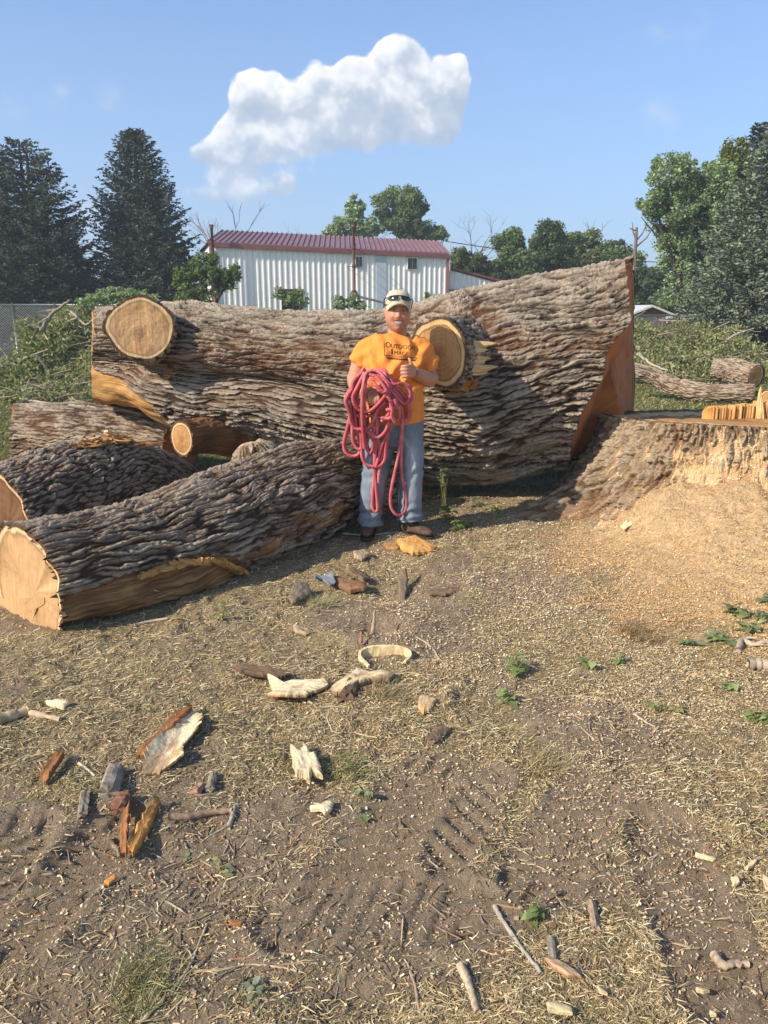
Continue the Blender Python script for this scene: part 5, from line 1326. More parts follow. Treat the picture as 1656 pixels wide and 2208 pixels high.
def small_shed(label, xl, xr, py_eave, py_ridge, Y, roofc, name='garden_shed'):
    a, b = at(xl, py_eave, Y), at(xr, py_eave, Y); ze = a[2]; zr = at((xl + xr) / 2, py_ridge, Y)[2]; xm = (a[0] + b[0]) / 2
    t = thing(name, label, 'shed', (xm, Y + 1.2, 0), 'small sheds beyond the right fence')
    mb = MB(); ribbed(mb, (a[0], Y), (b[0], Y), 0, ze, 0, ze, .3, .03, (0, -1)); mb.add([(a[0], Y, ze), (b[0], Y, ze), (xm, Y, zr)], [(0, 1, 2)])
    mb.box((a[0] + .02, Y + .02, 0), (b[0] - .02, Y + 2.4, ze)); mb.build('wall', M['shed_red'], t)
    mb = MB()
    for s, x in ((-1, a[0]), (1, b[0])):
        P = [np.array((x + s * .25, Y - .25, ze - .1)), np.array((xm, Y - .25, zr)), np.array((xm, Y + 2.6, zr)), np.array((x + s * .25, Y + 2.6, ze - .1))]
        mb.hexa([*P, *[p + (0, 0, .07) for p in P]])
    mb.build('roof', roofc, t)
M['shed_red'] = plain('faded_red_siding', (0.24, 0.12, 0.10), .7, .2)
M['pale_roof'] = plain('pale_grey_roofing', (0.50, 0.52, 0.52), .6, .3)
small_shed('small red shed with a pale roof just over the fence beside the butt', 1366, 1436, 676, 662, 27, M['pale_roof'])
small_shed('low grey roofed shed over the fence right of the small red shed', 1494, 1606, 682, 673, 27.5, M['pale_roof'])
def wire(label, a, b, sag, r=.022):
    t = np.linspace(0, 1, 24)[:, None]; P = a + (b - a) * t; P[:, 2] -= sag * 4 * (t * (1 - t))[:, 0]
    tag(MB().tube(P, r, 5).build('power_line', M['wire'], None, loc=tuple(P.mean(0))), label, 'power line')
M['wire'] = plain('black_wire', (0.02, 0.02, 0.02), .6, .2)
wire('thin overhead wire crossing behind the trees from the shed to the maple', at(960, 520, 42), at(1480, 566, 47), .25)
# ------------------------------------------------------------------ the man
M['skin'] = col_mat('tanned_skin', 0.5, 0.35)
M['skin'].node_tree.nodes['Principled BSDF'].inputs['Subsurface Weight'].default_value = 0.0
M['shirt'] = plain('orange_cotton', (0.75, 0.26, 0.055), 0.9, 0.15, var=0.07, scale=30, bmp=0.12)
M['jeans'] = None
M['boot'] = plain('brown_boot_leather', (0.10, 0.062, 0.04), 0.75, 0.3, var=.35, scale=40)
M['sole'] = plain('boot_sole', (0.05, 0.04, 0.032), 0.9, 0.2, var=.3, scale=40)
M['cap'] = plain('khaki_cap_cloth', (0.50, 0.44, 0.32), 0.9, 0.15, var=0.22, scale=45)
M['lens'] = plain('dark_lens', (0.02, 0.024, 0.03), 0.08, 0.6, var=.1)
M['frame'] = plain('black_frame', (0.015, 0.015, 0.016), 0.4, 0.4)
M['ink'] = plain('black_print', (0.035, 0.028, 0.02), 0.9, 0.1)
M['teeth'] = plain('teeth', (0.42, 0.38, 0.32), 0.35, 0.4, var=.03)
M['eyewhite'] = plain('eye_white', (0.60, 0.55, 0.50), 0.3, 0.4, var=.02)
M['iris'] = plain('dark_iris', (0.03, 0.022, 0.018), 0.2, 0.5)
M['belt'] = plain('dark_belt', (0.03, 0.025, 0.02), 0.6, 0.3)
M['hair'] = plain('short_brown_hair', (0.085, 0.052, 0.03), 0.8, 0.2, var=.3, scale=80)
def jeans_mat():
    m, nt, b = new_mat('faded_denim', 0.9, 0.15)
    c = attr(nt, 'col').outputs['Color']
    g = nd(nt, 'ShaderNodeNewGeometry').outputs['Position']
    n = nd(nt, 'ShaderNodeTexNoise', {'Vector': nd(nt, 'ShaderNodeVectorMath', {0: g, 1: (60, 60, 14)}, operation='MULTIPLY').outputs[0], 'Scale': 1.0, 'Detail': 6.0}).outputs[0]
    c = nd(nt, 'ShaderNodeHueSaturation', {'Value': mth(nt, 'ADD', 0.7, mth(nt, 'MULTIPLY', n, 0.6)), 'Color': c}).outputs[0]
    nt.links.new(c, b.inputs['Base Color']); bump(nt, b, n, .2, .01); return m
M['jeans'] = jeans_mat()
MPX = 1.0 / 304                               # metres per photo pixel at the man

def loft(rows, n=28, ref=(0, -1, 0), sq=2.0):
    """rows: x,y,z, side radius, front radius ; closed solid"""
    R_ = np.asarray(rows, float); P = R_[:, :3]; m = len(P)
    T = np.gradient(P, axis=0); T /= np.linalg.norm(T, axis=1)[:, None]
    ref = np.array(ref, float); sd = np.cross(T, ref); sd /= np.linalg.norm(sd, axis=1)[:, None] + 1e-9; fr = np.cross(sd, T)
    a = np.linspace(0, 2 * np.pi, n, endpoint=False); ca, sa = np.cos(a), np.sin(a)
    e = 2.0 / sq; ca = np.sign(ca) * np.abs(ca) ** e; sa = np.sign(sa) * np.abs(sa) ** e
    V = P[:, None] + R_[:, 3, None, None] * ca[None, :, None] * sd[:, None] + R_[:, 4, None, None] * sa[None, :, None] * fr[:, None]
    V = np.concatenate((V.reshape(-1, 3), [P[0] - T[0] * R_[0, 3] * .25, P[-1] + T[-1] * R_[-1, 3] * .25])); j = np.arange(n)
    q = grid_faces(m, n, True); c0, c1 = m * n, m * n + 1
    t = np.concatenate((np.stack(((j + 1) % n, j, np.full(n, c0)), -1), np.stack((j + (m - 1) * n, (j + 1) % n + (m - 1) * n, np.full(n, c1)), -1)))
    return V, q, t
def limb(pts, rad, n=20, k=14):
    """smooth tapering limb through points with radii (side=front)"""
    S = spline(np.column_stack((np.asarray(pts, float), np.asarray(rad, float))), k)
    R_ = np.column_stack((S[:, :3], S[:, 3], S[:, 3]))
    ref = np.array((0.2, -0.9, 0.1)); d = S[-1, :3] - S[0, :3]; d /= np.linalg.norm(d)
    if abs(d @ ref) > 0.8: ref = np.array((0.9, 0.1, 0.2))
    return loft(R_, n, ref)
def ball(c, r, R3=None, n=20, m=12):
    th, ph = np.linspace(0, 2 * np.pi, n, endpoint=False), np.linspace(0.02, np.pi - 0.02, m)
    V = np.stack((np.sin(ph)[:, None] * np.cos(th), np.sin(ph)[:, None] * np.sin(th), np.cos(ph)[:, None] + 0 * th), -1).reshape(-1, 3) * np.array(r)
    if R3 is not None: V = V @ np.array(R3).T
    V = np.concatenate((V, [V[:n].mean(0), V[-n:].mean(0)])) + np.array(c); j = np.arange(n)
    return V, grid_faces(m, n, True)[:, ::-1], np.concatenate((np.stack((j, (j + 1) % n, np.full(n, m * n)), -1), np.stack(((j + 1) % n + (m - 1) * n, j + (m - 1) * n, np.full(n, m * n + 1)), -1)))
def fuse(parts, voxel, smooth_it=4, fac=0.5):
    me = bpy.data.meshes.new('tmp'); V, F, n = [], [], 0
    for (v, q, t) in parts:
        V.append(v); F += [tuple(x) for x in (q + n)] + [tuple(x) for x in (t + n)]; n += len(v)
    me.from_pydata([tuple(x) for x in np.concatenate(V)], [], [tuple(int(i) for i in f) for f in F])
    bm = bmesh.new(); bm.from_mesh(me)
    bmesh.ops.recalc_face_normals(bm, faces=bm.faces); bm.to_mesh(me); bm.free()
    o = bpy.data.objects.new('tmp', me); scene.collection.objects.link(o)
    r = o.modifiers.new('r', 'REMESH'); r.mode = 'VOXEL'; r.voxel_size = voxel
    s = o.modifiers.new('s', 'SMOOTH'); s.iterations = smooth_it; s.factor = fac
    dg = bpy.context.evaluated_depsgraph_get(); ev = o.evaluated_get(dg); m2 = bpy.data.meshes.new_from_object(ev)
    nv = len(m2.vertices); A = np.zeros(nv * 3, np.float32); m2.vertices.foreach_get('co', A); A = A.reshape(-1, 3).astype(float)
    N = np.zeros(nv * 3, np.float32); m2.vertices.foreach_get('normal', N); N = N.reshape(-1, 3).astype(float)
    fs = {3: [], 4: []}
    for p in m2.polygons: fs[len(p.vertices)].append(tuple(p.vertices))
    bpy.data.objects.remove(o); bpy.data.meshes.remove(me); bpy.data.meshes.remove(m2)
    return A, N, [np.array(fs[k]) for k in (3, 4) if fs[k]]

HC = at(857.5, 669, 5.50)                     # centre of the head at eye level
HYAW, HROLL = RD(4), RD(3)
def head_xf(p):
    p = np.asarray(p, float); c, s = math.cos(HYAW), math.sin(HYAW); cr, sr = math.cos(HROLL), math.sin(HROLL)
    x, y, z = p[..., 0], p[..., 1], p[..., 2]
    x, z = x * cr + z * sr, -x * sr + z * cr
    return np.stack((x * c - y * s, x * s + y * c, z), -1) + HC
def head_local(p):
    q = np.asarray(p, float) - HC; c, s = math.cos(HYAW), math.sin(HYAW); cr, sr = math.cos(HROLL), math.sin(HROLL)
    x, y = q[..., 0] * c + q[..., 1] * s, -q[..., 0] * s + q[..., 1] * c; z = q[..., 2]
    return np.stack((x * cr - z * sr, y, x * sr + z * cr), -1)
def head_part():
    prof = np.array([(-.146, .010, .066, -.045), (-.140, .034, .080, -.02), (-.122, .054, .090, .03), (-.098, .072, .094, .055), (-.070, .081, .095, .080), (-.040, .0845, .094, .098),
                     (0, .081, .091, .108), (.035, .081, .092, .110), (.065, .077, .088, .104), (.092, .064, .072, .088), (.110, .044, .050, .060), (.119, .018, .02, .026)])
    z = np.linspace(prof[0, 0], prof[-1, 0], 90); n = 120
    S = [np.interp(z, prof[:, 0], prof[:, k]) for k in (1, 2, 3)]
    for k in range(3):
        for _ in range(3): S[k][1:-1] = (S[k][:-2] + 2 * S[k][1:-1] + S[k][2:]) / 4
    a = np.linspace(0, 2 * np.pi, n, endpoint=False)
    cx = np.sign(np.cos(a)) * np.abs(np.cos(a)) ** .9; sy = np.sin(a)
    X = S[0][:, None] * cx; Y = np.where(sy < 0, S[1][:, None] * sy, S[2][:, None] * sy); Z = np.repeat(z[:, None], n, 1)
    f = (sy < 0)[None, :] * 1.0
    g = lambda x0, z0, sx, sz: np.exp(-((X - x0) / sx) ** 2 - ((Z - z0) / sz) ** 2)
    d = 0.010 * g(0, -.010, .010, .022) + 0.024 * g(0, -.040, .0125, .014) + .009 * (g(.015, -.045, .008, .009) + g(-.015, -.045, .008, .009))
    d = d - .012 * (g(.033, .0, .017, .011) + g(-.033, .0, .017, .011)) + .006 * np.exp(-((Z - .022) / .009) ** 2) * (np.abs(X) < .06)
    d = d + .011 * (g(.047, -.045, .020, .018) + g(-.047, -.045, .020, .018)) + .009 * g(0, -.122, .022, .014)
    d = d - .008 * g(0, -.078, .030, .0085) + .005 * g(0, -.064, .022, .006) + .006 * g(0, -.093, .02, .007)
    d = d - .005 * (g(.040, -.072, .007, .016) + g(-.040, -.072, .007, .016))
    Y = Y - d * f
    V = np.stack((X, Y, Z), -1).reshape(-1, 3); j = np.arange(n); m = len(z)
    V = np.concatenate((V, [(0, -.01, z[0]), (0, 0, z[-1])]))
    t = np.concatenate((np.stack(((j + 1) % n, j, np.full(n, m * n)), -1), np.stack((j + (m - 1) * n, (j + 1) % n + (m - 1) * n, np.full(n, m * n + 1)), -1)))
    return head_xf(V), grid_faces(m, n, True), t
def build_person():
    t = thing('person', 'smiling man in orange T-shirt, jeans and khaki cap giving a thumbs up before the trunk', 'person', (0.09, 5.47, 0))
    P = lambda x, y, Y: at(x, y, Y)
    B = [head_part()]
    for s in (-1, 1):
        B.append(ball(head_xf((s * .083, .015, -.012)), (.010, .022, .032)))
    B.append(limb([P(857, 694, 5.53), P(857, 716, 5.53), P(857, 740, 5.53)], [.064, .066, .085]))
    # trunk of the body under the clothes
    tor = [(856, 728, 5.53, .07, .07), (853, 745, 5.50, .15, .09), (852, 770, 5.49, .175, .115), (852, 835, 5.47, .165, .135), (855, 900, 5.47, .165, .13), (857, 940, 5.47, .155, .115)]
    B.append(loft([(*P(a, b, c), d, e) for a, b, c, d, e in tor], 28))
    for (h, kx, kf) in (((826, 930), (806, 1020), (797, 1130)), ((884, 930), (886, 1020), (884, 1122))):
        B.append(limb([P(*h, 5.47), P(*kx, 5.43), P(*kf, 5.46)], [.085, .06, .045]))
    # right arm (left in the picture): hangs, then the forearm comes forward into the rope
    B.append(limb([P(800, 748, 5.51), P(782, 775, 5.53), P(765, 818, 5.52)], [.078, .070, .056]))
    B.append(limb([P(765, 812, 5.53), P(771, 832, 5.44), P(792, 846, 5.28), P(801, 848, 5.20)], [.058, .061, .045, .036]))
    # left arm bent across the belly
    B.append(limb([P(908, 752, 5.51), P(918, 785, 5.53), P(927, 818, 5.52)], [.064, .062, .054]))
    B.append(limb([P(929, 815, 5.53), P(922, 818, 5.44), P(905, 810, 5.31), P(894, 804, 5.23)], [.058, .058, .043, .035]))
    # thumbs-up fist
    B.append(ball(P(889, 802, 5.195), (.026, .030, .046)))
    for k, (y, L) in enumerate(((789, 16), (796.5, 18), (804, 17), (811, 14))):
        B.append(limb([P(893, y + 1, 5.205), P(882 - .5 * L * .5, y, 5.150), P(883 - L, y + 1, 5.158), P(884 - L, y + 1.5, 5.185), P(886 - L * .55, y + 1.5, 5.195)], [.0112, .0108, .0102, .0098, .009], 12, 16))
    B.append(limb([P(895, 797, 5.20), P(888, 787, 5.175), P(884.5, 778, 5.17), P(881.5, 771.5, 5.175)], [.016, .013, .0115, .0085], 14, 14))
    # right hand closed round the rope
    hx = P(805, 850, 5.165)
    B.append(ball(P(804, 849, 5.175), (.042, .026, .038)))
    for k, (dx, L) in enumerate(((-6, 14), (1, 17), (8, 16), (14, 13))):
        B.append(limb([P(803 + dx * .6, 847, 5.165), P(802 + dx, 858, 5.125), P(802 + dx, 858 + L * .7, 5.13), P(802 + dx * .95, 860 + L * .85, 5.165), P(802 + dx * .9, 858 + L * .4, 5.185)], [.0115, .0112, .0105, .0098, .009], 12, 16))
    B.append(limb([P(797, 843, 5.17), P(795, 853, 5.135), P(799, 864, 5.12)], [.015, .0125, .010], 12, 12))
    V, N, F = fuse(B, 0.0048, 3, 0.4)
    L = head_local(V)
    skin = np.tile(np.array((0.47, 0.225, 0.138)), (len(V), 1))
    n3 = vn3(V, 22, 3)[:, None]; skin *= 1 + .07 * n3
    x, y, z = L[:, 0], L[:, 1], L[:, 2]; fr = (y < -.03) & (z > -.15) & (z < .13)
    red = fr * (np.exp(-((np.abs(x) - .045) / .024) ** 2 - ((z + .035) / .026) ** 2) + .8 * np.exp(-(x / .016) ** 2 - ((z + .04) / .018) ** 2))
    skin = skin * (1 - .25 * red[:, None] * np.array((0, .55, .6)))
    stub_ = fr * sstep(-.055, -.09, z) * sstep(.145, .12, -z) * .22
    skin = skin * (1 - stub_[:, None])
    lip = fr * (np.abs(x) < .037) * np.exp(-((z + .080 - 7 * x * x) / .0115) ** 2)
    skin = skin * (1 - lip[:, None]) + lip[:, None] * np.array((.22, .07, .055))
    gap = fr * (np.abs(x) < .025) * np.exp(-((z + .079 - 6 * x * x) / .0040) ** 2)
    brow = fr * np.exp(-((np.abs(x) - .033) / .019) ** 2 - ((z - .019 + .1 * (np.abs(x) - .033)) / .0045) ** 2)
    skin = skin * (1 - .6 * brow[:, None]) + .6 * brow[:, None] * np.array((.10, .055, .03))
    lid = fr * np.exp(-((np.abs(x) - .033) / .015) ** 2 - ((z - .001) / .0055) ** 2)
    skin = skin * (1 - .55 * lid[:, None])
    body = mesh_np('body', V, F, M['skin'], t, col=np.clip(skin, .01, .9))
    bvh_pts = [Vector(v) for v in V]; polys = [tuple(int(i) for i in f) for a in F for f in a]
    from mathutils.bvhtree import BVHTree
    tree = BVHTree.FromPolygons(bvh_pts, polys)
    def face_y(lx, lz, off):
        p = head_xf((lx, -.3, lz)); d = head_xf((lx, 0, lz)) - p; d /= np.linalg.norm(d)
        hit = tree.ray_cast(Vector(p), Vector(d)); q = np.array(hit[0]) if hit[0] is not None else head_xf((lx, -.09, lz))
        return q + d * off
    # smile: a curved row of teeth set in the mouth
    mb = MB(); xs = np.linspace(-.0295, .0295, 15); ring = []
    for x_ in xs:
        zc = -.0805 + 7.5 * x_ * x_; hh = .0062 * math.sqrt(max(0.02, 1 - (x_ / .031) ** 2))
        ring += [face_y(x_, zc - hh, -.0012), face_y(x_, zc + hh, -.0012)]
    mb.add(ring, [(2 * i, 2 * i + 2, 2 * i + 3, 2 * i + 1) for i in range(14)]); mb.build('teeth', M['teeth'], body, smooth=True)
    for s in (-1, 1):
        c = face_y(s * .033, .0005, .0045)
        v, q, tt = ball(c, (.0135, .008, .0055)); e = mesh_np('eye', v, [q, tt], M['eyewhite'], body)
        v, q, tt = ball(c + np.array((.001, -.0065, 0)), (.0055, .003, .0052)); mesh_np('iris', v, [q, tt], M['iris'], body)
    # short hair under the cap
    th = np.linspace(0, 2 * np.pi, 72, endpoint=False)
    rows = []
    for (zz, k) in ((-.035, 1.0), (0.0, 1.03), (.03, 1.04), (.06, 1.03)):
        zl = zz + 0.035 * np.maximum(0, -np.sin(th)) * (zz < .02)
        rows.append(np.stack((.0835 * k * np.cos(th), np.where(np.sin(th) < 0, .03, .113) * k * np.sin(th), zl), -1))
    hv = head_xf(np.array(rows)); mesh_np('hair', hv.reshape(-1, 3), grid_faces(4, 72, True), M['hair'], t)
    # cap
    m, n = 22, 72; V = []
    for i in range(m):
        f = i / (m - 1); e = math.cos(f * math.pi / 2) ** .62; zz = .040 + .098 * math.sin(f * math.pi / 2)
        V.append(np.stack((.0905 * e * np.cos(th), np.where(np.sin(th) < 0, .101, .119) * e * np.sin(th), zz + 0 * th + .010 * np.sin(th) * (1 - f)), -1))
    V = np.array(V); cap = mesh_np('cap', head_xf(V).reshape(-1, 3), grid_faces(m, n, True), M['cap'], t)
    u = np.linspace(-1, 1, 33); w = np.linspace(0, 1, 12); U, W = np.meshgrid(u, w, indexing='ij')
    bx = .086 * U * (1 - .10 * W ** 2 * (U ** 2)); by = -(.096 * np.sqrt(np.maximum(0, 1 - (U * .93) ** 2)) + .056 * W * (1 - .75 * U ** 4)); bz = .056 - .036 * U ** 2 - .010 * W - .014 * W * U ** 2
    top = np.stack((bx, by, bz), -1); bot = top - (0, 0, .005)
    nb_ = 33 * 12; F1 = grid_faces(33, 12); F2 = F1[:, ::-1] + nb_
    edge = [i * 12 + 11 for i in range(33)]; F3 = np.array([(edge[i + 1], edge[i], edge[i] + nb_, edge[i + 1] + nb_) for i in range(32)])
    mesh_np('bill', head_xf(np.concatenate((top.reshape(-1, 3), bot.reshape(-1, 3)))), np.concatenate((F1, F2, F3)), M['cap'], cap)
    v, q, tt = ball(head_xf((0, 0, .139)), (.006, .006, .004)); mesh_np('cap_button', v, [q, tt], M['cap'], cap)
    # sunglasses pushed up on the cap (rest on it: a thing of their own)
    sg = thing('sunglasses', 'dark wraparound sunglasses pushed up on the khaki cap', 'sunglasses', tuple(head_xf((0, -.1, .10))))
    def capsurf(ax, zz, k):                                       # around the crown at angle ax from the front
        f = math.asin(min(.98, max(0, (zz - .040) / .098))) / (math.pi / 2); e = math.cos(f * math.pi / 2) ** .62
        return np.array((.0905 * e * math.sin(ax), -.101 * e * math.cos(ax), zz - .006)) * np.array((k, k, 1))
    for s in (-1, 1):
        g = []
        for i in range(13):
            for j in range(9):
                a_ = s * (.10 + .80 * i / 12); fz = j / 8
                hgt = (.016 * (1 - .35 * (i / 12) ** 2)) * math.sqrt(max(.06, 1 - ((i - 6) / 6.4) ** 4))
                zz = .088 + (fz - .5) * 2 * hgt - .012 * (i / 12) ** 2
                g.append(capsurf(a_, zz, 1.10 + .02 * math.sin(fz * 3.14)))
        mesh_np('lens', head_xf(np.array(g)), grid_faces(13, 9), M['lens'], sg)
        arm = [capsurf(s * .88, .084, 1.11), np.array((s * .098, -.045, .072)), np.array((s * .097, .0, .045)), np.array((s * .094, .03, .012))]
        MB().tube(head_xf(spline(arm, 10)), .0038, 6).build('temple_arm', M['frame'], sg, smooth=True)
    MB().tube(head_xf(np.array([capsurf(a_, .103 - .012 * (a_ / .9) ** 2, 1.11) for a_ in np.linspace(-.9, .9, 25)])), .0032, 6).build('frame', M['frame'], sg, smooth=True)
    # ---------------------------------------------------------------- T-shirt
    tor = [(856, 722, 5.525, 19, .070), (855, 729, 5.52, 36, .090), (853, 740, 5.51, 57, .118), (850, 757, 5.50, 67, .136), (849, 785, 5.485, 66, .158), (850, 820, 5.47, 64, .178), (852, 855, 5.465, 62.5, .186), (854, 885, 5.47, 61, .180), (856, 908, 5.475, 59.5, .170)]
    S = spline([(*P(a, b, c), d * MPX, e) for a, b, c, d, e in tor], 40)
    parts = [loft(S, 48, sq=2.3)]
    parts.append(limb([P(822, 742, 5.51), P(800, 752, 5.515), P(786, 768, 5.525), P(775, 785, 5.53)], [.080, .090, .090, .096], 28))
    parts.append(limb([P(885, 742, 5.51), P(905, 755, 5.515), P(914, 772, 5.525), P(918, 797, 5.53)], [.082, .090, .088, .088], 28))
    V, N, F = fuse(parts, 0.0065, 8, 0.5)
    px, py = proj(V)
    front = sstep(.2, -.3, N[:, 1])
    # folds: slanting from the armpits to the belly, and fine crumple
    d1 = (px - 790) * .80 + (py - 800) * .60
    fold = np.sin(d1 / 5.4 + 2.2 * fbm(px / 60, py / 60, 3, 2)) * np.exp(-((py - 815 + (px - 850) * .5) / 46) ** 2)
    d2 = (px - 850) * .93 - (py - 760) * .36
    fold = fold + .8 * np.sin(d2 / 5.0 + 2.5 * fbm(px / 50, py / 50, 7, 2)) * np.exp(-((px - 815) / 26) ** 2 - ((py - 775) / 50) ** 2)
    fold = fold + .7 * np.sin(d2 / 4.2 + 2 * fbm(px / 40, py / 40, 9, 2)) * np.exp(-((px - 880) / 30) ** 2 - ((py - 750) / 18) ** 2)
    sl = (px < 800) | (px > 900)
    disp = .019 * fold * front + .005 * fbm(px / 22, py / 34, 15, 3) + .004 * np.sin(py / 4.0 + px / 9) * sl * sstep(900, 890, py)
    V = V + N * disp[:, None]
    shirt = mesh_np('t_shirt', V, F, M['shirt'], t)
    stree = BVHTree.FromPolygons([Vector(v) for v in V], [tuple(int(i) for i in f) for a in F for f in a])
    def to_shirt(px_, py_, off):
        o = Vector((0, 0, CZ)); d = Vector(ray(px_, py_)).normalized(); h = stree.ray_cast(o, d)
        return np.array(h[0]) - np.array(d) * off if h[0] is not None else at(px_, py_, 5.31)
    MB().tube([at(857 + 26 * math.sin(a_), 725 + 11 * math.cos(a_) * (1 if math.cos(a_) > 0 else .8), 5.505 - .085 * math.cos(a_)) for a_ in np.linspace(0, 2 * math.pi, 40)], .0075, 8, cap=False).build('collar', M['shirt'], shirt, smooth=True)
    def word(txt, x0, x1, ybase, hpx, slope, bold=0.0):
        cu = bpy.data.curves.new('tmp', 'FONT'); cu.body = txt; cu.size = 1; cu.offset = bold; cu.resolution_u = 3
        o = bpy.data.objects.new('tmp', cu); scene.collection.objects.link(o)
        me = bpy.data.meshes.new_from_object(o.evaluated_get(bpy.context.evaluated_depsgraph_get()))
        bm = bmesh.new(); bm.from_mesh(me); bmesh.ops.triangulate(bm, faces=bm.faces)
        bmesh.ops.subdivide_edges(bm, edges=[e for e in bm.edges if e.calc_length() > .15], cuts=2, use_grid_fill=False)
        bmesh.ops.triangulate(bm, faces=bm.faces)
        v = np.array([x.co[:] for x in bm.verts]); f = np.array([[q.index for q in p.verts] for p in bm.faces]) if (bm.verts.index_update() is None) else None
        bm.free(); bpy.data.objects.remove(o); bpy.data.curves.remove(cu); bpy.data.meshes.remove(me)
        lo, hi = v[:, 0].min(), v[:, 0].max(); X = x0 + (v[:, 0] - lo) / (hi - lo) * (x1 - x0); Yp = ybase + (X - x0) * slope - v[:, 1] / 0.72 * hpx
        return np.array([to_shirt(a, b, .0022) for a, b in zip(X, Yp)]), f
    mb = MB()
    for (txt, x0, x1, yb, hp) in (('O', 831.5, 842, 748.6, 12.2), ('UTDOOR', 843, 896, 750.2, 9.4), ('I', 843.5, 847, 763.8, 12.4), ('MAGE', 850, 881, 765.0, 9.4)):
        v, f = word(txt, x0, x1, yb, hp, .085); mb.add(v, f)
    def strip(pts, wpx, n=24):
        pts = spline(np.array(pts, float), n); g = []
        d = np.gradient(pts, axis=0); d /= np.linalg.norm(d, axis=1)[:, None]; nn = np.column_stack((-d[:, 1], d[:, 0]))
        for s in (-.5, .5): g += [to_shirt(a, b, .0022) for a, b in pts + nn * wpx * s]
        mb.add(g, [(i, i + 1, n + i + 1, n + i) for i in range(n - 1)])
    strip([(828.5, 739), (828.5, 766)], .8); strip([(828.5, 766), (865, 768.5), (900, 772)], 1.2); strip([(829, 769), (865, 771.2), (899, 774.6)], .7)
    r = np.random.default_rng(4); x = 835.0
    while x < 894:                                               # the unreadably small line under the rule
        w_ = r.uniform(1.0, 2.4); yb = 774.6 + (x - 835) * .085
        strip([(x, yb - 2.0), (x + w_ * .5, yb - 2.2), (x + w_, yb - 2.0)], 3.4, 3); x += w_ + r.uniform(.35, .8)
    p = mb.build('printed_lettering', M['ink'], shirt)
    # ---------------------------------------------------------------- jeans
    lg = []
    lg.append(loft(spline([(*P(857, 893, 5.475), 56 * MPX, .155), (*P(857, 915, 5.47), 58 * MPX, .158), (*P(856, 940, 5.47), 58 * MPX, .154), (*P(856, 958, 5.47), 50 * MPX, .135)], 12), 40, sq=2.3))
    lg.append(loft(spline([(*P(827, 925, 5.47), 31 * MPX, .13), (*P(821, 960, 5.465), 32.5 * MPX, .125), (*P(811, 1010, 5.445), 30 * MPX, .112), (*P(804, 1055, 5.44), 27 * MPX, .10), (*P(799, 1100, 5.455), 26.5 * MPX, .098), (*P(798, 1130, 5.455), 28.5 * MPX, .105)], 26), 36))
    lg.append(loft(spline([(*P(884, 925, 5.47), 29 * MPX, .13), (*P(885, 960, 5.465), 30 * MPX, .125), (*P(886, 1010, 5.455), 28.5 * MPX, .112), (*P(885, 1055, 5.45), 27 * MPX, .10), (*P(884, 1100, 5.46), 27.5 * MPX, .10), (*P(885, 1121, 5.46), 29.5 * MPX, .108)], 26), 36))
    V, N, F = fuse(lg, 0.0075, 6, 0.5)
    px, py = proj(V)
    low = sstep(1070, 1110, py); kn = np.exp(-((py - 1020) / 22) ** 2); th_ = np.exp(-((py - 950) / 16) ** 2)
    disp = .0075 * np.sin(py / 3.1 + 2.4 * fbm(px / 20, py / 24, 5, 3) + px / 14) * low + .005 * np.sin(py / 4.6 + px / 7 + 2 * fbm(px / 25, py / 25, 6, 2)) * kn + .005 * np.sin(px / 5 - py / 6 + 3 * fbm(px / 25, py / 25, 8, 2)) * th_ + .005 * fbm(px / 16, py / 40, 25, 3)
    V = V + N * disp[:, None]
    fade = np.clip(.55 * np.exp(-((px - np.where(px < 850, 812, 888)) / 15) ** 2) * sstep(940, 980, py) * sstep(1100, 1040, py) + .3 * fbm(px / 30, py / 40, 31, 3) + .25, 0, 1)
    c = np.array((.13, .165, .215))[None] * (1 - fade[:, None]) + np.array((.35, .40, .45))[None] * fade[:, None]
    pn = np.exp(-((px - 890 - (py - 985) * .25) / 1.2) ** 2) * (np.abs(py - 988) < 10) + np.exp(-(((px - 894) ** 2 + (py - 1007) ** 2) / 8.0))
    c = c * (1 - pn[:, None]) + .62 * pn[:, None]
    seam = np.exp(-((px - 860) / 1.2) ** 2) * (py < 950) * (py > 915) * .5
    c = c * (1 - seam[:, None] * .6)
    jeans = mesh_np('jeans', V, F, M['jeans'], t, col=c)
    # ---------------------------------------------------------------- boots
    def boot(ax, ay, Y, toe, yaw_sc):
        a = P(ax, ay, Y); g0 = gh(np.array(a[0]), np.array(a[1])) + 0.0
        base = np.array((a[0], a[1], float(g0))); d = np.array((math.sin(toe), -math.cos(toe), 0)); s = np.array((math.cos(toe), math.sin(toe), 0))
        rows = [(-.085, .030, .050, .035), (-.06, .040, .078, .040), (0.0, .042, .085, .045), (.06, .045, .078, .046), (.12, .040, .060, .048), (.165, .034, .050, .042), (.19, .028, .034, .025)]
        v, q, tt = loft(spline([(*(base + d * f + np.array((0, 0, .018 + h * .52))), w_, h * .55) for f, w_, h, w2 in [(r0, r3, r2, r1) for r0, r1, r2, r3 in rows]], 24), 24, ref=(0, 0, 1))
        v2, q2, t2 = loft([(*(base + np.array((0, 0, z_)) + d * -.015), .046, .056) for z_ in (.03, .07, .11, .15, .19)], 22)
        V, N, F = fuse([(v, q, tt), (v2, q2, t2)], .006, 5, .5)
        b = mesh_np('boot', V, F, M['boot'], t)
        out = [(f, w_) for f, w_ in ((-.095, .022), (-.08, .037), (-.03, .041), (.03, .044), (.09, .050), (.145, .048), (.185, .034), (.20, .014))]
        pts = [base + d * f + s * w_ for f, w_ in out] + [base + d * f - s * w_ for f, w_ in out[::-1]]; k = len(pts)
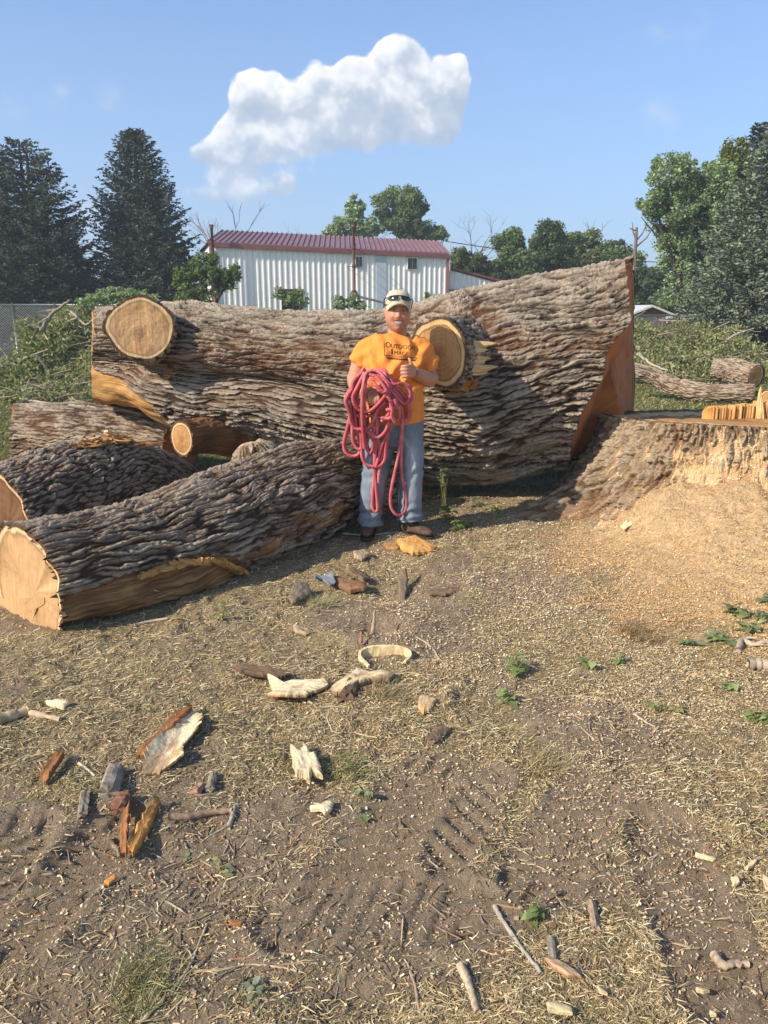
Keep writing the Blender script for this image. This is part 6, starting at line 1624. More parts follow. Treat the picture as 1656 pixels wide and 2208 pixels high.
        V = np.array(pts + [p_ + (0, 0, .022) for p_ in pts]) + (0, 0, -.006)
        j = np.arange(k); mbs = MB(); mbs.add(V, np.stack(((j + 1) % k, j, j + k, (j + 1) % k + k), -1))
        h2 = k // 2; qf = [(i, i + 1, k - 2 - i, k - 1 - i) for i in range(h2 - 1)]
        mbs.add(V, np.array(qf)); mbs.add(V, np.array(qf)[:, ::-1] + k); mbs.build('sole', M['sole'], b)
    boot(797, 1136, 5.47, RD(-8), 1); boot(886, 1128, 5.47, RD(52), 1)
    return t
build_person()

# ------------------------------------------------------------------ the rope in his hand
def rope_mat():
    m, nt, b = new_mat('pink_braided_rope', 0.75, 0.2)
    uv = nd(nt, 'ShaderNodeUVMap', uv_map='uv').outputs[0]
    w1 = nd(nt, 'ShaderNodeTexWave', {'Vector': uv, 'Scale': 26.0, 'Distortion': 0.6}, wave_type='BANDS', bands_direction='DIAGONAL').outputs[1]
    g = nd(nt, 'ShaderNodeNewGeometry').outputs['Position']
    n = nd(nt, 'ShaderNodeTexNoise', {'Vector': g, 'Scale': 11.0, 'Detail': 4.0}).outputs[0]
    c = ramp(nt, n, [(0.3, (0.48, 0.085, 0.105)), (0.55, (0.63, 0.155, 0.175)), (0.75, (0.68, 0.27, 0.27))])
    c = mixc(nt, mth(nt, 'MULTIPLY', w1, 0.30), c, mixc(nt, 1.0, c, (0.62, 0.5, 0.55), 'MULTIPLY'))
    nt.links.new(c, b.inputs['Base Color']); bump(nt, b, w1, .5, .003); return m
M['rope'] = rope_mat()
def build_rope():
    Z8 = lambda x, y: (720 + .1902 * x, 760 + .1902 * y)
    st = [([(300, 1090), (270, 1095), (225, 1030), (210, 950), (205, 780), (190, 640), (215, 500), (250, 330), (330, 190)], .00),
          ([(330, 200), (280, 270), (240, 370), (150, 470), (130, 560), (175, 680), (170, 780), (125, 950), (110, 1050), (130, 1130), (190, 1172), (260, 1165), (297, 1110), (290, 1000), (262, 880), (235, 680), (225, 560)], .02),
          ([(350, 230), (300, 320), (250, 420), (215, 500), (232, 590), (300, 660), (400, 662), (480, 605), (570, 500), (612, 400), (590, 340), (500, 282), (400, 250)], -.045),
          ([(390, 215), (355, 260), (335, 350), (322, 500), (320, 700), (325, 850), (335, 1000), (345, 1085)], -.055),
          ([(300, 240), (220, 330), (200, 420), (160, 480), (132, 560), (182, 700), (185, 780), (230, 856), (310, 870), (390, 850), (450, 760), (500, 640), (585, 560)], -.03),
          ([(360, 280), (400, 216), (470, 206), (540, 250), (590, 330), (612, 420), (592, 520), (520, 600)], -.02),
          ([(440, 230), (500, 200), (560, 222), (620, 290), (680, 370), (740, 430), (800, 500), (832, 600), (850, 680), (830, 752), (750, 790)], .03),
          ([(540, 345), (600, 350), (700, 362), (770, 350), (830, 400), (862, 460), (850, 530), (810, 572), (760, 560), (690, 480), (600, 380), (520, 300)], .0),
          ([(560, 430), (620, 480), (690, 525), (745, 600), (772, 700), (768, 900), (748, 1050), (722, 1200), (692, 1350), (660, 1500), (640, 1640), (650, 1760), (700, 1832), (752, 1840), (805, 1790), (822, 1680), (800, 1540), (772, 1400), (762, 1250), (768, 1050), (778, 900), (772, 760)], .02),
          ([(600, 560), (645, 680), (640, 820), (600, 930), (545, 1050), (510, 1180), (480, 1280)], -.005),
          ([(470, 620), (455, 750), (462, 1000), (460, 1200), (455, 1400), (440, 1600), (435, 1750), (460, 1800), (490, 1790), (492, 1700), (472, 1500), (460, 1300), (490, 1000), (500, 760)], .01),
          ([(300, 660), (300, 730), (310, 1000), (318, 1180), (362, 1262), (440, 1292), (520, 1280), (572, 1220), (585, 1100), (605, 900), (640, 780), (650, 620)], .0),
          ([(340, 660), (355, 760), (365, 950), (372, 1080), (402, 1138), (440, 1080), (442, 900), (430, 700), (410, 610)], .025),
          ([(340, 800), (362, 880), (420, 930), (492, 962), (560, 920), (602, 850), (622, 760), (610, 600)], -.02),
          ([(250, 700), (290, 722), (360, 727), (440, 712), (520, 732), (600, 720)], .0),
          ([(590, 652), (660, 640), (702, 590), (690, 520)], -.055), ([(530, 740), (600, 752), (655, 740), (690, 782)], -.055), ([(640, 560), (662, 640), (655, 720), (690, 790)], -.065),
          ([(680, 560), (735, 640), (740, 740), (700, 800)], -.04), ([(600, 480), (640, 560), (640, 660), (600, 720), (540, 780)], -.035),
          ([(405, 300), (480, 372), (560, 442), (592, 430), (540, 342), (470, 270)], -.07), ([(440, 320), (500, 420), (580, 470), (640, 540), (720, 640)], -.05),
          ([(505, 1475), (508, 1400), (532, 1250), (562, 1100), (625, 900)], .012), ([(480, 640), (492, 900), (520, 1100), (500, 1230)], .0), ([(240, 560), (232, 640), (245, 760), (262, 880)], .01),
          ([(160, 470), (140, 560), (185, 660), (250, 690), (330, 700)], .03), ([(400, 880), (400, 960), (470, 968)], .0), ([(330, 300), (280, 420), (262, 520), (262, 600)], .0)]
    rr_ = np.random.default_rng(6)
    for (pts, dy) in st[:14]:
        if len(pts) < 20: st.append(([(x + rr_.uniform(8, 30) * (1 if y < 900 else .6), y + rr_.uniform(-26, 20)) for x, y in pts], dy + .026))
    V, F, U, n0 = [], [], [], 0; N = 10
    for (pts, dy) in st:
        Q = []
        for (x, y) in pts:
            px, py = Z8(x, y)
            Y = float(np.interp(py, [790, 830, 870, 910, 960, 1100], [5.20, 5.135, 5.15, 5.205, 5.245, 5.30])) + dy * 1.0
            if px > 850: Y += min(.05, (px - 850) * .002)
            Q.append(at(px, py, Y))
        m = 12 * len(pts); P = spline(Q, m); v, f = tube_vf(P, .0112, N)
        s = np.concatenate(([0], np.cumsum(np.linalg.norm(np.diff(P, axis=0), axis=1))))
        u = np.stack(np.broadcast_arrays(s[:, None], np.arange(N)[None] / N * .062), -1).reshape(-1, 2)
        V.append(v); F.append(f + n0); U.append(u); n0 += len(v)
        for e, base in ((P[0], 0), (P[-1], (m - 1) * N)):
            V.append([e]); U.append([(0, 0)]); j = np.arange(N)
            V_ = np.stack((j, (j + 1) % N, np.full(N, 0), np.full(N, 0)), -1)
            F.append(np.stack((n0 - len(v) + base + j if base == 0 else n0 - len(v) + base + j, n0 - len(v) + base + (j + 1) % N, np.full(N, n0)), -1) if False else np.zeros((0, 4), int))
            v = np.concatenate((v, [e])); n0 += 1
    o = mesh_np('rope', np.concatenate([np.asarray(x) for x in V]), np.concatenate(F), M['rope'], None, uv=np.concatenate([np.asarray(x) for x in U]), loc=(0.0, 5.15, 0.8))
    tag(o, 'thick pink rope bunched in loops hanging from the hand of the man', 'rope')
build_rope()
# ------------------------------------------------------------------ bark, sticks and leaves on the ground
PALE = (0.70, 0.54, 0.31); CREAM = (0.76, 0.63, 0.40); RUST = (0.30, 0.13, 0.05); ORNG = (0.60, 0.29, 0.08); BROWN = (0.17, 0.11, 0.07); GREY = (0.27, 0.225, 0.17); TAN = (0.40, 0.30, 0.19)
def g3(px, py, dz=0.0):
    p = gp(px, py); 
    for _ in range(3):
        z = float(gh(np.array(p[0]), np.array(p[1]))); p = gp(px, py, z)
    return p + np.array((0, 0, dz))
def slab(label, cat, outline, thick, top, under, curl=0.0, tilt=(0, 0), name='bark_slab', seed=1, rim=None, group=None, lift=0.0, streak=(1, 0)):
    """flat chip or bark piece lying on the ground: outline in photo pixels, curled across its long axis"""
    r = np.random.default_rng(seed); P = np.array([gp(x, y, 0.0)[:2] for x, y in outline]); c = P.mean(0)
    k = len(P); n = k * 7; s = np.linspace(0, k, n, endpoint=False); i = s.astype(int); f = (s - i)[:, None]
    Q = P[i % k] * (1 - f) + P[(i + 1) % k] * f
    size = np.abs(P - c).max(); Q = Q + r.standard_normal(Q.shape) * .018 * size
    D = P - c; w, v = np.linalg.eigh(D.T @ D); ax = v[:, 1]; bx = v[:, 0]
    m = 9; t = np.linspace(1, 0, m)[:, None, None]; XY = c + (Q - c) * t
    a, b = (XY - c) @ ax, (XY - c) @ bx; bm = np.abs((P - c) @ bx).max()
    g = float(gh(c[0:1], c[1:2])[0])
    loc_ = gh_cheap(XY[..., 0], XY[..., 1])
    h = .35 * loc_ + .65 * g + .012 + lift + curl * (b / bm) ** 2 * bm + tilt[0] * a + tilt[1] * b + .0035 * fbm(a * 20, b * 60, seed, 3)
    h = h + .0
    top_h = h + thick * (1 - .5 * t[..., 0] ** 6)
    Vt = np.concatenate((XY, top_h[..., None]), -1).reshape(-1, 3); Vb = np.concatenate((XY, (h - .006)[..., None]), -1).reshape(-1, 3)
    st = fbm(a * 18, b * 130, seed + 1, 4).reshape(-1, 1); blot = sstep(.05, .5, fbm(a * 14, b * 16, seed + 2, 3)).reshape(-1, 1)
    top, under = np.array(top), np.array(under); rc = np.array(rim if rim is not None else top)
    e = sstep(.72, 1.0, np.repeat(t[..., 0], n, 1)).reshape(-1, 1)
    ct = (top * (1 - e) + rc * e) * (1 + .32 * st); ct = ct * (1 - .6 * blot) + under * .6 * blot
    cb = np.tile(under, (len(Vb), 1))
    F = grid_faces(m, n, True); N = len(Vt); j = np.arange(n)
    side = np.stack((j, (j + 1) % n, N + (j + 1) % n, N + j), -1)
    o = mesh_np(name, np.concatenate((Vt, Vb)), np.concatenate((F[:, ::-1], F + N, side)), M['debris'], None, col=np.clip(np.concatenate((ct, cb)), .01, .9), smooth=False, loc=(c[0], c[1], g))
    tag(o, label, cat, group); return o
def stick(label, pts, w, col, name='stick', cat='stick', group=None, seed=1, forks=0, lift=0.0, end=None, taper=.7, up=None):
    r = np.random.default_rng(seed); P = np.array([g3(x, y) for x, y in pts])
    if up is not None: P[:, 2] += np.array(up)
    n = max(10, 5 * len(pts)); S = spline(P, n) + np.array((0, 0, w * .7 + lift))
    L = np.linalg.norm(S[-1] - S[0]); S[:, :2] += r.normal(0, .004 * L, (n, 2)) * (np.arange(n)[:, None] % 3 > 0)
    S[:, 2] = np.maximum(S[:, 2], gh(S[:, 0], S[:, 1]) + w * .4)
    mb = MB(); rad = np.linspace(w, w * taper, n) * (1 + .12 * r.standard_normal(n)); mb.tube(S, rad, 8, c=col)
    cc = mb.C[0]; cc *= (1 + .18 * r.standard_normal((len(cc), 1)))
    if end is not None:
        for q in mb.C[1:]: q[:] = end
    for k in range(forks):
        i = r.integers(n // 4, n - 2); d = (S[min(i + 1, n - 1)] - S[i]); d /= np.linalg.norm(d) + 1e-9
        sd = np.array((-d[1], d[0], 0)) * r.choice((-1, 1)); e = S[i] + (d * .7 + sd * .7) * L * r.uniform(.12, .28); md = (S[i] + e) / 2 + r.normal(0, .01, 3)
        md[2] = float(gh(md[0:1], md[1:2])[0]) + w + .004; e[2] = float(gh(e[0:1], e[1:2])[0]) + w + .003
        mb.tube([S[i], md, e], [w * .6, w * .45, w * .2], 6, c=col)
    c = S.mean(0); o = mb.build(name, M['twig'], None, smooth=True, loc=tuple(c)); tag(o, label, cat, group); return o
def chunk(label, px, py, lpx, wpx, ang, col, name='wood_chunk', cat='wood chunk', seed=1, end=None, flat=.8):
    """short broken billet; ang from the picture's x axis, in degrees"""
    r = np.random.default_rng(seed); a = RD(ang)
    p0 = g3(px - math.cos(a) * lpx / 2, py + math.sin(a) * lpx / 2); p1 = g3(px + math.cos(a) * lpx / 2, py - math.sin(a) * lpx / 2)
    dist = np.linalg.norm(p0 - (0, 0, CZ)); w = wpx / 2 / FPX * dist
    d = p1 - p0; L = np.linalg.norm(d); d /= L; sd = np.cross(d, (0, 0, 1.0)); sd /= np.linalg.norm(sd); up = np.cross(sd, d)
    n, m = 12, 9; th = np.linspace(0, 2 * np.pi, n, endpoint=False); base = r.uniform(.78, 1.12, n); V = []
    for k in range(m):
        f = k / (m - 1); rr = base * (1 + .06 * r.standard_normal(n)) * w
        ex = (.04 * r.standard_normal(n) * L if k in (0, m - 1) else 0)
        V.append(p0 + d * (L * f) + (d[None] * np.asarray(ex)[..., None] if np.ndim(ex) else 0) + (0, 0, w * flat * .75) + sd * (rr * np.cos(th))[:, None] + up * (rr * flat * np.sin(th))[:, None])
    V = np.array(V); C = np.tile(np.array(col), (m * n, 1)) * (1 + .20 * r.standard_normal((m * n, 1)))
    c0, c1 = V[0].mean(0), V[-1].mean(0); e = np.array(end if end is not None else col)
    mb = MB(); mb.add(V.reshape(-1, 3), grid_faces(m, n, True), np.clip(C, .01, .9)); j = np.arange(n)
    for ring, ctr, fl in ((V[0], c0, 0), (V[-1], c1, 1)):
        f = np.stack((j, (j + 1) % n, np.full(n, n)), -1); mb.add(np.concatenate((ring, [ctr])), f if fl else f[:, ::-1], e * 1.0)
    cc = V.reshape(-1, 3).mean(0); o = mb.build(name, M['debris'], None, loc=tuple(cc)); tag(o, label, cat); return o

# large bark pieces, front left
slab('curled bark slab with a cream inner side, the longest one', 'bark piece', [(405, 1545), (438, 1556), (436, 1588), (418, 1608), (398, 1626), (396, 1662), (368, 1674), (335, 1690), (308, 1692), (322, 1650), (350, 1612), (378, 1578)], .012, CREAM, RUST, curl=.55, seed=1, rim=PALE)
slab('dark rotten strip of bark lying along the left rim of the long cream slab', 'bark piece', [(410, 1540), (416, 1548), (385, 1585), (350, 1620), (310, 1655), (296, 1652), (340, 1605), (378, 1565)], .02, RUST, BROWN, curl=.3, seed=2, lift=.012)
slab('left wall of the V shaped rusty bark trough', 'bark piece', [(272, 1742), (284, 1752), (280, 1800), (276, 1868), (262, 1862), (265, 1800)], .022, RUST, BROWN, curl=.4, tilt=(0, -.5), seed=3, lift=.014)
slab('orange right wall of the V shaped bark trough', 'bark piece', [(342, 1752), (350, 1762), (322, 1815), (290, 1866), (280, 1858), (306, 1806)], .020, ORNG, RUST, curl=.5, tilt=(0, .6), seed=4, lift=.012)
slab('brown bark scrap left of the grey bark chunk', 'bark piece', [(128, 1642), (143, 1652), (120, 1690), (104, 1712), (88, 1704), (104, 1672)], .022, RUST, BROWN, curl=.7, seed=5, lift=.01)
chunk('rounded grey bark chunk above the short grey billet', 243, 1696, 52, 38, 72, GREY, 'bark_chunk', 'bark piece', 6)
chunk('crumbled rusty bark lump right under the rounded grey chunk', 262, 1738, 34, 30, 60, (0.22, 0.11, 0.07), 'bark_chunk', 'bark piece', 7)
chunk('short grey billet below the rounded grey bark chunk', 181, 1740, 48, 20, 82, (0.26, 0.225, 0.165), seed=8, end=TAN)
chunk('small grey bark chip beside the left end of the brown stick', 457, 1690, 34, 17, 75, GREY, 'bark_chunk', 'bark piece', 9)
chunk('reddish crumb of bark left of the small grey bark chip', 428, 1706, 24, 20, 50, (0.34, 0.20, 0.14), 'bark_chunk', 'bark piece', 10)
slab('square pale plate of wood with ragged ends in the middle foreground', 'wood piece', [(625, 1622), (645, 1632), (660, 1622), (668, 1640), (682, 1642), (690, 1668), (695, 1690), (684, 1688), (672, 1680), (668, 1702), (655, 1690), (638, 1692), (632, 1660)], .02, CREAM, PALE, curl=.12, name='wood_plate', seed=11, lift=.02, rim=TAN)
slab('dark ragged bark strip above the pale centre slab', 'bark piece', [(502, 1456), (540, 1458), (580, 1462), (622, 1476), (600, 1482), (565, 1478), (520, 1472)], .02, BROWN, (0.10, .06, .04), curl=.3, seed=12, lift=.02)
slab('long pale slab of wood in the centre, left of the bent root', 'wood piece', [(576, 1478), (600, 1490), (640, 1486), (700, 1484), (708, 1494), (672, 1508), (660, 1520), (620, 1526), (578, 1522), (590, 1505)], .02, CREAM, RUST, curl=.3, name='wood_slab', seed=13, rim=PALE, lift=.01)
slab('pale bent root like piece of wood right of the long centre slab', 'wood piece', [(718, 1494), (745, 1478), (768, 1462), (800, 1466), (835, 1462), (850, 1470), (838, 1482), (800, 1484), (772, 1492), (735, 1512), (716, 1508)], .03, PALE, BROWN, curl=.2, name='root_piece', seed=14, rim=TAN)
chunk('brown clod of rotten bark on the bent root piece', 756, 1492, 52, 34, 65, (0.17, 0.10, 0.065), 'bark_chunk', 'bark piece', 15)
def bark_ring():
    c = g3(830, 1428); r = np.random.default_rng(3); n = 34; a = np.linspace(-.4, 3.9, n); V = []
    for k in range(n):
        rad = .085 * (1 + .15 * math.sin(3 * a[k])); p = c + np.array((math.cos(a[k]) * rad * 1.25, math.sin(a[k]) * rad, 0)); h = .028 + .022 * math.sin(a[k])
        o = np.array((math.cos(a[k]), math.sin(a[k]), 0)) * .012
        V += [p - (0, 0, .01), p + o - (0, 0, .01), p + o + (0, 0, h), p + (0, 0, h * .95)]
    F = [(4 * k + j, 4 * k + (j + 1) % 4, 4 * k + 4 + (j + 1) % 4, 4 * k + 4 + j) for k in range(n - 1) for j in range(4)] + [(3, 2, 1, 0), (4 * n - 4, 4 * n - 3, 4 * n - 2, 4 * n - 1)]
    C = np.tile(np.array(PALE), (len(V), 1)) * (1 + .2 * r.standard_normal((len(V), 1)))
    tag(mesh_np('bark_curl', V, np.array(F), M['debris'], None, col=np.clip(C, .05, .9), smooth=False, loc=tuple(c)), 'pale curl of bark open like a ring above the bent root piece', 'bark piece')
bark_ring()
slab('orange wedge of fresh wood lying in the sun before the right boot', 'wood piece', [(856, 1178), (895, 1168), (942, 1186), (930, 1198), (890, 1204), (862, 1194)], .03, (0.66, 0.36, 0.12), ORNG, name='wood_wedge', seed=16, lift=.012, tilt=(.05, .1))
slab('dull orange wedge of wood in the shade left of the sunny wedge', 'wood piece', [(826, 1176), (860, 1166), (880, 1176), (856, 1188), (835, 1186)], .02, (0.40, 0.24, 0.11), RUST, name='wood_wedge', seed=17)
slab('slate brown flat chip standing out by the shadow edge in the centre', 'bark piece', [(638, 1282), (662, 1278), (674, 1290), (650, 1306), (632, 1316), (622, 1308)], .016, (0.24, 0.19, 0.13), BROWN, seed=18, tilt=(.1, .35), lift=.03)
slab('brown flat chip in the shade near the blue scrap', 'bark piece', [(745, 1235), (775, 1240), (798, 1252), (785, 1262), (756, 1258)], .012, (0.30, 0.21, 0.12), BROWN, seed=19, tilt=(.0, .4), lift=.03)
slab('pale brown flat chip under the shadow of the front log', 'bark piece', [(762, 1206), (786, 1200), (800, 1206), (780, 1216), (764, 1214)], .015, TAN, BROWN, seed=20, tilt=(.1, .2), lift=.015)
slab('rotten log scrap with a pale broken end beside the blue scrap', 'wood piece', [(706, 1246), (740, 1254), (770, 1264), (790, 1262), (788, 1274), (756, 1276), (715, 1262)], .03, (0.24, 0.13, 0.07), BROWN, name='wood_scrap', seed=21)
slab('crumpled pale blue scrap of plastic in the shade', 'litter', [(678, 1252), (692, 1254), (716, 1256), (724, 1268), (712, 1272), (694, 1262), (680, 1266)], .008, (0.19, 0.215, 0.24), (.15, .17, .19), curl=.6, name='plastic_scrap', seed=22, lift=.012)
slab('dark flat bark flake standing by the sunny dirt ridge', 'bark piece', [(858, 1262), (876, 1250), (880, 1262), (872, 1284), (860, 1280)], .02, (0.20, 0.15, 0.10), BROWN, seed=23, tilt=(.5, .2), lift=.02)
slab('thin dark bark strip beside the sunny dirt ridge', 'bark piece', [(918, 1284), (950, 1286), (1005, 1278), (1008, 1284), (960, 1294), (925, 1292)], .014, (0.18, 0.12, 0.08), BROWN, seed=24)
slab('small tawny chip of wood in the centre, left of the hole', 'wood piece', [(632, 1358), (660, 1362), (676, 1372), (660, 1378), (636, 1372)], .014, TAN, BROWN, name='wood_chip', seed=25)
slab('pale orange chip with a rusty edge right of the long twig', 'wood piece', [(905, 1515), (925, 1512), (940, 1520), (930, 1540), (912, 1548), (900, 1535)], .012, (0.52, 0.38, 0.20), ORNG, name='wood_chip', seed=26)
chunk('brown bark lump right of the forked twig', 944, 1592, 42, 26, 35, (0.20, 0.14, 0.095), 'bark_chunk', 'bark piece', 27)
stick('pointed broken stick standing in the small hole', [(802, 1386), (808, 1372)], .013, (0.34, 0.25, 0.15), 'stick', 'stick', seed=28, up=[.0, .13], taper=.4)
stick('short reddish stub standing left of the pointed stick', [(778, 1390), (779, 1384)], .008, (0.33, 0.17, 0.10), 'stick', 'stick', seed=29, up=[0, .05])
stick('pale stick with broken bark at the left frame edge', [(-10, 1562), (30, 1552), (62, 1540)], .026, (0.44, 0.33, 0.21), seed=30)
stick('thinner pale stick crossing the broken one at the left edge', [(55, 1540), (95, 1548), (130, 1556)], .015, (0.42, 0.33, 0.22), seed=31)
slab('cream chip at the end of the thin pale stick', 'wood piece', [(100, 1532), (140, 1526), (152, 1534), (140, 1548), (112, 1542)], .012, CREAM, PALE, name='wood_chip', seed=32, lift=.01)
slab('cream splinter pair in the middle foreground below the square plate', 'wood piece', [(668, 1748), (690, 1746), (708, 1734), (720, 1738), (714, 1760), (700, 1768), (694, 1758), (672, 1756)], .015, CREAM, PALE, name='wood_chip', seed=33, lift=.006, tilt=(.1, .2))
stick('brown stick lying flat beside the V shaped trough', [(362, 1764), (400, 1766), (450, 1758), (500, 1752)], .013, (0.34, 0.23, 0.15), seed=34)
stick('grey stub lying across the end of the brown stick', [(492, 1790), (500, 1768), (506, 1742)], .0085, (0.36, 0.31, 0.24), seed=35)
stick('short dark stick at the foot of the V shaped trough', [(243, 1822), (258, 1850)], .0085, (0.24, 0.19, 0.14), seed=36)
stick('thin pale stick by the brown bark scrap', [(170, 1648), (190, 1662), (205, 1676)], .006, (0.52, 0.44, 0.32), seed=37)
stick('tan forked twig, the long one in the centre foreground', [(600, 1476), (640, 1490), (675, 1520), (705, 1555), (720, 1580), (760, 1582), (812, 1592)], .0042, (0.46, 0.36, 0.24), 'twig', 'twig', seed=38, forks=2)
stick('bent tan twig reaching right from the small hole', [(894, 1372), (925, 1392), (950, 1425), (968, 1450)], .0045, (0.46, 0.35, 0.24), 'twig', 'twig', seed=39, forks=1)
stick('arched twig over the bent root piece', [(705, 1470), (730, 1454), (800, 1458), (890, 1452), (925, 1468)], .0034, (0.42, 0.33, 0.23), 'twig', 'twig', seed=40)
stick('grey stick slanting across the lower right foreground', [(1066, 1957), (1095, 2005), (1130, 2055), (1168, 2102)], .0068, (0.36, 0.315, 0.26), seed=41, taper=.85)
chunk('grey splintered billet right of the slanting grey stick', 1191, 2058, 62, 17, 96, (0.27, 0.235, 0.175), seed=42, end=TAN)
chunk('brown billet lying upright in the picture at lower right', 1280, 1978, 58, 17, 100, (0.33, 0.24, 0.16), seed=43)
stick('pale knobbly stick at the bottom of the frame, right of centre', [(992, 2088), (1008, 2120), (1022, 2165), (1030, 2190)], .012, (0.42, 0.33, 0.23), seed=44, end=TAN)
stick('thin brown twig running off the bottom of the frame', [(884, 2095), (896, 2130), (902, 2170), (920, 2215)], .0042, (0.34, 0.24, 0.17), 'twig', 'twig', seed=45)
stick('broken branch with a pale break at lower right', [(1540, 2066), (1560, 2088), (1585, 2082), (1612, 2090)], .012, (0.38, 0.29, 0.20), seed=46, forks=1)
slab('brown bark sheet at the lower end of the slanting grey stick', 'bark piece', [(1172, 2095), (1200, 2100), (1240, 2125), (1250, 2136), (1222, 2134), (1190, 2116)], .008, (0.42, 0.29, 0.18), RUST, seed=47)
stick('long tan twig slanting up from the bottom left', [(300, 2212), (345, 2165), (385, 2120), (410, 2085), (432, 2030), (446, 1996)], .0048, (0.42, 0.33, 0.22), 'twig', 'twig', seed=48, forks=1)
stick('tan twig lying level, right of the slanting one at bottom left', [(415, 2096), (480, 2092), (530, 2082), (600, 2087), (640, 2096)], .0036, (0.40, 0.31, 0.20), 'twig', 'twig', seed=49)
stick('hair thin twig curving above the level twig at bottom left', [(290, 1992), (330, 1970), (365, 1930), (385, 1910)], .0024, (0.44, 0.36, 0.24), 'twig', 'twig', seed=50)
stick('grey stick lying among weeds at the feet of the man', [(738, 1152), (790, 1155), (850, 1150), (935, 1146)], .008, (0.42, 0.36, 0.28), seed=51, forks=1)
stick('thin twig rising beside the right boot', [(850, 1152), (875, 1140), (886, 1126)], .004, (0.46, 0.40, 0.30), 'twig', 'twig', seed=52, up=[0, .04, .12])
stick('bare grey log stub at the right edge of the frame', [(1612, 1440), (1640, 1442), (1690, 1446)], .030, (0.42, 0.33, 0.24), seed=53, taper=1)
stick('forked pale branch above the bare log stub at the right edge', [(1590, 1408), (1600, 1385), (1625, 1395), (1680, 1388)], .016, (0.44, 0.36, 0.26), seed=54, forks=2)
tw = [('long thin twig across the dark dirt heap right of centre', [(1120, 1512), (1180, 1508), (1240, 1502), (1300, 1508), (1352, 1518)]), ('forked twig over the dark dirt heap', [(1322, 1488), (1345, 1520), (1356, 1538)]),
      ('pale twig right of the dark dirt heap', [(1415, 1540), (1480, 1550), (1545, 1575)]), ('twig slanting above the pale one right of the heap', [(1420, 1495), (1500, 1505), (1590, 1520)]), ('short twig leaning down off the dark heap', [(1366, 1540), (1395, 1560), (1412, 1568)]),
      ('twig near the left side of the dark heap', [(1070, 1435), (1090, 1450), (1100, 1462)]), ('long straight twig left of the dark heap', [(985, 1450), (1030, 1440), (1062, 1436)]), ('thin twig lying in the pale sawdust', [(1272, 1265), (1290, 1280), (1310, 1298)]),
      ('dark twig on the sawdust edge', [(1240, 1294), (1262, 1292), (1290, 1290)]), ('thin stick at the edge of the trunk shadow', [(1095, 1156), (1118, 1148), (1142, 1142)]), ('pale stick lying in the shade under the front log', [(290, 1350), (330, 1342), (362, 1336)]),
      ('short dark bark stick lodged on the sawdust slope', [(1370, 1088), (1395, 1078), (1420, 1070)]), ('flat stick on the sawdust foot', [(1293, 1107), (1312, 1104), (1335, 1101)])]
for k, (lb, pts) in enumerate(tw):
    stick(lb, pts, .0042 if k < 10 else .010, [(0.38, 0.29, 0.20), (0.46, 0.37, 0.26), (0.28, 0.21, 0.15)][k % 3], 'twig', 'twig', seed=60 + k, forks=int(k < 4), group='twigs on the yard')
ch = [('long cream splinter at lower right, left of the pair', [(1498, 1856), (1520, 1860), (1542, 1868), (1536, 1872), (1512, 1866), (1497, 1862)]), ('cream splinter slanting near the right edge', [(1602, 1895), (1616, 1878), (1630, 1874), (1626, 1884), (1610, 1896)]),
      ('cream flake below the long cream splinter', [(1572, 1918), (1588, 1916), (1592, 1926), (1580, 1932)]), ('pale shard at the lower right corner', [(1528, 2196), (1538, 2198), (1542, 2206), (1530, 2206)]), ('tan splinter at lower right above the bottom edge', [(1498, 2150), (1515, 2152), (1528, 2156), (1515, 2160), (1500, 2156)]),
      ('tan shard at the bottom right of centre', [(1285, 2154), (1300, 2160), (1308, 2168), (1290, 2164)]), ('cream chip on the sawdust slope', [(1336, 1168), (1346, 1161), (1352, 1164), (1358, 1162), (1360, 1167), (1350, 1170), (1342, 1173)]), ('yellow lump of wood at the bottom edge of the frame', [(1176, 2190), (1200, 2184), (1230, 2198), (1232, 2214), (1180, 2214)]),
      ('orange flake in the lower left dirt', [(226, 1920), (250, 1902), (254, 1908), (236, 1926)]), ('rusty flake at bottom left of centre', [(494, 2000), (516, 1998), (526, 2004), (520, 2012), (498, 2010)]), ('orange flake near the right edge sawdust', [(1640, 1905), (1660, 1915), (1660, 1945), (1646, 1935)])]
for k, (lb, o_) in enumerate(ch):
    slab(lb, 'wood chip', o_, .004, [CREAM, PALE, CREAM, PALE, TAN, TAN, CREAM, (0.66, 0.52, 0.28), ORNG, (0.40, 0.19, 0.09), PALE][k], PALE if k < 8 else RUST, name='wood_chip', seed=80 + k, tilt=(.05, .15), lift=.006, group='single wood chips on the yard')
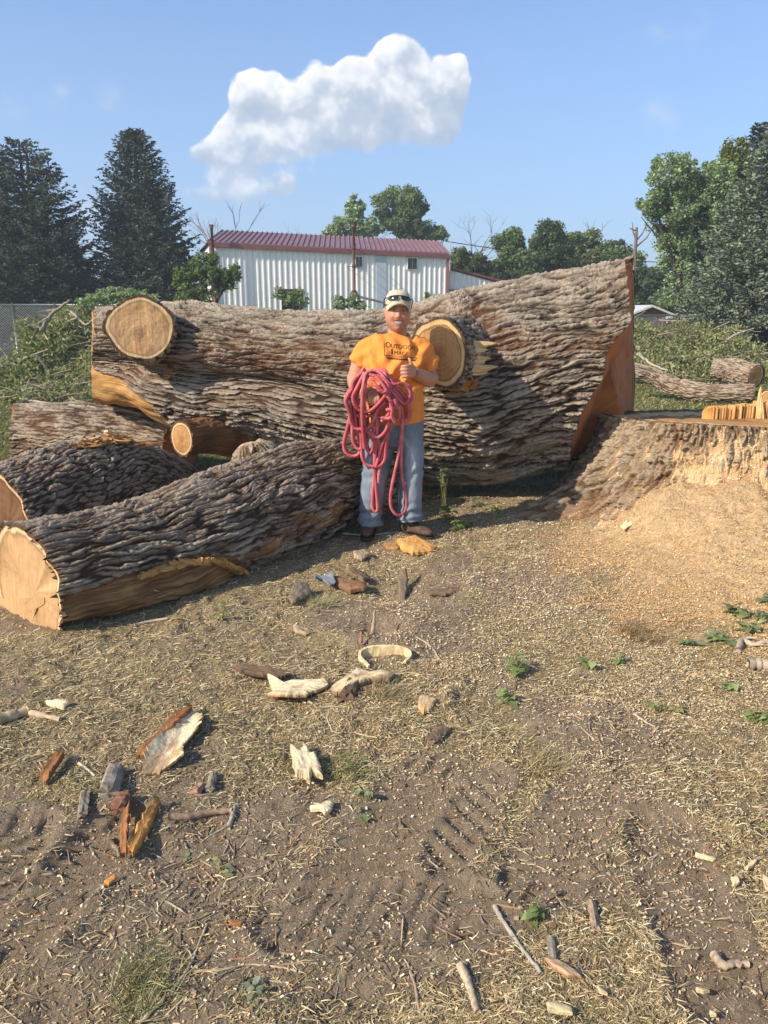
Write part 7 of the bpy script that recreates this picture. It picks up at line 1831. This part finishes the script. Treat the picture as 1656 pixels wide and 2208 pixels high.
# small plants
def sprig(label, spots, seed, size=.045, col=((0.25, 0.32, 0.12), (0.33, 0.40, 0.17), (0.20, 0.27, 0.095)), name='leaf_sprig', cat='leaves', h=.05, n=9, group=None, stemcol=(0.24, 0.22, 0.10)):
    r = np.random.default_rng(seed); mb = MB(); c0 = None; sm = MB()
    t = None; Vs, Fs, Cs, nn = [], [], [], 0
    size *= .72; n = int(n * 1.7); prev = None
    for (px, py) in spots:
        p = g3(px, py); c0 = p if c0 is None else c0
        if prev is not None: sm.tube([prev + (0, 0, .004), (prev + p) / 2 + (0, 0, .006), p + (0, 0, .004)], .0016, 5, c=stemcol)
        prev = p
        for k in range(n):
            a = r.uniform(0, 6.28); L = size * r.uniform(.6, 1.2); d = np.array((math.cos(a), math.sin(a), r.uniform(-.25, .55))); d /= np.linalg.norm(d)
            s = np.cross(d, (0, 0, 1)); s /= np.linalg.norm(s); b = p + np.array((r.normal(0, .35), r.normal(0, .35), 0)) * size + np.array((0, 0, h * r.random() + .006))
            g = []
            for f, w_ in ((0, .05), (.3, .42), (.6, .36), (1, .02)):
                q = b + d * L * f - np.array((0, 0, .35 * L * f * f)); q[2] = max(q[2], float(gh(q[0:1], q[1:2])[0]) + .004)
                g += [q - s * L * w_ + (0, 0, .08 * L * (w_ > .1)), q, q + s * L * w_ + (0, 0, .08 * L * (w_ > .1))]
            f = [(3 * i + j, 3 * i + j + 1, 3 * i + 4 + j, 3 * i + 3 + j) for i in range(3) for j in (0, 1)]
            Vs += g; Fs += [tuple(x + nn for x in y) for y in f]; nn += 12
            cc = np.array(col[r.integers(0, len(col))]) * (1 + .15 * r.standard_normal()); Cs += [cc] * 12
            sm.tube([p + (0, 0, .002), (p + b) / 2 + r.normal(0, .004, 3), b], .0014, 4, c=stemcol)
    t = thing(name, label, cat, tuple(c0), group)
    mesh_np('leaves', np.array(Vs), np.array(Fs), M['leaf'], t, col=np.clip(np.array(Cs), .01, .9))
    sm.build('stem', M['twig'], t)
SG = 'green sprigs on the ground'; LT = ((0.33, 0.37, 0.20), (0.26, 0.31, 0.15))
sprig('pale green leaf pair in the foreground below the square plate', [(788, 1716), (795, 1724)], 1, .038, LT, n=3, h=.02, group=SG)
sprig('limp green leaf pair right under the pale leaf pair', [(788, 1772)], 2, .034, ((0.20, 0.25, 0.11),), n=4, h=.01, group=SG)
sprig('grey green wilted leaf at the bottom left of centre', [(550, 2128), (548, 2148)], 3, .036, ((0.27, 0.33, 0.22), (0.33, 0.38, 0.27)), n=3, h=.015, group=SG)
sprig('yellow green leaf cluster lying left of the level twig', [(478, 1880)], 4, .036, ((0.42, 0.46, 0.22), (0.34, 0.40, 0.18)), n=4, h=.02, group=SG)
sprig('leaf at the left edge of the bottom, beside the clump of grass', [(398, 1858)], 5, .032, LT, n=2, h=.01, group=SG)
sprig('green weed by the dark dirt heap', [(1112, 1445), (1120, 1455), (1096, 1515)], 6, .06, n=7, h=.07, group=SG)
sprig('flat green weed right of the pale sawdust stick', [(1160, 1975), (1150, 1990)], 7, .036, n=6, h=.03, group=SG)
sprig('leafy cut twig on the sawdust at the right edge', [(1575, 1322), (1590, 1330), (1608, 1362), (1640, 1342), (1655, 1300)], 8, .070, ((0.26, 0.32, 0.15), (0.19, 0.24, 0.10), (0.36, 0.40, 0.21)), n=8, h=.05, group=SG)
sprig('dark leafy twig just below the one on the right edge sawdust', [(1540, 1382), (1480, 1392), (1556, 1388)], 9, .07, ((0.21, 0.26, 0.12), (0.28, 0.33, 0.16)), n=6, h=.04, group=SG)
sprig('yellowish weed right of the dark dirt heap', [(1460, 1535), (1405, 1528)], 10, .045, ((0.42, 0.42, 0.16), (0.30, 0.33, 0.13)), n=5, h=.03, group=SG)
sprig('small weeds at the right edge below the log stub', [(1625, 1555), (1650, 1560), (1575, 1490)], 11, .05, n=6, h=.04, group=SG)
sprig('leafy weed growing beside the right boot', [(960, 1120), (975, 1130), (1010, 1140), (985, 1150)], 12, .075, ((0.20, 0.26, 0.09), (0.27, 0.32, 0.13), (0.14, 0.19, 0.06)), n=10, h=.10, group=SG)
sprig('taller weed in front of the trunk, right of the jeans', [(952, 1085), (958, 1100)], 13, .06, ((0.22, 0.28, 0.11), (0.16, 0.21, 0.08)), n=9, h=.30, group=SG)
sprig('weed sprouting behind the grey stick at the feet', [(1030, 1092), (1055, 1102), (1078, 1112)], 14, .06, n=7, h=.06, group=SG)
sprig('single green shoot in the shade before the front log', [(480, 1335)], 15, .05, n=4, h=.09, group=SG)
sprig('dull green sprig on the dirt above the dark heap', [(1265, 1438), (1335, 1432)], 16, .055, n=6, h=.04, group=SG)
def tuft(label, px, py, seed, n=240, L=.10, cols=((0.14, 0.17, 0.06), (0.2, 0.22, 0.09), (0.36, 0.31, 0.16)), rad=.09):
    p = g3(px, py); r = np.random.default_rng(seed); a = r.uniform(0, 6.28, n); q = rad * r.random(n) ** .7
    X, Y = p[0] + q * np.cos(a), p[1] + q * np.sin(a)
    V, F, C = blades(X, Y, L * r.uniform(.5, 1.2, n), r.uniform(.0015, .003, n), r.uniform(.3, 1.25, n), vary(n, cols, r, .2))
    tag(mesh_np('grass_tuft', V, F, M['blade'], None, col=C, loc=tuple(p)), label, 'grass tuft', 'grass tufts in the dirt')
tuft('green grass tuft at the bottom left, beside the slanting twig', 305, 2130, 1)
tuft('dry grass tuft above the track marks, right of centre', 1175, 1660, 2, cols=((0.42, 0.35, 0.19), (0.33, 0.26, 0.13)))
tuft('brown dry grass clump beside the orange sawdust', 1375, 1372, 3, L=.13, cols=((0.33, 0.22, 0.11), (0.44, 0.32, 0.17), (0.24, 0.16, 0.09)), rad=.11)
tuft('greenish tuft by the square pale plate', 745, 1660, 4, L=.07)
tuft('dry tuft below the ring of bark', 840, 1500, 5, L=.09, cols=((0.38, 0.31, 0.17), (0.28, 0.22, 0.12)))
tuft('bleached grass tuft in front of the shadow of the front log', 690, 1305, 6, L=.10, cols=((0.42, 0.37, 0.22), (0.30, 0.28, 0.14)))
# ------------------------------------------------------------------ thin summer haze
def build_haze():
    m = bpy.data.materials.new('summer_haze'); m.use_nodes = True; nt = m.node_tree
    nt.nodes.remove(nt.nodes['Principled BSDF'])
    v = nd(nt, 'ShaderNodeVolumePrincipled', {'Color': (0.82, 0.90, 1.0, 1), 'Density': 0.0019, 'Anisotropy': 0.2})
    nt.links.new(v.outputs[0], nt.nodes['Material Output'].inputs['Volume'])
    o = MB().box((-1000, -80, -1.5), (1000, 1900, 22)).build('haze', m)
    o['kind'] = 'stuff'; o['label'] = 'thin pale summer haze over the yard'
build_haze()
